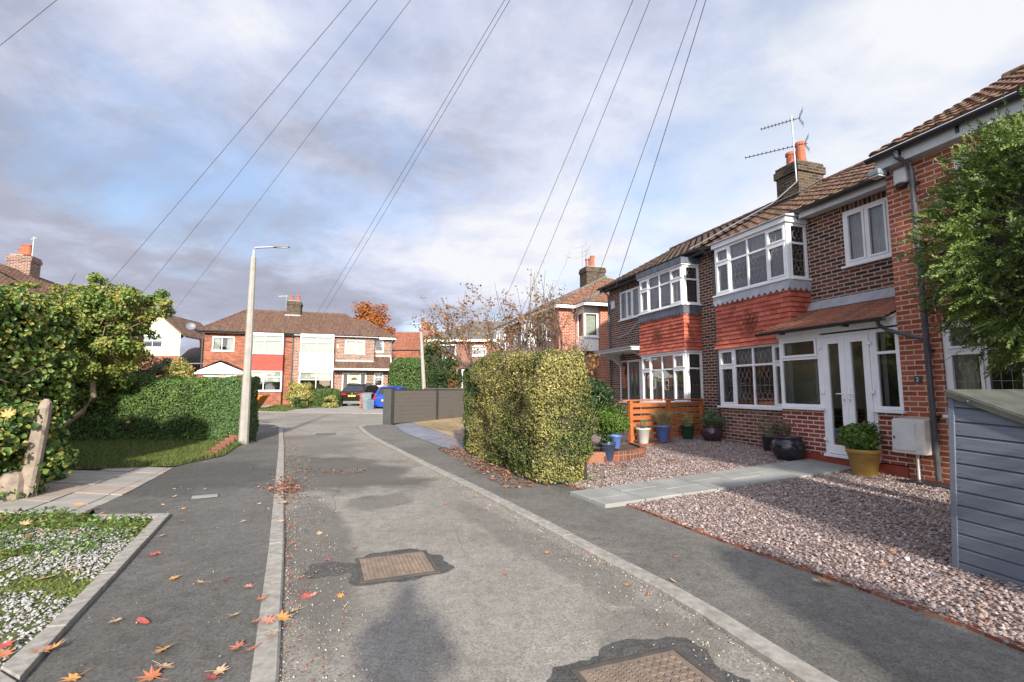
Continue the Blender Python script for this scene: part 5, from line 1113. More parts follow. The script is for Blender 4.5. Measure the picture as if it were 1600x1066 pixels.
def terrace_beyond():
    """third and fourth houses on the near side, beyond the left house"""
    rz=ANG-math.pi/2
    b=HL(-15.8,1.2,0); h=thing('brick_house','hipped brick house beyond the bare tree with white boxed window under its eaves','house',b,rz)
    ez=5.40+.15; L=-5.0
    w1=(-2.3,-1.1,3.95,4.95); wall('wall',L,0,0,ez-.1,[w1],'brick_side',h); window(h,*w1,.02,[1,1],None,mat='white_far',curtain=('net',1.),fw=.08)
    MB().box(-4.3,-3.0,-.45,0,.6,ez-.12).build('bay_panel','white_far',h); window(h,-4.28,-3.02,3.95,5.2,-.47,[1,1],.6,mat='white_far',rm=False,fw=.08)
    wall('wall',0,2.0,0,ez-.1,[],'brick_side',h,T=None) if False else MB().poly([(0,0,0),(0,1.7,0),(0,1.7,ez-.1),(0,0,ez-.1)]).build('wall','brick_red',h)
    # wing with oriel, projecting towards the viewer
    yb=.95
    MB().box(0,1.0,yb+.75,yb+5,0,ez-.1).build('wall','brick_red',h); MB().box(0,.55,yb,yb+.75,0,3.2).build('wall','brick_side',h)
    MB().box(0,.8,yb,yb+.75,3.3,3.95).build('oriel_panel','white_far',h)
    T2=frameT(.8,yb,math.pi/2); window(h,.0,.75,3.96,5.15,0,[1],None,T=T2,mat='white_far',fw=.09,rm=False,curtain=('blind',1.)); MB().box(.0,.8,yb,yb+.75,5.16,5.42).build('oriel_head','white_far',h)
    window(h,.06,.74,3.96,5.15,yb,[1],None,mat='white_far',fw=.06,rm=False,sill=0,curtain=('blind',1.)); 
    m=MB(); ridge=5.4+2.3; ym=3.8
    roof_plane(m,(L,-.4,ez),(.35,-.4,ez),(-2.2,ym,ridge),(L,ym,ridge),.33,.3,amp=.03,sub=4); roof_plane(m,(.35,-.4,ez),(.35,8,ez),(-2.2,ym,ridge),(-2.2,ym,ridge),.33,.3,amp=.03,sub=4); roof_plane(m,(.35,8,ez),(L,8,ez),(L,ym,ridge),(-2.2,ym,ridge),.33,.3,sub=2)
    roof_plane(m,(1.5,yb-.3,ez-.03),(1.5,yb+5.2,ez-.03),(-.6,yb+2.6,6.9),(-.6,yb+2.6,6.9),.33,.3,amp=.03,sub=4); roof_plane(m,(-.3,yb-.3,ez-.03),(1.5,yb-.3,ez-.03),(-.6,yb+2.6,6.9),(-.6,yb+2.6,6.9),.33,.3,amp=.03,sub=4)
    rf=m.build('roof','roof_rust',h); m=MB(); ridge_caps(m,(L,ym,ridge),(-2.2,ym,ridge)); ridge_caps(m,(.35,-.4,ez),(-2.2,ym,ridge),.1); ridge_caps(m,(1.5,yb-.3,ez),(-.6,yb+2.6,6.9),.1); m.build('ridge_tiles','roof_grey',rf)
    MB().box(L,.3,-.38,-.33,5.38,5.54).build('fascia','white_far',h); MB().box(.26,.31,-.33,yb,5.38,5.54).build('fascia','white_far',h); MB().box(0.0,1.45,yb-.3,yb-.26,5.36,5.51).build('fascia','white_far',h); MB().box(1.41,1.45,yb-.26,yb+5,5.36,5.51).build('fascia','white_far',h)
    c=chimney(h,-4.2,-3.3,3.2,4.4,6.9,8.55,[(-3.95,3.6,1.2),(-3.55,3.7,1.35)],mat='soot',pr=.13,ph=.5)
    m=MB(); m.tube([(-3.9,3.25,8.),(-3.9,3.25,10.0)],.02,5); yagi(m,(-3.9,3.25,9.9),(-.6,-.8,-.1),.8,5,.3); yagi(m,(-3.9,3.25,9.3),(-.6,-.8,-.1),1.,6,.3); m.tube([(-3.4,3.3,8.4),(-3.4,3.3,9.6)],.02,5); yagi(m,(-3.4,3.3,9.5),(-.9,-.3,.0),.7,5,.3); m.build('aerial','alu',c)
    b=HL(-20.82,1.2,0); h=thing('brick_house','brown roofed brick house furthest along the right side, half hidden by the bare tree','house',b,rz)
    w1=(-2.2,-1.0,3.95,4.95); wall('wall',-5,0,0,ez-.1,[w1],'brick_side',h); window(h,*w1,.02,[1,1],None,mat='white_far',curtain=('net',1.),fw=.08); MB().poly([(-5,8,0),(-5,0,0),(-5,0,5.45),(-5,8,5.45)]).build('wall','brick_side',h)
    MB().box(-4.3,-2.9,-.45,0,.6,ez-.12).build('bay_panel','white_far',h); window(h,-4.28,-2.92,3.95,5.2,-.47,[1,1],.6,mat='white_far',rm=False,fw=.08)
    m=MB(); roof_plane(m,(-5.4,-.4,ez),(0,-.4,ez),(0,ym,ridge),(-2.8,ym,ridge),.33,.3,amp=.03,sub=4); roof_plane(m,(-5.4,8,ez),(-5.4,-.4,ez),(-2.8,ym,ridge),(-2.8,ym,ridge),.33,.3,sub=3); roof_plane(m,(0,8,ez),(-5.4,8,ez),(-2.8,ym,ridge),(0,ym,ridge),.33,.3,sub=2); m.build('roof','roof_dark',h)
    MB().box(-5.3,0,-.38,-.33,5.38,5.54).build('fascia','white_far',h)
terrace_beyond()
def house_E():
    h=thing('brick_house','distant brick house with cream panel under a wide dark window, behind the conifers','house',(-7.1,40,0),0)
    W_=8.6; ez=5.6; wins=[(.60,2.42,4.05,5.22),(3.75,4.95,4.25,5.12)]
    wall('wall',.1,W_,.2,ez-.05,wins,'brick_side',h)
    window(h,*wins[0],.02,[1],None,mat='white_far',fw=.09,room=1.5); window(h,*wins[1],.02,[1,1],.7,mat='white_far',fw=.12,curtain=('net',1.))
    MB().box(.45,2.62,-.35,-.003,2.5,4.0).build('panel','cream',h); MB().box(.45,2.62,-.05,-.003,1.2,1.55).build('panel','white_far',h)
    MB().box(.45,1.1,-.35,-.003,.2,2.5).build('panel','cream',h); window(h,1.12,2.1,1.5,2.48,-.3,[1,1],.6,mat='white_far',fw=.05,rm=False); MB().box(1.12,2.1,-.2,-.18,.5,2.48).build('interior','carglass',h); MB().box(2.12,2.62,-.32,-.003,.2,2.5).build('panel','cream',h)
    m=MB(); m.box(3.0,3.1,-.8,-.7,.2,3.1); m.box(3.1,5.2,-.8,-.7,3.0,3.1); m.box(4.0,4.08,-.8,-.7,.2,3.0); m.build('porch_frame','white_far',h); MB().box(3.1,5.1,-.72,-.70,.3,3.0).build('porch_glass','carglass',h)
    m=MB(); roof_plane(m,(2.8,-.95,3.15),(6.,-.95,3.15),(6.,0,3.75),(2.8,0,3.75),.25,.3,sub=3); m.build('porch_roof','roof_red',h)
    m=MB(); roof_plane(m,(-.15,-.35,ez),(9.5,-.35,ez),(6.5,3.3,7.6),(3.4,3.3,7.6),.33,.3,sub=3); roof_plane(m,(-.15,7,ez),(-.15,-.35,ez),(3.4,3.3,7.6),(3.4,3.3,7.6),.33,.3,sub=3); m.build('roof','roof_grey',h)
    MB().box(-.15,9.4,-.4,-.33,5.42,5.60).build('fascia','white_far',h); MB().poly([(.1,7,0),(.1,0,0),(.1,0,5.5),(.1,7,5.5)]).build('wall','brick_side',h)
house_E()
def house_G():
    """left side of the street: mirrored pair end, mostly behind the tree"""
    h=thing('brick_house','dark brick house on the left with black door canopy and three-pot chimney','house',(-24.3,31.5,0),ANG+math.pi/2)
    # front faces +X world-ish (street): local -y -> direction
    L=-14.0
    wall('wall',-9.5,0,0,5.3,[(-2.6,-1.2,3.9,4.95),(-2.6,-1.2,1.0,2.4)],'brick_purple',h); window(h,-2.6,-1.2,3.9,4.95,.02,[1,1],None,mat='white_far',curtain=('net',1.)); window(h,-2.6,-1.2,1.0,2.4,.02,[1,1],.7,mat='white_far')
    MB().poly([(-9.5,7.5,0),(-9.5,0,0),(-9.5,0,5.3),(-9.5,7.5,5.3)]).build('wall','brick_red',h); MB().poly([(0,0,0),(0,7.5,0),(0,7.5,5.3),(0,0,5.3)]).build('wall','brick_red',h)
    m=MB(); ez=5.3; rz_=7.7; roof_plane(m,(-9.9,-.4,ez),(.4,-.4,ez),(-.6,3.6,rz_),(-9.9,3.6,rz_),.33,.3,amp=.03,sub=4); roof_plane(m,(.4,-.4,ez),(.4,7.6,ez),(-.6,3.6,rz_),(-.6,3.6,rz_),.33,.3,sub=3); roof_plane(m,(.4,7.6,ez),(-9.9,7.6,ez),(-9.9,3.6,rz_),(-.6,3.6,rz_),.33,.3,sub=2); m.build('roof','roof_red',h)
    m=MB(); m.box(-1.1,.9,-1.0,-.0,2.55,2.68); m.box(-1.2,1.0,-1.1,0,2.68,2.72); cn=m.build('door_canopy','blackwood',h)
    MB().prism([(.6,-.0,1.5),(.6,0,2.55),(.6,-.85,2.55),(.6,-.78,2.45),(.6,-.3,2.2),(.6,-.08,1.8)],(.09,0,0)).build('canopy_bracket','blackwood',cn); MB().prism([(-.9,-.0,1.5),(-.9,0,2.55),(-.9,-.85,2.55),(-.9,-.78,2.45),(-.9,-.3,2.2),(-.9,-.08,1.8)],(.09,0,0)).build('canopy_bracket','blackwood',cn)
    MB().box(-.7,.0,-.04,-.002,.2,2.4).build('door','white_far',h)
    gutter(h,(-9.9,-.45,5.28),(.4,-.45,5.28),.07)
    c=chimney(h,-6.05,-5.2,3.1,4.1,6.8,8.5,[(-5.95,3.3,1.15),(-5.6,3.6,1.35),(-5.3,3.9,1.05)],mat='brick_plinth',pr=.16,ph=.5)
    m=MB(); m.tube([(-6.0,3.1,8.4),(-6.0,3.1,9.55)],.02,5); m.tube([(-6.2,2.9,9.45),(-5.8,3.3,9.45)],.025,4); m.build('aerial','offwhite',c)
house_G()
def house_G2():
    h=thing('brick_house','red roofed house cut off by the left edge, above the ivy hedge','house',(-19.6,17.0,0),ANG+math.pi/2)
    L=-4
    wall('wall',-9,5.3,0,5.3,[],'brick_purple',h)
    m=MB(); ez=5.3; rz_=7.9; roof_plane(m,(-9,-.4,ez),(5.3,-.4,ez),(5.3,4.2,rz_),(-9,4.2,rz_),.33,.3,amp=.03,sub=4); roof_plane(m,(5.3,8.8,ez),(-9,8.8,ez),(-9,4.2,rz_),(5.3,4.2,rz_),.33,.3,sub=2); rf=m.build('roof','roof_red',h)
    MB().poly([(5.3,0,5.3),(5.3,8.4,5.3),(5.3,4.2,7.8)]).build('wall','brick_purple',h); MB().poly([(5.3,0,0),(5.3,8.4,0),(5.3,8.4,5.3),(5.3,0,5.3)]).build('wall','brick_purple',h)
    m=MB(); ridge_caps(m,(-9,4.2,rz_),(5.3,4.2,rz_)); m.build('ridge_tiles','roof_red',rf)
    return h
def house_G2_fin():
    h=house_G2()
house_G2_fin()
def gable_house():
    x,y,_=AY(246,553,45); h=thing('house','cream rendered gable house in the distance with one white window','house',(x,y,0),R(6))
    wz=(-1.45,.4,5.35,6.55); wall('wall',-1.95,1.95,4.6,6.85,[wz],'cream',h,top=[(-1.95,0,6.85),(1.95,0,6.85),(0,0,8.45)]); wall('wall',-1.95,1.95,0,4.6,[],'brick_far',h)
    window(h,*wz,.02,[1,1],.6,mat='white_far',fw=.1,curtain=('blind',.55)); MB().box(.95,1.2,-.05,-.003,5.65,5.95).build('alarm_box','white_far',h)
    m=MB(); roof_plane(m,(-2.4,-.2,6.55),(-2.4,-.2,6.55),(0,-.2,8.7),(0,-.2,8.7)) if False else None
    m.hexa([(-2.5,-.25,6.35),(0,-.25,8.55),(0,7,8.55),(-2.5,7,6.35)],[(-2.5,-.25,6.5),(0,-.25,8.72),(0,7,8.72),(-2.5,7,6.5)]); m.hexa([(0,-.25,8.55),(2.5,-.25,6.35),(2.5,7,6.35),(0,7,8.55)],[(0,-.25,8.72),(2.5,-.25,6.5),(2.5,7,6.5),(0,7,8.72)]); m.build('roof','roof_red',h)
    m=MB(); roof_plane(m,(-7,-.1,6.3),(-1.9,-.1,6.3),(-1.0,3,8.2),(-5.5,3,8.2),.33,.3,sub=3); m.build('roof','roof_dark',h); MB().box(-6.8,-1.96,.3,6,0,6.2).build('wall','brick_side',h)
    chimney(h,-3.2,-2.2,1.0,2.0,6.6,8.9,[(-2.7,1.5,.5)],mat='brick_far',ph=.3)
gable_house()
def small_far():
    x,y,_=AY(292,560,52); h=thing('house','grey roofed distant house with a red brick chimney beside the cream gable','house',(x,y,0),0)
    MB().box(-.9,3.5,0,5,0,4.2).build('wall','brick_far',h); m=MB(); roof_plane(m,(-1.3,-.2,4.3),(4,-.2,4.3),(4,2.5,6.2),(-1.3,2.5,6.2),.33,.3,sub=3); m.build('roof','roof_grey',h); chimney(h,.0,.85,2.0,3.0,5.5,7.1,[(.22,2.5,.8),(.62,2.5,.8)],mat='brick_far',ph=.4); window(h,-.5,.5,3.0,3.9,-.05,[1,1],None,mat='white_far',rm=False)
    x,y,_=AY(640,560,55); h=thing('house','distant house showing only its long orange tiled roof and one chimney behind the conifers','house',(x,y,0),R(-4))
    MB().box(-4,14,0,6,0,6.0).build('wall','brick_far',h); m=MB(); roof_plane(m,(-4.5,-.3,6.0),(14,-.3,6.0),(14,3,8.3),(-2.9,3,8.3),.33,.3,sub=3); rf=m.build('roof','roof_orange',h); m=MB(); ridge_caps(m,(-2.9,3,8.3),(14,3,8.3)); m.build('ridge_tiles','roof_orange',rf); chimney(h,1.35,2.35,-.4,.5,5.5,9.1,[(1.6,0,.7),(2.1,0,.7)],mat='brick_side',ph=.35)
small_far()
# ============================================================= FENCES, LAMPS, CABLES
def lamp(base,rz,label,lean=0,arm=1.0,top=5.36,w0=.128,w1=.07):
    t=thing('street_lamp',label,'street lamp',base,rz)
    t.rotation_euler=(0,lean,rz)
    m=MB(); m.tube([(0,0,-.1),(0,0,.35),(0,0,top-.25)],[w0,w0*.97,w1],8); m.build('column','concrete_pole',t,bevel=.004)
    MB().tube([(0,0,top-.26),(0,0,top-.05),(.03,0,top+.0),(.10,0,top+.02),(arm*.62,0,top+.045)],[.035,.032,.03,.028,.026],10).build('bracket_arm','alu',t)
    m=MB(); a=arm*.55; m.hexa([(a,-.06,top+.02),(arm,-.05,top+.035),(arm,.05,top+.035),(a,.06,top+.02)],[(a+.02,-.05,top+.085),(arm-.03,-.035,top+.075),(arm-.03,.035,top+.075),(a+.02,.05,top+.085)]); hd=m.build('lamp_head','headlamp',t,bevel=.01)
    MB().box(a+.1,arm-.05,-.035,.035,top+.015,top+.027).build('lens','offwhite',hd)
    m=MB(); m.box(-w0*.55,w0*.55,-w0-.004,-w0+.01,.45,1.0) if False else None
    return t
lx,ly=G(380,694,.036); lamp((lx,ly,.036),0,'tall concrete street lamp on the left footway beside the clipped hedge')
x,y,_=AY(664,640,30); lamp((x,y,.3),math.pi,'smaller distant concrete street lamp leaning behind the grey fence',lean=R(4.0),arm=1.0,top=5.3,w0=.14,w1=.09)
def grey_fence():
    t=thing('fence','low grey composite board fence with dark metal posts beside the block paving','fence',(-4.72,19.1,.1))
    z1=1.42; P0=Vector((0,0,0)); d=Vector((2.37,3.65,0)).normalized(); n=Vector((-d.y,d.x,0)); Ls=[0,2.6,5.2,7.8]
    T=Matrix(((d.x,n.x,0,0),(d.y,n.y,0,0),(0,0,1,0),(0,0,0,1)))
    for i in range(3):
        m=MB(T); k=8
        for j in range(k): a=.06+j*(z1-.14)/k; m.box(Ls[i]+.06,Ls[i+1]-.06,-.015,.015,a,a+(z1-.14)/k-.004)
        m.box(Ls[i]+.06,Ls[i+1]-.06,-.010,.010,.0551,z1-.0751) if False else None
        m.build('board_panel','composite',t); MB(T).box(Ls[i]+.062,Ls[i+1]-.062,-.006,.006,.058,z1-.078).build('backing_panel','composite',t)
        MB(T).box(Ls[i]+.051,Ls[i+1]-.051,-.03,.03,z1-.075,z1-.03).build('top_rail','fencemetal',t); MB(T).box(Ls[i]+.061,Ls[i+1]-.061,-.01,.01,.0,.055).build('gravel_board','fencemetal',t)
    for s in Ls: MB(T).box(s-.05,s+.05,-.05,.05,-.1,z1).build('post','fencemetal',t,bevel=.004)
    MB().box(-.36,-.04,-.03,.03,-.05,z1-.02).build('end_panel','fencemetal',t,bevel=.005)
grey_fence()
def back_fence():
    t=thing('fence','second dark low fence behind the grey board fence, near the far drive','fence',(-4.6,27.5,.2)); m=MB(); m.box(-.4,3.6,-.02,.02,.1,1.28); m.build('board_panel','composite',t); MB().box(-.4,3.6,-.05,.05,1.28,1.36).build('top_rail','fencemetal',t)
    for x in (-.4,1.6,3.6): MB().box(x-.05,x+.05,-.06,-.021,-.1,1.30).build('post','fencemetal',t)
back_fence()
def wood_fence():
    a=Vector(HL(-5.2,.66)); b=Vector(HL(-4.5,-2.2)); d=(b-a); L=d.length; an=math.atan2(d.y,d.x); z=.22
    t=thing('wooden_fence','orange stained slatted wooden fence between the two front gardens','fence',(a.x,a.y,z),an)
    posts=[.04,1.30,2.62]; 
    for p in posts: MB().box(p-.045,p+.045,-.045,.045,0,1.0).build('post','orangewood',t,bevel=.005)
    for i in range(2):
        for k in range(6): MB().box(posts[i]+.046,posts[i+1]-.046,-.012,.012,.10+k*.150,.20+k*.150).build('slat','orangewood',t,bevel=.003)
    MB().box(0,2.9,-.06,.06,1.001,1.03).build('cap_rail','orangewood',t)
    w=thing('brick_edging','low edging of upright orange bricks under the wooden fence','edging',(a.x,a.y,.08),an); m=MB(); m.box(.0,3.0,-.12,.30,.0,.17); m.build('bricks','kerbbrick',w,bevel=.01)
wood_fence()
def planter_wall():
    t=thing('brick_planter','low curved brick planter wall beside the variegated hedge','planter',HL(-3.5,-3.2,0),ANG-math.pi/2)
    pts=[(-1.2,-1.1),(-.3,-1.05),(.35,-.75),(.55,-.2),(.45,.5),(0,1.0),(-.8,1.2)]; m=MB()
    def sub(P):
        out=[]
        for i in range(len(P)-1):
            p0=P[max(i-1,0)];p1=P[i];p2=P[i+1];p3=P[min(i+2,len(P)-1)]
            for k in range(4):
                u=k/4; out.append(tuple(.5*((2*p1[j])+(-p0[j]+p2[j])*u+(2*p0[j]-5*p1[j]+4*p2[j]-p3[j])*u*u+(-p0[j]+3*p1[j]-3*p2[j]+p3[j])*u**3) for j in (0,1)))
        return out+[P[-1]]
    q=sub(pts); o=offs(q,.11); o=[(a,b) for a,b in o]
    for i in range(len(q)-1): m.hexa([(q[i][0],q[i][1],0),(q[i+1][0],q[i+1][1],0),(o[i+1][0],o[i+1][1],0),(o[i][0],o[i][1],0)],[(q[i][0],q[i][1],.30),(q[i+1][0],q[i+1][1],.30),(o[i+1][0],o[i+1][1],.30),(o[i][0],o[i][1],.30)])
    m.build('wall','kerbbrick',t); MB().prism([(a,b,0) for a,b in o],(0,0,.26)).build('soil','soil',t)
planter_wall()
POLE=(3.05,2.75,9.4)
def cables():
    ends=[((105,517),29,'lowest on the left, running to the far left roofs'),((185,503),33,'second from left, running to the left roofs'),((262,499),43,'running down to the cream gable house'),
          ((495,490),38,'running to the far roof left of the chimney gap'),((506,489),39,'close right twin of the cable to the far roof'),((775,500),31,'ending among the bare tree branches, left of its pair'),
          ((812,495),29,'ending among the bare tree branches, right of its pair'),((917,478),22,'running to the hipped house beyond the bare tree'),((962,449),16.6,'rightmost, running to the eaves of the left brick house'),((-330,332),20,'crossing only the top left corner of the picture')]
    for k,((px,py),Y,l) in enumerate(ends):
        e=Vector(AY(px,py,Y)); p=Vector(POLE)+Vector((rnd.uniform(-.12,.12),0,rnd.uniform(-.1,.1))); n=14; base=p; pts=[]
        for i in range(n+1):
            t=i/n; q=p.lerp(e,t)-Vector((0,0,.10*math.sin(math.pi*t))); pts.append(q-base)
        o=MB().tube(pts,[.0045+.0065*i/n for i in range(n+1)],5).build('overhead_cable','cable',loc=tuple(base)); tag(o,'thin dark overhead cable '+l,'cable','overhead cables fanning out across the sky')
cables()
# ============================================================= PLANTS
def ivy_hedge():
    t=thing('ivy_hedge','big overgrown ivy hedge filling the left edge, behind the leaning stone post','hedge',(0,0,0))
    Ps=[];Ns=[]
    P,N_=box_surface(60000,-11.5,-7.24,5.9,8.2,.05,2.95,'yXZY',.16,3,.36,.26); Ps.append(P);Ns.append(N_)
    P,N_=box_surface(9000,-12.5,-10.2,8.0,10.6,.05,2.95,'XZ',.24,8,.6,.34); Ps.append(P);Ns.append(N_)
    P,N_,_=crown_points(5000,(-6.95,6.7,.55),(.5,.7,.75),20,.28,4); Ps.append(P);Ns.append(N_)
    P=np.concatenate(Ps);N_=np.concatenate(Ns); ok=P[:,2]>.03; leaves('foliage',P[ok],N_[ok],.075,'ivy',t,asp=.85,jit=.8)
    m=MB(); m.box(-11.2,-7.7,6.2,7.9,0,2.6); m.build('twigs','core',t)  # solid dark box added inside the ivy so no light passes
    m=MB()
    for i in range(90):
        y=rnd.uniform(6.1,9.5); x=-7.45+rnd.uniform(-.2,.1) if y<8 else -10.3; z=rnd.uniform(.3,3.0); d=Vector((rnd.gauss(.2,.4),rnd.gauss(-.1,.4),rnd.uniform(-.3,.9))).normalized()*rnd.uniform(.25,.55); p=Vector((x,y,z)); m.tube([p,p+d*.5+Vector((0,0,.03)),p+d],[.008,.006,.003],4,False)
    m.build('stem','twig',t)
ivy_hedge()
def stone_post():
    x,y=G(40,776,.05); t=thing('stone_post','leaning tapered stone gatepost at the foot of the ivy hedge','gatepost',(x,y,0),R(12)); t.rotation_euler=(R(2),R(7),R(12))
    m=MB(); h=1.38; prof=[(.10,-.2),(.098,0.1),(.09,.6),(.078,1.1),(.072,1.26),(.055,1.33),(.028,1.375)]
    vs=[];fs=[];n=10
    for w_,z in prof:
        for k in range(n):
            a=2*math.pi*(k+.5)/n; vs.append((w_*math.copysign(abs(math.cos(a))**.6,math.cos(a))*1.0+rnd.uniform(-.006,.006),w_*.8*math.copysign(abs(math.sin(a))**.6,math.sin(a))+rnd.uniform(-.006,.006),z))
    for i in range(len(prof)-1):
        for k in range(n): fs.append([i*n+k,i*n+(k+1)%n,(i+1)*n+(k+1)%n,(i+1)*n+k])
    fs.append([len(vs)-n+k for k in range(n)]); m.add(vs,fs).build('shaft','stone_post',t,smooth=False)
    b=MB(); b.lathe([(.18,-.1),(.17,.12),(.15,.28),(.11,.36),(.04,.39),(0,.392)],(-.15,-.04,0),9); b.build('footing','stone_post',t)
stone_post()
def branch_tube(m,p,q,r0,r1,wob=.08,n=4):
    pts=[];rr=[]; L=(q-p).length
    for i in range(n+1):
        t=i/n; o=Vector((rnd.gauss(0,1),rnd.gauss(0,1),rnd.gauss(0,1)))*wob*L*(math.sin(math.pi*t)) ; pts.append(p.lerp(q,t)+o); rr.append(r0+(r1-r0)*t)
    m.tube(pts,rr,6,False); return pts
def maple():
    t=thing('tree','spreading multi-stemmed green tree with yellowing leaves above the clipped hedge','tree',(-11.7,12.6,.05))
    o=Vector(t.location); m=MB()
    P,N_,C=crown_points(33000,(-11.1-o.x,12.3-o.y,2.95),(1.7,1.3,1.25),120,.32,21,.3)
    P2,N2,C2=crown_points(12000,(-11.6-o.x,13.3-o.y,1.6),(1.4,.6,.8),24,.34,9,.3)
    P3,N3,C3=crown_points(2600,(-9.4-o.x,12.0-o.y,3.55),(.75,.6,.45),16,.19,17,.5)
    P4,N4,C4=crown_points(11000,(-12.7-o.x,12.4-o.y,2.6),(1.3,.9,1.0),22,.36,27,.5)
    P5,N5,C5=crown_points(5200,(-11.15-o.x,12.2-o.y,3.0),(1.7,1.4,1.40),90,.15,33,.92); P=np.concatenate([P,P5]); N_=np.concatenate([N_,N5])
    leaves('foliage',np.concatenate([P,P2,P3,P4]),np.concatenate([N_,N2,N3,N4]),.075,'maple',t,asp=.75,jit=.9)
    st=[[(0,0,0),(-.08,-.1,.55),(.25,-.15,1.1),(.05,-.2,1.6),(.45,-.25,2.2),(.6,-.3,2.9)],[(.15,-.1,.5),(.7,-.2,.85),(1.05,-.3,1.25),(.95,-.3,1.9),(1.1,-.4,2.6)],[(-.08,-.1,.4),(-.3,-.1,1.3),(-.2,-.2,2.4)]]
    for s in st: m.tube([Vector(p) for p in s],[.085,.07,.062,.055,.045,.03][:len(s)],8,False)
    for c in list(C)+list(C3):
        b=Vector(st[rnd.randrange(3)][-1]); branch_tube(m,b,Vector(c)*.95+b*.05,.016,.005,.08)
    m.build('trunk','stone_post' if False else 'concrete',t)
    return t
MAT['bark_pale']=simple('pale_bark',(.34,.25,.16),(.20,.15,.10),7,.9,.7,.01,detail=8)
tr=maple(); [c for c in tr.children if c.name.startswith('trunk')][0].data.materials[0]=MAT['bark_pale']
# clipped hedges
def px_hedge(*a,**k): return hedge(*a,**k)
hedge('hedge','long clipped green hedge behind the strip of lawn','hedge',-10.9,14.1,.04,R(2),5.0,1.7,1.74,'privet',48000,.050,'yZX',.11,11,asp=.6,extra_twigs=60)
hedge('hedge','square clipped dark green hedge block right behind the street lamp','hedge',-8.02,13.72,.04,R(2),1.35,.7,1.80,'privet2',34000,.043,'yZXx',.055,13,asp=.6,rnd_=.1)
# variegated hedge on the right
hedge('hedge','big clipped yellow and green variegated hedge between the footway and the pebble drive','hedge',.07,9.93,.05,R(-71),5.15,1.05,2.10,'varieg',185000,.034,'yXZY',.17,31,asp=.62,extra_twigs=800,rnd_=.34,thick=.26)
hv=[o for o in bpy.data.objects if o.get('label','').startswith('big clipped yellow')][0]
P,N_=box_surface(90000,-2.6,2.6,-.54,.54,.02,2.13,'yXxZY',.13,31,.3,.10); k=P[:,0]+noise3(P,2.0,3)*.9; ok=k<-1.35; leaves('reverted_foliage',P[ok],N_[ok],.036,'privet',hv,asp=.62)
def weeds_under():
    P=scatter([(-1.2,11.5),(.9,6.9),(1.5,7.3),(-.5,11.5)],900); leaves('hedge_weeds',np.c_[P,.05+.16*rs.rand(len(P))],np.tile([0,0,1.],(len(P),1)),.05,'box'); tag(bpy.data.objects['hedge_weeds'],'scrappy weeds along the foot of the variegated hedge','weeds',kind='stuff')
weeds_under()
# shrubs by planter
def shrub(name,label,cat,c,r,n,size,mat,seed,asp=.5,clumps=30,cr=.3,stem=True,zb=None):
    t=thing(name,label,cat,(c[0],c[1],zb if zb is not None else max(0,c[2]-r[2])))
    o=Vector(t.location); P,N_,C=crown_points(n,(c[0]-o.x,c[1]-o.y,c[2]-o.z),r,clumps,cr,seed,.55); ok=P[:,2]>.0; leaves('foliage',P[ok],N_[ok],size,mat,t,asp=asp)
    if stem:
        m=MB()
        for q in C[::3]: branch_tube(m,Vector((rnd.uniform(-.05,.05),rnd.uniform(-.05,.05),0)),Vector(q)*.9,.02,.006,.06)
        m.build('stem','twig',t)
    return t
p=HL(-4.2,-3.1); shrub('rhododendron','dark glossy leaved shrub standing behind the round green shrub','shrub',(p[0],p[1],1.25),(.42,.42,.52),5200,.10,'rhodo',41,.36,26,.26)
p=HL(-3.95,-2.9); shrub('shrub','bright green rounded shrub growing above the blue pots','shrub',(p[0]+.05,p[1]-.15,.83),(.36,.32,.27),7500,.045,'box',42,.55,24,.2,zb=.3)
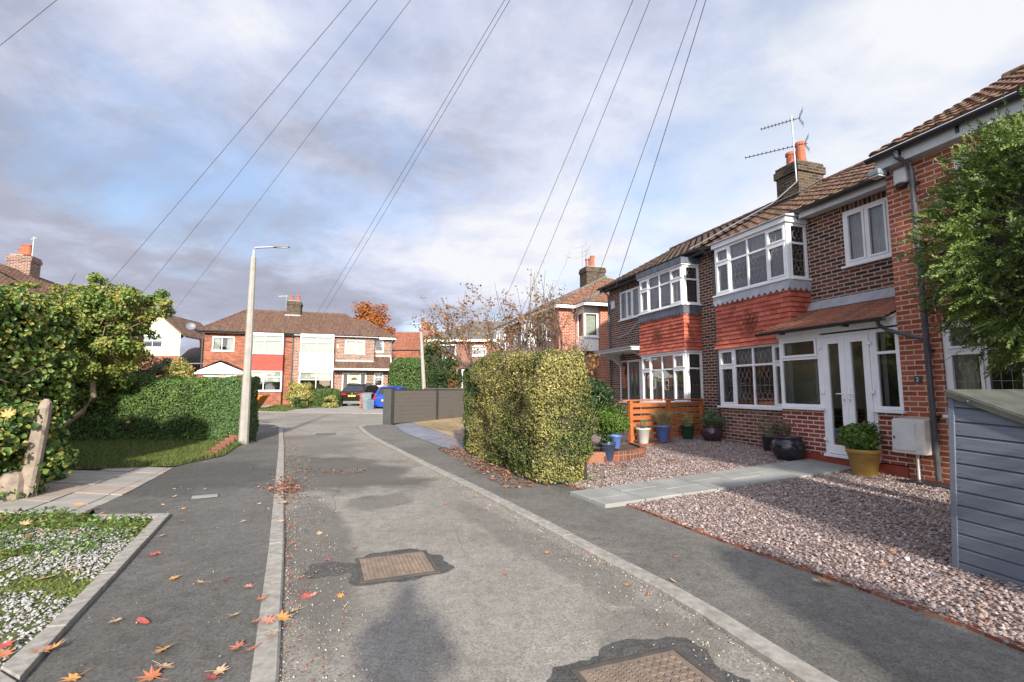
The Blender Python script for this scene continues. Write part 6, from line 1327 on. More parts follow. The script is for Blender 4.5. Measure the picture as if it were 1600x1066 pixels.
# conifer at right
def conifer():
    t=thing('conifer','overgrown cypress leaning in from the right edge over the blue-grey shed','tree',(5.3,4.75,.05)); o=Vector(t.location)
    c=np.array([6.0-o.x,4.75-o.y,2.98]); r=np.array([1.42,1.2,1.42])
    q=np.random.RandomState(77); ncl=560; d=unit(q.normal(0,1,(ncl,3))); rad=(.62+.38*q.rand(ncl)**.6)[:,None]; C=c+d*rad*r*(1+.13*noise3(d,3,5)[:,None])
    C=C[(C[:,2]>1.78-1.0*np.clip((C[:,0]-c[0]+.55)*1.2,0,1))&(C[:,0]<c[0]+.9)&(C[:,1]<c[1]+.9)]; n=len(C)*15; cc=np.repeat(C,15,0); out=unit((cc-c)/r)
    dr=unit(out*.9+q.normal(0,.5,(n,3))+np.array([-.05,0,.22])); L=(.12+.20*q.rand(n)**1.4)[:,None]; side=unit(np.cross(dr,q.normal(0,1,(n,3)))); b0=cc+q.normal(0,.10,(n,3)); bend=q.normal(0,.25,(n,3)); nrm=unit(np.cross(dr,side))
    Ps=[];Ds=[];Ns=[]
    for s_ in np.linspace(.05,1,9):
        ax=b0+dr*L*s_+bend*L*s_*s_*.5-np.array([0,0,1])*.03*s_*s_; dd=unit(dr+bend*s_)
        Ps.append(ax);Ds.append(dd);Ns.append(nrm)
        for sg in (-1,1):
            ll=(.060*(1-s_)+.012)*(.6+.8*q.rand(n,1)); e=unit(dd*(.8+.4*q.rand(n,1))+side*sg*(.5+.5*q.rand(n,1))+nrm*q.normal(0,.25,(n,1)))
            for u in (.3,.75): Ps.append(ax+e*ll*u);Ds.append(unit(e+q.normal(0,.12,(n,3))));Ns.append(nrm)
    P=np.concatenate(Ps);D=np.concatenate(Ds);Nr=unit(np.concatenate(Ns)+rs.normal(0,.3,(len(P),3))); b=unit(np.cross(Nr,D)); s=(.022*(1+rs.uniform(-.35,.5,len(P))))[:,None]
    # keep one colour per spray: its quads share the spray's island by touching tips is not needed, colour varies by leaf
    VV=np.stack([P-D*s*.6,P+b*s*.26,P+D*s*.8,P-b*s*.26],1).reshape(-1,3)
    npmesh('foliage',VV,np.arange(len(VV)).reshape(-1,4),'conifer',t)
    m=MB(); m.tube([(0,0,0),(.05,0,1.2),(.1,0,3.4)],[.16,.13,.04],8)
    for cc in C[::6]: branch_tube(m,Vector((.05,0,max(.5,float(cc[2])-.5))),Vector(cc)*1.0,.025,.006,.05)
    m.build('trunk','twig',t)
    m=MB(); m.lathe([(.0,1.9),(.6,2.05),(1.0,2.5),(1.05,3.0),(.8,3.7),(.35,4.1),(0,4.15)],(c[0]+.15,c[1]+.1,0),12); m.build('dark_core','core',t)  # solid dark core added inside the sprays to stop light
    P,N_,_=crown_points(1500,(c[0]-.45,c[1]-.85,2.9),(.75,.5,.75),26,.16,12,.7); leaves('ivy','x' and P,N_,.075,'rhodo',t,asp=.95,jit=.5)
    P,N_,_=crown_points(1400,(c[0]-.4,c[1]-.7,2.5),(.9,.5,.9),26,.14,15,.75); leaves('dead_foliage',P,N_,.06,'conifer_brown',t,asp=.2,jit=.9)
conifer()
# unseen hedge and shrubs added off the right edge to shade drive and footway
hedge('hedge','unseen tall green hedge added outside the right edge to cast shade','hedge',5.9,-.7,.0,ANG-math.pi/2,3.4,1.0,2.1,'privet2',9000,.09,'xyXZY',.1,51)
shrub('shrub','unseen narrow dark shrub added outside the right edge to shade the footway','shrub',(2.85,.30,.98),(.42,.5,.95),5000,.09,'rhodo',52,.5,30,.3)
shrub('shrub','second unseen dark shrub added outside the right edge to cast shade','shrub',(4.6,1.6,1.2),(.7,.8,1.15),6000,.09,'rhodo',53,.5,36,.35)
# far plants
hedge('hedge','tall soft-topped light green hedge between the far corner house and the far lamp','hedge',-6.9,32.2,.2,0,2.4,2.2,3.35,'farhedge',9000,.13,'yZXx',.10,61,rnd_=.7)
def far_conifers():
    for (x,y,z,rx,rz_,n,lab,mat) in [(-5.9,36,3.2,1.5,2.6,4200,'dark conifer rising behind the light green hedge','fardark'),(-4.35,33,1.9,1.15,1.7,3600,'bushy conifer in front of the cream panelled house','fardark')]:
        t=thing('conifer',lab,'tree',(x,y,.3)); P,N_,C=crown_points(n,(0,0,z-.1),(rx,1.2,rz_),40,.5,int(n/7),.4); ok=P[:,2]>.1; leaves('foliage',P[ok],N_[ok],.17,mat,t,asp=.35); MB().tube([(0,0,0),(0,0,z)],[.14,.05],6).build('trunk','bark_dark',t); MB().lathe([(0,.2),(rx*.55,.5),(rx*.6,z*.6),(rx*.3,z+rz_*.5),(0,z+rz_*.6)],(0,.2,0),8).build('dark_core','core',t)  # last part is a solid dark core added to stop light
    P,N_,_=crown_points(700,(-3.9,31.9,1.9),(.28,.2,1.1),14,.18,5,.4); t=thing('dead_shrub','brown dead patch of conifer just right of the far lamp','shrub',(-3.9,31.9,.4)); o=np.array(t.location); leaves('foliage',P-o,N_,.12,'conifer_brown',t,asp=.3)
far_conifers()
x,y,_=AY(467,625,30.5); shrub('shrub','round yellow leaved shrub in front of the far brick houses','shrub',(x,y,1.15),(.85,.7,.85),5200,.12,'yellowbush',71,.55,34,.3,zb=.3)
x,y,_=AY(466,640,29.3); shrub('shrub','small dark green shrub at the foot of the yellow shrub','shrub',(x,y,.62),(.38,.35,.38),1200,.12,'farhedge',72,.3,12,.2,zb=.28)
x,y,_=AY(503,630,31.2); hedge('hedge','rounded green hedge between the yellow shrub and the black car','hedge',x+.05,31.5,.3,R(12),1.95,1.3,1.22,'farhedge',5200,.10,'yZXx',.06,73,rnd_=.4)
x,y,_=AY(515,630,30.4); shrub('shrub','small yellow shrub growing against the rounded hedge by the black car','shrub',(x,y,.62),(.45,.3,.36),1300,.11,'yellowbush',74,.55,14,.2,zb=.28)
def autumn_tree():
    t=thing('tree','orange autumn tree rising behind the far tiled roof','tree',(-14.3,48,.4)); P,N_,C=crown_points(8500,(0,0,7.3),(2.2,1.8,2.5),90,.75,81,.3); leaves('foliage',P,N_,.22,'autumn',t,asp=.6,jit=.9); m=MB(); m.tube([(0,0,0),(.1,0,3),(0,0,6.5)],[.25,.2,.12],7)
    for c in C: branch_tube(m,Vector((0,0,5.0+rnd.random()*1.5)),Vector(c)*1.03,.05,.012,.05)
    m.build('trunk','bark_dark',t)
autumn_tree()
x,y,_=AY(250,580,34); shrub('shrub','grey green shrub below the cream gable house','shrub',(x,y,2.3),(1.8,1.0,1.25),4200,.15,'greygreen',91,.45,40,.45,zb=.3)
x,y,_=AY(282,580,33); shrub('shrub','yellow green shrub just left of the far brick house','shrub',(x,y,2.3),(1.0,.9,1.1),2600,.14,'yellowbush',92,.5,24,.4,zb=.3)
x,y,_=AY(222,580,30); shrub('shrub','small green bush under the black door canopy','shrub',(x,y,1.9),(.9,.8,.8),2600,.10,'farhedge',93,.5,24,.3,zb=.3)
x,y,_=AY(268,592,24); t=thing('garden_shed','low dark flat roofed shed showing just above the long clipped hedge','shed',(x,y,.15)); MB().box(-1.0,.85,-.5,1.2,0,1.72).build('wall','blackwood',t); MB().box(-1.1,.95,-.6,1.3,1.73,1.82).build('roof','greyplastic',t)
def bare_tree():
    """low spreading fruit tree with the last orange leaves"""
    bx,by=.95,12.4; t=thing('tree','nearly bare spreading tree with a few orange leaves rising behind the variegated hedge','tree',(bx,by,.1)); m=MB(); tips=[]; r=random.Random(5)
    def grow(p,d,L,rad,depth):
        n=4; pts=[p];rr=[rad]; q=p.copy(); dd=d.copy()
        for i in range(n):
            dd=(dd+Vector((r.gauss(0,.12),r.gauss(0,.12),r.gauss(0,.06)+.05*(depth>0)))).normalized(); q=q+dd*L/n; pts.append(q.copy()); rr.append(rad*(1-.5*(i+1)/n))
            if depth>=2: tips.append((q.copy(),dd.copy()))
        m.tube(pts,rr,6 if depth<2 else 4,False)
        if depth<4:
            kids=3
            for k in range(kids+(depth==1)):
                i=r.randint(1,n); b=pts[i]; nd_=(dd+Vector((r.gauss(0,.65),r.gauss(0,.45),r.gauss(.12,.4)))).normalized(); grow(b,nd_,L*r.uniform(.55,.85),rr[i]*.72,depth+1)
    m.tube([(0,0,0),(-.05,0,.7),(-.15,0,1.35)],[.14,.12,.11],8,False)
    s=Vector((-.15,0,1.3))
    for d,L,rad in [((-1,-.2,.30),1.55,.075),((-.85,.1,.75),1.65,.075),((-.45,-.2,1.0),1.45,.065),((-.05,.1,1.0),1.5,.05),((.45,-.1,.9),1.3,.05),((.85,0,.42),1.15,.05),((.55,.3,.35),.9,.04),((-.75,-.3,.12),1.4,.045)]: grow(s,Vector(d).normalized(),L,rad,0)
    for k in range(20): # straight water shoots
        x=r.uniform(-1.6,.7); z=r.uniform(1.9,2.8); m.tube([(x,r.uniform(-.3,.3),z),(x+r.uniform(-.08,.08),0,z+.7),(x+r.uniform(-.25,.25),0,z+r.uniform(1.2,1.9))],[.017,.012,.006],4,False)
    m.build('trunk','bark_dark',t)
    P=[];N_=[]
    for q,d in tips:
        pr=.44 if q.x<-.9 else (.40 if q.z<2.4 else .22)
        if r.random()<pr:
            for k in range(r.randint(1,5 if q.x<-.9 or q.z<2.2 else 3)): P.append((q.x+r.gauss(0,.05),q.y+r.gauss(0,.05),q.z-abs(r.gauss(0,.05)))); N_.append((r.gauss(0,1),r.gauss(-.5,1),r.gauss(.3,1)))
    leaves('foliage',np.array(P),np.array(N_),.058,'orangeleaf',t,asp=.8,droop=.6)
bare_tree()
# brick edging by the lamp
t=thing('brick_edging','short row of old red bricks stepping along the lawn edge beside the lamp','edging',(lx-.9,ly-.9,.04))
o=Vector(t.location)
for i in range(7):
    f=i/6; a=Vector((*G(330+f*38,716-f*24,.04),.0)); b=MB().box(-.11,.11,-.05,.05,0,.075+.13*f).build('brick','oldbrick',t,bevel=.006,loc=(a.x-o.x-.12,a.y-o.y+.1,0)); b.rotation_euler=(R(rnd.uniform(-3,3)),R(rnd.uniform(-3,3)),R(20))
# ============================================================= POTS
def pot(kind,xy,z,label,prof,mat,scale=1,group=None,rim=None):
    X,Y,_=HL(*xy); t=thing(kind,label,'plant pot',(X,Y,z)); m=MB(); p=[(r*scale,zz*scale) for r,zz in prof]; m.lathe([(0.001,0)]+p,(0,0,0),28,False); m.build('pot',mat,t,smooth=True)
    top=max(zz for _,zz in p)*.9; rr=p[-1][0]; MB().lathe([(0.001,top-.02),(rr*1.02,top-.02)],(0,0,0),20,False).build('soil','soil',t); return t
def gz(xy): X,Y,_=HL(*xy); return garden_z(X,Y)
TAPER=[(.11,0),(.12,.01),(.165,.33),(.18,.335),(.18,.37),(.155,.37),(.15,.30)]
URN=[(.13,0),(.17,.03),(.235,.14),(.25,.22),(.22,.31),(.185,.345),(.215,.365),(.215,.385),(.18,.385),(.16,.34)]
xy=(-4.42,-1.66); t=pot('plant_pot',xy,.25,'pale grey tapered pot in front of the orange fence','x' and TAPER,'pot_white',.95)
P=np.c_[rs.normal(0,.05,(60,2)),np.full(60,.28)]; blades('stems',P,.30,'greygreen',t,.4,.004)
xy=(-4.57,-1.02); t=pot('plant_pot',xy,.25,'bright blue pot with a tuft of dry ornamental grass',TAPER,'pot_blue',1.05)
a=rs.rand(900)*6.28; od=np.c_[np.cos(a),np.sin(a),0*a]*(.75*rs.rand(900,1)**.5); blades('grass_tuft',np.c_[rs.normal(0,.05,(900,2)),np.full(900,.33)],.36,'tuft',t,.15,.005,od)
xy=(-4.78,-.15); t=pot('plant_pot',xy,.25,'dark green glazed pot with a straggly stem by the fence post',TAPER,'pot_green',.98)
P=np.c_[rs.normal(0,.04,(46,2)),np.full(46,.30)]; blades('stems',P,.42,'tuft',t,.35,.004); P,N_,_=crown_points(120,(0,0,.5),(.12,.12,.2),9,.07,3); leaves('foliage',P,N_,.035,'yellowbush',t)
xy=(-4.24,.12); t=pot('plant_pot',xy,gz(xy)-.02,'round aubergine glazed urn with grey green plant at the bay corner',URN,'pot_purple',1.0)
P,N_,_=crown_points(900,(0,0,.56),(.25,.22,.18),18,.12,5); leaves('foliage',P,N_,.05,'greygreen',t,asp=.4)
P,N_,_=crown_points(260,(.02,-.05,.42),(.18,.18,.10),9,.09,6); leaves('trailing_leaves',P,N_,.05,'farhedge',t,asp=.5)
xy=(-2.62,.22); t=pot('plant_pot',xy,gz(xy)-.02,'black square-shouldered pot with a wispy brown plant under the bay window',[(.13,0),(.135,.01),(.165,.30),(.175,.31),(.175,.33),(.15,.33),(.15,.3)],'black',1.0)
P,N_,_=crown_points(520,(0,0,.50),(.20,.18,.24),16,.10,7); leaves('foliage',P,N_,.035,'greygreen',t,asp=.35); blades('stems',np.c_[rs.normal(0,.05,(60,2)),np.full(60,.28)],.42,'tuft',t,.45,.003)
xy=(-1.72,-.30); t=pot('plant_pot',xy,gz(xy)-.02,'large shiny black urn with bare twigs beside the porch step',URN,'pot_black',1.18)
m=MB()
for i in range(14):
    a=rnd.uniform(0,6.28); q=rnd.uniform(.06,.16); m.tube([(0,0,.38),(math.cos(a)*q*.5,math.sin(a)*q*.5,.55),(math.cos(a)*q,math.sin(a)*q,.62+rnd.random()*.16)],[.012,.008,.004],5,False)
m.build('twigs','twig',t); P,N_,_=crown_points(60,(0,0,.66),(.13,.13,.10),9,.04,9); leaves('foliage',P,N_,.035,'greygreen',t)
xy=(-.28,-.34); t=pot('plant_pot',xy,gz(xy)-.02,'mustard yellow pot with a glossy green shrub right of the porch doors',[(.155,0),(.16,.01),(.215,.36),(.235,.37),(.24,.40),(.235,.43),(.20,.43),(.2,.36)],'pot_mustard',1.0)
m=MB()
for i in range(40): a=6.283*i/40; m.box(math.cos(a)*.214-.006,math.cos(a)*.214+.006,math.sin(a)*.214-.006,math.sin(a)*.214+.006,.335,.35)
m.build('rope_band','pot_mustard',t)
P,N_,_=crown_points(2600,(0,0,.60),(.26,.24,.20),26,.13,11,.4); leaves('foliage',P,N_,.062,'box',t,asp=.5,jit=.6)
xy=(-3.05,-3.35); t=pot('plant_pot',xy,.12,'ribbed navy pot at the end of the variegated hedge',TAPER,'pot_navy',.95); P,N_,_=crown_points(200,(0,0,.45),(.12,.12,.14),12,.08,31); leaves('foliage',P,N_,.05,'rhodo',t)
xy=(-3.42,-2.95); t=pot('plant_pot',xy,.30,'small slate blue pot under the rounded green shrub','x' and TAPER,'pot_blue',.72)
# ============================================================= THE SMALL SHED
def shed():
    c=Vector((*G(1492,888,.08),.04)); c.x+=.02; d=Vector((.355,-.935,0)).normalized(); e=Vector((d.y*-1,d.x,0)); e=Vector((-d.y,d.x,0)) # e to the right
    t=thing('garden_shed','small blue-grey painted overlap board store with mossy felt roof at the right edge','shed',tuple(c)); T=Matrix(((d.x,e.x,0,0),(d.y,e.y,0,0),(0,0,1,0),(0,0,0,1)))
    L,Wd,z0,z1=1.15,1.5,1.43,1.01; n=13; bh=z0/n
    def ztop(x): return z0-(z0-z1)*x/L
    m=MB(T)
    for i in range(n):
        a,b=i*bh,(i+1)*bh
        xe=L if b<=z1 else max(0,min(L,(z0-b)/(z0-z1)*L)); xa=L if a<=z1 else max(0,min(L,(z0-a)/(z0-z1)*L))
        if xa<.02: continue
        # feather-edge board: proud at the bottom, small top rounding
        yb,yt=-.020,-.006
        m.poly([(0,yb,a),(xa,yb,a),(xa,yb+.001,a+bh*.80) if xe>=xa else (xe+(xa-xe)*.2,yb+.001,a+bh*.8),(0,yb+.001,a+bh*.80)])
        x8=xe+(xa-xe)*.2; m.poly([(0,yb+.001,a+bh*.8),(x8,yb+.001,a+bh*.8),(xe,yt+.012,b),(0,yt+.012,b)]); m.poly([(0,yt+.02,a),(xa,yt+.02,a),(xa,yb,a),(0,yb,a)])
    m.poly([(0,.01,0),(0,.01,z0),(L,.01,z1),(L,.01,0)]); m.build('boards','shed',t)
    MB(T).prism([(0,.012,0),(L,.012,0),(L,.012,z1-.02),(0,.012,z0-.02)],(0,Wd,0)).build('carcass','shed',t)
    MB(T).box(-.022,.018,-.030,.01,0,z0-.01).build('corner_batten','shed',t,bevel=.003)
    m=MB(T)
    for i in range(n):
        for x in (.05,.56):
            if ztop(x)>i*bh+.08: m.tube([(x,-.024,i*bh+.03),(x,-.019,i*bh+.03)],.0035,6)
    m.build('nails','iron_dark',t)
    s=(z0-z1)/L; m=MB(T); A=[(-.02,-.03,z0+.02*s),(L+.06,-.03,z1-.06*s),(L+.06,Wd+.05,z1-.06*s),(-.02,Wd+.05,z0+.02*s)]; m.hexa(A[::1],[(p[0],p[1],p[2]+.022) for p in A]); m.build('roof','felt',t,bevel=.004)
    m=MB(T); m.hexa([(-.035,-.050,z0-.025),(L+.07,-.050,z1-.065),(L+.07,-.031,z1-.065),(-.035,-.031,z0-.025)],[(-.035,-.050,z0+.025),(L+.07,-.050,z1-.015),(L+.07,-.031,z1-.015),(-.035,-.031,z0+.025)]); m.build('fascia','felt',t,bevel=.002)
    m=MB(T); 
    for x in (.12,.5,.9): m.tube([(x,-.056,ztop(x)-.012),(x,-.049,ztop(x)-.012)],.005,6)
    m.build('felt_nail','alu',t); return t
_s=shed(); _s.rotation_euler=Matrix.Rotation(R(3.0),3,Vector((.935,.355,0))).to_euler()
X,Y,_=HL(.62,-.22); t=thing('drain_cover','dark slate coloured slab at the foot of the drainpipe','slab',(X,Y,.13),ANG-math.pi/2); MB().prism([(-.42,-.16,0),(.45,-.12,0),(.45,.17,0),(-.25,.17,0)],(0,0,.05)).build('slab','black',t,bevel=.01)
# ============================================================= CARS
def loft(m,rings):
    n=len(rings[0]); vs=[p for r in rings for p in r]; fs=[]
    for i in range(len(rings)-1):
        for k in range(n): j=(k+1)%n; fs.append([i*n+k,(i+1)*n+k,(i+1)*n+j,i*n+j])
    fs.append(list(range(n))); fs.append([len(vs)-n+k for k in range(n)][::-1]); m.add(vs,fs)
def ring(y,pts): return [(x,y,z) for x,z in pts]+[(-x,y,z) for x,z in reversed(pts)]
def car(name,label,loc,rz,L,W_,Hh,paint,belt,rear_y,roof0,roof1,wsb,clad,trim,suv=True):
    t=thing(name,label,'car',loc,rz); w=W_/2; gc=.20 if suv else .15
    m=MB(); R_=[]
    for y,k,zb,zt in [(0,.86,gc+.16,belt-.22),(.06,.94,gc+.06,belt-.04),(.22,.99,gc,belt),(.8,1,gc,belt+.01),(L*.55,1,gc,belt-.02),(wsb+.25,.99,gc,belt-.06),(L-.35,.95,gc+.03,belt-.20),(L-.06,.82,gc+.08,belt-.36),(L,.72,gc+.14,belt-.44)]:
        R_.append(ring(y,[(w*k*.86,zb),(w*k*.97,zb+.12),(w*k,zb+(zt-zb)*.55),(w*k*.985,zt-.10),(w*k*.90,zt-.01),(w*k*.6,zt)]))
    loft(m,R_); body=m.build('body',paint,t,smooth=True,bevel=0); 
    mo=body.modifiers.new('sub','SUBSURF'); mo.levels=mo.render_levels=1
    def cab(y,z,kb): return ring(y,[(w*kb,z)])
    zr=Hh; m=MB(); sec=[]
    # cabin sections: (y, height fraction)
    for y,f in [(rear_y,0),(rear_y+(roof0-rear_y)*.5,.60),(roof0,.93),(roof0+.35,1),((roof0+roof1)/2,1.0),(roof1,.95),(roof1+(wsb-roof1)*.5,.55),(wsb,0)]:
        zt=belt-.03+(zr-belt+.03)*f; kt=.90-.17*f; sec.append(ring(y,[(w*.91,belt-.06),(w*(.905-.08*f),belt-.05+(zt-belt+.05)*.5),(w*kt,max(zt-.05*f,belt-.045)),(w*kt*.8,zt)]))
    loft(m,sec); m.build('cabin',paint,t,smooth=True)
    # glass
    g=MB(); f0,f1=.22,.86; 
    def rp(x,f): y=rear_y+(roof0-rear_y)*(f if f<.6 else f); zt=belt-.03+(zr-belt+.03)*(min(1,f*1.12)*.93); return (x,y-.045,zt)
    g.poly([rp(-w*.74,.12),rp(w*.74,.12),rp(w*.66,.45),rp(w*.60,.86),rp(-w*.60,.86),rp(-w*.66,.45)]); g.build('rear_window','carglass',t)
    g=MB()
    for s in (-1,1):
        q=[(s*(w*.915),rear_y+.45,belt+.02),(s*(w*.915),wsb-.35,belt+.01),(s*(w*.80),roof1+.15,zr-.14),(s*(w*.80),roof0+.25,zr-.13)]; g.poly(q if s>0 else q[::-1])
    g.build('side_window','carglass',t)
    g=MB(); g.poly([(w*.75,wsb-.02,belt+.0),(-w*.75,wsb-.02,belt+.0),(-w*.64,roof1+.05,zr-.09),(w*.64,roof1+.05,zr-.09)]); g.build('windscreen','carglass',t)
    m=MB(); m.hexa([(-w*.62,roof0-.20,zr-.075),(w*.62,roof0-.20,zr-.075),(w*.64,roof0+.12,zr-.02),(-w*.64,roof0+.12,zr-.02)],[(-w*.62,roof0-.20,zr-.04),(w*.62,roof0-.20,zr-.04),(w*.64,roof0+.12,zr+.02),(-w*.64,roof0+.12,zr+.02)]); m.build('spoiler',paint,t,bevel=.01)
    m=MB(); m.box(-w*.88,w*.88,-.05,.12,gc+.05,gc+.24) if clad else m.box(-w*.5,w*.5,-.01,.1,gc+.08,gc+.2); bp=m.build('bumper',trim,t,bevel=.03)
    if clad:
        MB().hexa([(-w*.72,-.065,gc+.10),(w*.72,-.065,gc+.10),(w*.72,-.05,gc+.10),(-w*.72,-.05,gc+.10)],[(-w*.55,-.065,gc+.20),(w*.55,-.065,gc+.20),(w*.55,-.05,gc+.20),(-w*.55,-.05,gc+.20)]).build('skid_plate','greyplastic',bp)
        for s in (-1,1): MB().tube([(s*w*.62,-.09,gc+.10),(s*w*.62,0,gc+.10)],.045,10).build('exhaust','alu',bp)
        for s in (-1,1): MB().tube([(s*w*.68,roof0+.1,zr+.03),(s*w*.68,roof1-.1,zr+.03)],.018,6).build('roof_rail','black',t)
    lz=belt-.13
    for s in (-1,1):
        if suv: pts=[(s*w*.36,-.035,lz-.04),(s*w*.93,.03,lz-.08),(s*w*.97,.14,lz+.02),(s*w*.92,.05,lz+.09),(s*w*.50,-.02,lz+.07)]
        else: pts=[(s*w*.72,-.01,lz-.12),(s*w*.95,.07,lz-.10),(s*w*.92,.16,lz+.18),(s*w*.80,.10,lz+.16)]
        MB().prism(pts if s>0 else pts[::-1],(0,-.035,0)).build('rear_light','lens_red',t)
    pz=belt-.24 if suv else belt-.34; p=MB().box(-.26,.26,-.065,-.03,pz-.055,pz+.055).build('number_plate','plate',t,bevel=.004); m=MB()
    for i,x in enumerate((-.20,-.14,-.08,-.02,.06,.12,.18)): m.box(x-.018,x+.018,-.067,-.0655,pz-.034,pz+.034) 
    p2=None
    for y in (.78,L-.85):
        for s in (-1,1):
            tr_=MB(); rr=.345 if suv else .30
            for a_,b_ in ((rr,.0),): tr_.tube([(s*(w-.20),y,rr),(s*(w+.0),y,rr)],rr,22)
            wl=tr_.build('wheel','rubber',t,bevel=.015); MB().tube([(s*(w-.01),y,rr),(s*(w+.008),y,rr)],rr*.62,16).build('rim','rim',wl)
    for s in (-1,1): MB().box(s*(w+.02) if s<0 else w-.02,s*(w+.02)+ .0 if False else (s*(w-.02) if s<0 else w+.17),wsb-.45,wsb-.30,belt+.0,belt+.15).build('wing_mirror',paint,t,bevel=.03) if s>0 else MB().box(-(w+.17),-(w-.02),wsb-.45,wsb-.30,belt,belt+.15).build('wing_mirror',paint,t,bevel=.03)
    MB().lathe([(0.001,0),(.045,0),(.045,.012),(.001,.012)],(0,0,0),14,False).build('badge','alu',t,loc=(0,-.0,belt-.09)).rotation_euler=(R(90),0,0)
    return t
x,y,_=AY(549.5,636,32.4); car('parked_car','black four-by-four with roof rails parked in front of the far chequered house',(x,y,.26),R(-4),4.45,1.84,1.60,'carblack',1.02,.05,.62,2.75,3.35,True,'cargrey')
x,y,_=AY(602.5,640,29.2); car('parked_car','bright blue small hatchback half hidden behind the grey fence',(x,y,.20),R(-5),3.6,1.66,1.46,'carblue',.95,.05,.55,2.1,2.85,False,'carblue',suv=False)
# skip, bins
x,y,_=AY(404,638,28.0); t=thing('skip','orange rubbish skip filled with pale rubble beyond the lamp','skip',(x-.85,y,.28),R(10))
m=MB(); b=[(-.55,-.6,0),(.62,-.6,0),(.62,.6,0),(-.55,.6,0)]; tp=[(-1.1,-.75,.85),(1.12,-.75,.85),(1.12,.75,.85),(-1.1,.75,.85)]; m.add(b+tp,[[3,2,1,0],[0,1,5,4],[1,2,6,5],[2,3,7,6],[3,0,4,7]]); m.box(-1.14,1.16,-.80,-.73,.80,.87); m.box(-1.14,1.16,.73,.80,.80,.87); m.box(1.10,1.17,-.73,.73,.80,.87); m.box(-1.15,-1.08,-.73,.73,.80,.87)
for x_ in (-.5,0,.5): m.hexa([(x_-.04,-.64,.1),(x_+.04,-.64,.1),(x_+.04,-.55,.1),(x_-.04,-.55,.1)],[(x_-.04,-.80,.8),(x_+.04,-.80,.8),(x_+.04,-.7,.8),(x_-.04,-.7,.8)])
m.build('body','skip',t); m=MB()
for i in range(16): p=Vector((rnd.uniform(-.9,.9),rnd.uniform(-.6,.6),.80+rnd.uniform(-.05,.12))); m.hexa([p+Vector((-.2,-.12,0)),p+Vector((.2,-.1,.05)),p+Vector((.18,.12,.02)),p+Vector((-.15,.13,-.02))],[p+Vector((-.2,-.12,.06)),p+Vector((.2,-.1,.10)),p+Vector((.18,.12,.08)),p+Vector((-.15,.13,.05))])
m.build('rubble','white_far',t)
def wheelie(px,py,Y,mat,label,w_=.55,h_=1.0,z=.24):
    x,y,_=AY(px,py,Y); t=thing('wheelie_bin',label,'bin',(x,y,z),R(8)); m=MB(); m.hexa([(-w_*.42,-.25,.05),(w_*.42,-.25,.05),(w_*.42,.25,.08),(-w_*.42,.25,.08)],[(-w_/2,-.33,h_-.08),(w_/2,-.33,h_-.08),(w_/2,.33,h_-.08),(-w_/2,.33,h_-.08)]); m.build('body',mat,t,bevel=.02)
    m=MB(); m.hexa([(-w_/2-.02,-.36,h_-.079),(w_/2+.02,-.36,h_-.079),(w_/2+.02,.36,h_-.079),(-w_/2-.02,.36,h_-.079)],[(-w_/2,-.33,h_-.03),(w_/2,-.33,h_-.03),(w_/2,.33,h_+.05),(-w_/2,.33,h_+.05)]); m.build('lid',mat,t,bevel=.015)
    for s in (-1,1): MB().tube([(s*w_*.36,.30,.10),(s*w_*.46,.30,.10)],.10,12).build('wheel','rubber',t)
wheelie(573.5,638,29.8,'greyplastic','tall grey wheelie bin standing between the two parked cars')
wheelie(580,638,29.3,'bluedark','small slate blue bin in front of the grey wheelie bin',.42,.62)
x,y,_=AY(569,640,29.6); t=thing('brick_pier','thin red brick gate pier beside the black car','pier',(x-.17,y,.24)); MB().box(-.09,.05,-.1,.1,0,.98).build('shaft','brick_far',t)
# ============================================================= FALLEN LEAVES
def leaf_mesh(kind,seed,mat):
    r=random.Random(seed); m=MB(); pts=[]
    if kind=='maple':
        tips=[(-90,.16),(-35,.55),(12,.85),(52,.95),(90,1.05),(128,.95),(168,.85),(215,.55)]; n=len(tips)
        for i,(a,l) in enumerate(tips):
            l*=r.uniform(.88,1.12); aa=R(a+r.uniform(-4,4)); pts.append((math.cos(aa)*l,math.sin(aa)*l)); a2=tips[(i+1)%n][0]; a2=a2 if a2>a else a2+360; am=R((a+a2)/2); pts.append((math.cos(am)*.40,math.sin(am)*.40))
    else:
        for k in range(12): t=2*math.pi*k/12; pts.append((math.cos(t)*.32*(1-.3*math.sin(t)),math.sin(t)*.8))
    curl=r.uniform(.10,.32); tw=r.uniform(-.2,.2); zf=lambda x,y: curl*(x*x+y*y)*.8*(1 if r.random()<2 else 1)+tw*x*y+.03
    V=[(0,0,.02)]+[(x,y,zf(x,y)) for x,y in pts]; n=len(pts); m.add([(a*.5,b*.5,c*.5) for a,b,c in V],[[0,i+1,(i+1)%n+1] for i in range(n)])
    if kind=='maple': m.tube([(0,0,.012),(.03,-.35,.03),(.1,-.62,.05)],[.012,.01,.008],4)
    o=m.build('fallen_leaf',mat); return o
protos=[]
for i in range(6):
    for s in range(3): protos.append((i,leaf_mesh('maple' if s<2 else 'oval',i*7+s,'leaf%d'%i)))
used=[False]*len(protos)
cn=['orange','red','tan','amber yellow','brown','pinkish']
def leaf(px,py,sz,ci,shape=0,z=.0,wh='on the road'):
    k=ci*3+shape; x,y=G(px,py,z); src=protos[k][1]
    if not used[k]: o=src; used[k]=True
    else: o=src.copy(); COL.objects.link(o)
    o.location=(x,y,z+hgt(y)+.008); o.rotation_euler=(rnd.uniform(-.25,.25),rnd.uniform(-.25,.25),rnd.uniform(0,6.28)); o.scale=(sz,)*3
    tag(o,'dry %s fallen leaf lying %s'%(cn[ci],wh),'leaf','fallen leaves '+wh)
PAV='on the left footway'; 
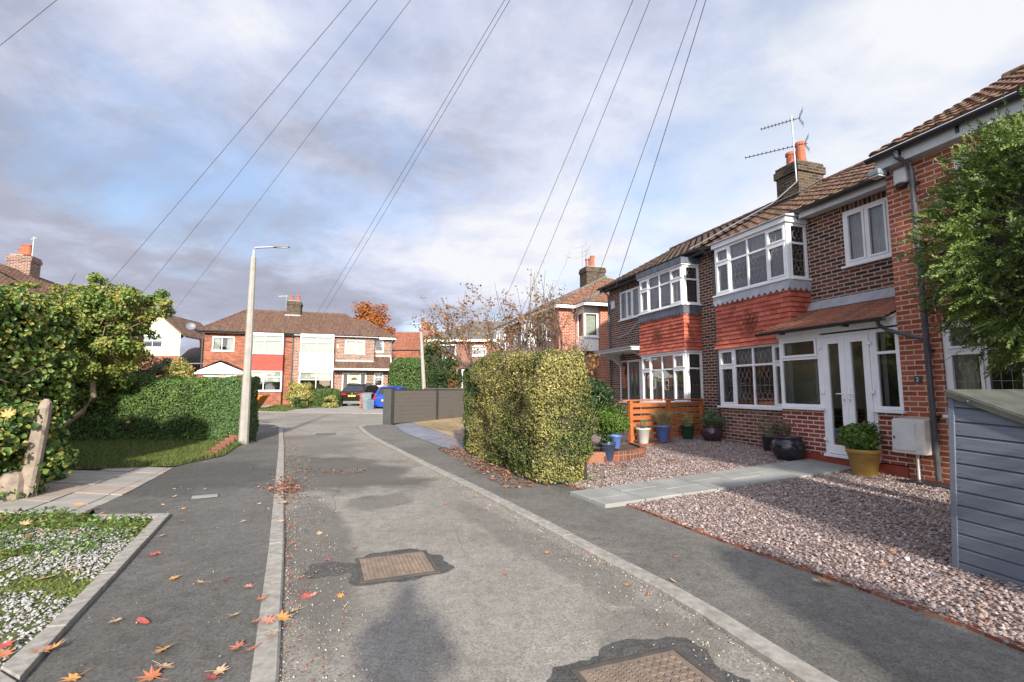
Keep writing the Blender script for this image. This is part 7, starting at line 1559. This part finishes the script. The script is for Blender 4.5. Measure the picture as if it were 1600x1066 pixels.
for a in [(238,868,.10,1,0,.04,PAV),(247,866,.09,0,1,.04,PAV),(273,904,.11,3,0,.04,PAV),(316,912,.10,2,1,.04,PAV),(352,906,.09,1,1,.04,PAV),(390,918,.10,5,0,.04,PAV),(180,972,.12,2,0,.04,PAV),(224,973,.12,1,2,.04,PAV),(366,963,.11,2,0,.04,PAV),(255,1017,.14,3,0,.04,PAV),(256,1044,.12,2,1,.04,PAV),(237,1060,.15,0,1,.04,PAV),(342,1051,.11,2,1,.04,PAV),(372,1013,.13,4,0,.04,PAV),(396,1015,.10,0,2,.04,PAV),(115,1062,.12,3,1,.04,PAV),(328,1062,.12,1,0,.04,PAV),(408,938,.10,0,0,.045,PAV),(440,967,.15,3,0,.05,'on the left kerb'),(418,972,.13,5,1,.05,'on the left kerb'),(424,994,.13,2,1,.05,'on the left kerb'),(400,972,.09,4,0,.045,'on the left kerb'),(223,836,.10,2,0,.05,'by the mossy bed'),(253,838,.08,2,0,.04,PAV),(67,1018,.14,0,0,.06,'on the concrete edging'),(80,1016,.13,3,1,.06,'on the concrete edging'),(227,834,.12,1,1,.06,'on the concrete edging'),(121,790,.15,3,0,.16,'in the weeds by the stone post'),(128,804,.14,0,0,.15,'in the weeds by the stone post'),(8,810,.14,1,0,.1,'in the mossy bed'),(38,820,.14,2,1,.1,'in the mossy bed'),(60,817,.12,5,0,.08,'in the mossy bed'),(72,832,.15,3,1,.08,'in the mossy bed'),(40,840,.12,0,0,.08,'in the mossy bed'),(110,890,.10,3,0,.06,'in the mossy bed'),(70,905,.12,2,0,.06,'in the mossy bed'),(10,870,.12,1,1,.07,'in the mossy bed'),(8,1010,.12,1,0,.07,'in the mossy bed'),(5,1026,.12,0,1,.07,'in the mossy bed'),(210,827,.10,2,0,.06,'in the mossy bed'),(118,832,.10,5,1,.06,'in the mossy bed'),
  (285,815,.08,2,1,.04,PAV),(380,816,.09,2,0,.04,PAV),(272,777,.09,2,1,.04,PAV),(285,796,.08,3,1,.04,PAV),(272,765,.08,2,0,.04,PAV),(225,772,.07,2,0,.04,PAV),(160,803,.09,4,1,.04,PAV),(255,790,.07,2,1,.04,PAV),(395,732,.09,2,1,.04,PAV),(320,765,.08,2,2,.04,PAV),(403,762,.08,5,0,.04,PAV),(405,788,.08,2,0,.04,PAV),
  (476,933,.11,1,1,.0,'on the road'),(489,931,.10,5,0,.0,'on the road'),(533,933,.09,3,0,.0,'on the road'),(500,835,.10,2,0,.0,'on the road'),(555,857,.08,0,0,.0,'on the road'),(511,876,.09,1,1,.0,'on the road'),(455,902,.09,4,0,.0,'on the road'),(470,903,.08,2,2,.0,'on the road'),(484,904,.08,3,2,.0,'on the road'),(462,955,.09,2,0,.0,'on the road'),(452,824,.08,1,0,.0,'on the road'),(458,850,.09,4,1,.0,'on the road'),(452,872,.08,0,1,.0,'on the road'),(622,789,.08,3,0,.0,'on the road'),(696,788,.08,0,1,.0,'on the road'),(747,813,.08,5,0,.0,'on the road'),(790,898,.07,0,0,.0,'on the road'),(855,865,.08,3,0,.0,'on the road'),(693,770,.06,4,2,.0,'on the road'),(524,801,.07,2,0,.0,'on the road'),(462,780,.09,5,1,.0,'on the road'),(445,786,.09,2,1,.05,'on the left kerb'),(440,815,.10,2,0,.05,'on the left kerb'),
  (743,775,.09,3,0,.05,'on the right kerb'),(764,791,.07,2,1,.0,'on the road'),(918,868,.07,0,0,.05,'on the right kerb'),(1057,871,.0725,4,2,.04,'on the right footway'),(1092,897,.07,1,1,.04,'on the right footway'),(1052,909,.08,2,2,.04,'on the right footway'),(1013,930,.07,0,2,.0,'on the road'),(979,915,.06,3,0,.0,'on the road'),(757,758,.08,1,0,.04,'on the right footway'),(1290,910,.14,3,0,.06,'at the edge of the pink gravel'),(1278,909,.10,2,1,.06,'at the edge of the pink gravel'),(1390,908,.09,2,2,.06,'at the edge of the pink gravel'),
  (1301,850,.09,1,0,.07,'on the pink gravel'),(1285,857,.09,0,2,.07,'on the pink gravel'),(1395,863,.12,3,2,.08,'on the pink gravel'),(1400,865,.09,0,1,.08,'on the pink gravel'),(1380,885,.08,5,0,.08,'on the pink gravel'),(1541,972,.08,0,2,.07,'on the pink gravel'),(1533,954,.05,3,2,.07,'on the pink gravel'),(1325,786,.09,2,0,.1,'on the pink gravel'),(1280,785,.07,1,2,.1,'on the pink gravel'),(1118,820,.08,0,0,.07,'on the pink gravel'),(1143,790,.09,3,1,.08,'on the pink gravel'),(1045,776,.10,1,1,.08,'on the pink gravel'),(1065,790,.08,0,0,.07,'on the pink gravel'),(1232,775,.07,4,0,.1,'on the pink gravel'),(1310,780,.07,3,0,.1,'on the pink gravel'),
  (1033,706,.12,0,0,.14,'on the gravel near the planter'),(1058,724,.12,0,1,.14,'on the gravel near the planter'),(1050,722,.10,3,0,.14,'on the gravel near the planter'),(1028,715,.10,1,0,.14,'on the gravel near the planter'),(1000,725,.10,0,0,.12,'on the gravel near the planter'),(985,728,.10,4,1,.12,'on the gravel near the planter'),
  (295,717,.10,0,0,.08,'on the lawn'),(310,712,.10,3,1,.08,'on the lawn'),(235,716,.10,0,0,.08,'on the lawn'),(255,715,.10,1,1,.08,'on the lawn'),(122,732,.12,1,0,.08,'on the lawn'),(98,737,.12,0,1,.08,'on the lawn'),(320,723,.10,0,0,.08,'on the lawn'),(270,713,.10,3,0,.08,'on the lawn'),(200,660,.16,3,0,.4,'caught in the clipped hedge'),(12,648,.2,3,0,.9,'caught in the ivy hedge')]:
    try: leaf(*a)
    except Exception as e: print('leaf',a,e)
# move the caught ones to their plants' faces
cl=[o for o in bpy.data.objects if o.get('group')=='fallen leaves caught in the clipped hedge']
for o in cl: p=AY(200,660,13.18); o.location=p; o.rotation_euler=(R(80),.2,.3)
for o in [o for o in bpy.data.objects if o.get('group')=='fallen leaves caught in the ivy hedge']: p=AY(12,648,6.0); o.location=p; o.rotation_euler=(R(75),.2,.3)
for (i,o),u in zip(protos,used):
    if not u: bpy.data.objects.remove(o)
ORD=['nearest','second nearest','third nearest','fourth nearest','fifth nearest','sixth nearest','seventh nearest','eighth nearest','ninth nearest','tenth nearest','eleventh nearest','twelfth nearest','thirteenth nearest','fourteenth nearest','fifteenth nearest','sixteenth nearest','seventeenth nearest','eighteenth nearest','nineteenth nearest','twentieth nearest']
def rank_labels(cat_):
    d={}
    for o in bpy.data.objects:
        if o.get('category')==cat_: d.setdefault(o['label'],[]).append(o)
    for lab,l in d.items():
        if len(l)>1:
            l.sort(key=lambda o:o.location[1])
            for i,o in enumerate(l): o['label']=(lab+', '+ORD[min(i,len(ORD)-1)]+' to the viewer')
rank_labels('leaf')
for o in bpy.data.objects:
    if o.get('category')=='leaf': o['label']=o['label'].replace('dry ','').replace('fallen leaf lying','fallen leaf')
# litter: tiny bits beyond counting
def litter(name,P,size,mat,label,z=.01,asp=.7):
    n=len(P); P=np.c_[P,np.array([hgt(y) for y in P[:,1]])+z+rs.rand(n)*.01]; leaves(name,P,np.tile([0,0,1.],(n,1)),size,mat,jit=.35,asp=asp,fold=.12); tag(bpy.data.objects[name],label,'litter',kind='stuff')
def along(line,d0,d1,n,ylo,yhi,pw=1):
    out=[]; a=np.array(line)
    for i in range(len(a)-1):
        L=np.linalg.norm(a[i+1]-a[i]); k=int(n*L); 
        if k<1: continue
        t=rs.rand(k,1); u=(a[i+1]-a[i])/L; nn=np.array([-u[1],u[0]]); out.append(a[i]+t*(a[i+1]-a[i])+nn*(d0+(d1-d0)*rs.rand(k,1)**pw))
    P=np.concatenate(out); return P[(P[:,1]>ylo)&(P[:,1]<yhi)]
litter('leaf_litter',np.concatenate([along(LK,-.02,-.42,70,1.5,17,1.8),along(LK,.13,.28,45,1.5,12,2)]),.019,'litter','crumbled leaves and grit gathered along the left kerb')
litter('kerb_grit',np.concatenate([along(LK,0,-.5,260,1.5,14,2),along(RK,0,.35,220,1.5,16,2),along(RK,-.13,-.30,100,1.5,10,2)]),.011,'grit','pale grit and small stones in the gutters')
g=G(447,767); q_=rs.normal(0,.42,300); P=np.c_[g[0]-q_*.45+rs.normal(0,.13,300),g[1]+q_]; g2=G(505,740); P2=np.c_[rs.normal(g2[0],.38,70),rs.normal(g2[1],.16,70)]
litter('leaf_drift',np.concatenate([P,P2]),.045,'litter','reddish drift of wet leaves across the left kerb and damp road',.045)
P=scatter([G(690,700,.04),G(727,712,.04),(-.2,8.9),(.55,7.2),G(860,760,.04),G(800,722,.04),G(727,694,.04)],1500); P=np.concatenate([P[:700],along([(-1.45,12.2),(.35,7.35)],.05,-.45,130,6.8,12.5,1.3)])
litter('hedge_litter',P,.05,'litter','orange brown leaves piled along the foot of the variegated hedge',.05)
X=np.array([HL(rs.uniform(-4.8,-2.2),rs.normal(-3.2,.7))[:2] for _ in range(260)]); n=len(X); leaves('drive_litter',np.c_[X,[garden_z(a,b)+.02 for a,b in X]],np.tile([0,0,1.],(n,1)),.055,'litter',jit=.35); tag(bpy.data.objects['drive_litter'],'orange leaf scraps scattered on the gravel by the planter','litter',kind='stuff')
P=scatter([LK[3],(-5.8,12.5),(-2.3,10.6),(1.1,3.5),(1.4,2.6)],1500); litter('road_specks',P,.009,'grit','pale specks and grit scattered over the road',.004)
P=scatter([LK[3],LK[4],LK[5],lawn_edge[1],slab_edge[3],slab_edge[1],LEDGE[3],LEDGE[0]],1100); litter('footway_specks',P,.010,'grit','pale specks and grit scattered over the left footway',.042)
P=scatter(LAWN,260); litter('lawn_litter',P,.07,'litter','dead leaves scattered on the lawn by the hedge',.08)
# ============================================================= PHOTOGRAPHER behind the camera (casts the shadow seen on the road)
def person():
    t=thing('person','person in a dark coat standing behind the viewpoint holding a camera up','person',(-.02,-.34,0)); t.scale=(1.04,1.04,1.04); me=bpy.data.meshes.new('body'); J=[(0,0,.98),(0,0,1.18),(0,.01,1.40),(0,.03,1.52),(0,.05,1.60),(0,.03,1.72),
      (.18,0,1.42),(.24,.14,1.20),(.12,.2,1.45),(-.18,0,1.42),(-.24,.14,1.20),(-.12,.2,1.45),(.10,0,.90),(.12,.02,.50),(.13,0,.08),(.14,.14,.04),(-.10,0,.90),(-.12,.02,.50),(-.13,0,.08),(-.14,.14,.04)]
    E=[(0,1),(1,2),(2,3),(3,4),(4,5),(2,6),(6,7),(7,8),(2,9),(9,10),(10,11),(0,12),(12,13),(13,14),(14,15),(0,16),(16,17),(17,18),(18,19)]
    rad=[.16,.15,.17,.065,.10,.085,.075,.055,.04,.075,.055,.04,.10,.07,.055,.04,.10,.07,.055,.04]
    me.from_pydata(J,E,[]); o=bpy.data.objects.new('body',me); COL.objects.link(o); o.parent=t; me.materials.append(MAT['coat']); o.modifiers.new('skin','SKIN'); s=o.modifiers.new('sub','SUBSURF'); s.levels=s.render_levels=2
    for v,r_ in zip(me.skin_vertices[0].data,rad): v.radius=(r_,r_)
    me.skin_vertices[0].data[0].use_root=True
person()
for o in bpy.data.objects:
    if o.type=='MESH' and o.parent is None and 'label' not in o and 'kind' not in o: print('UNTAGGED',o.name)
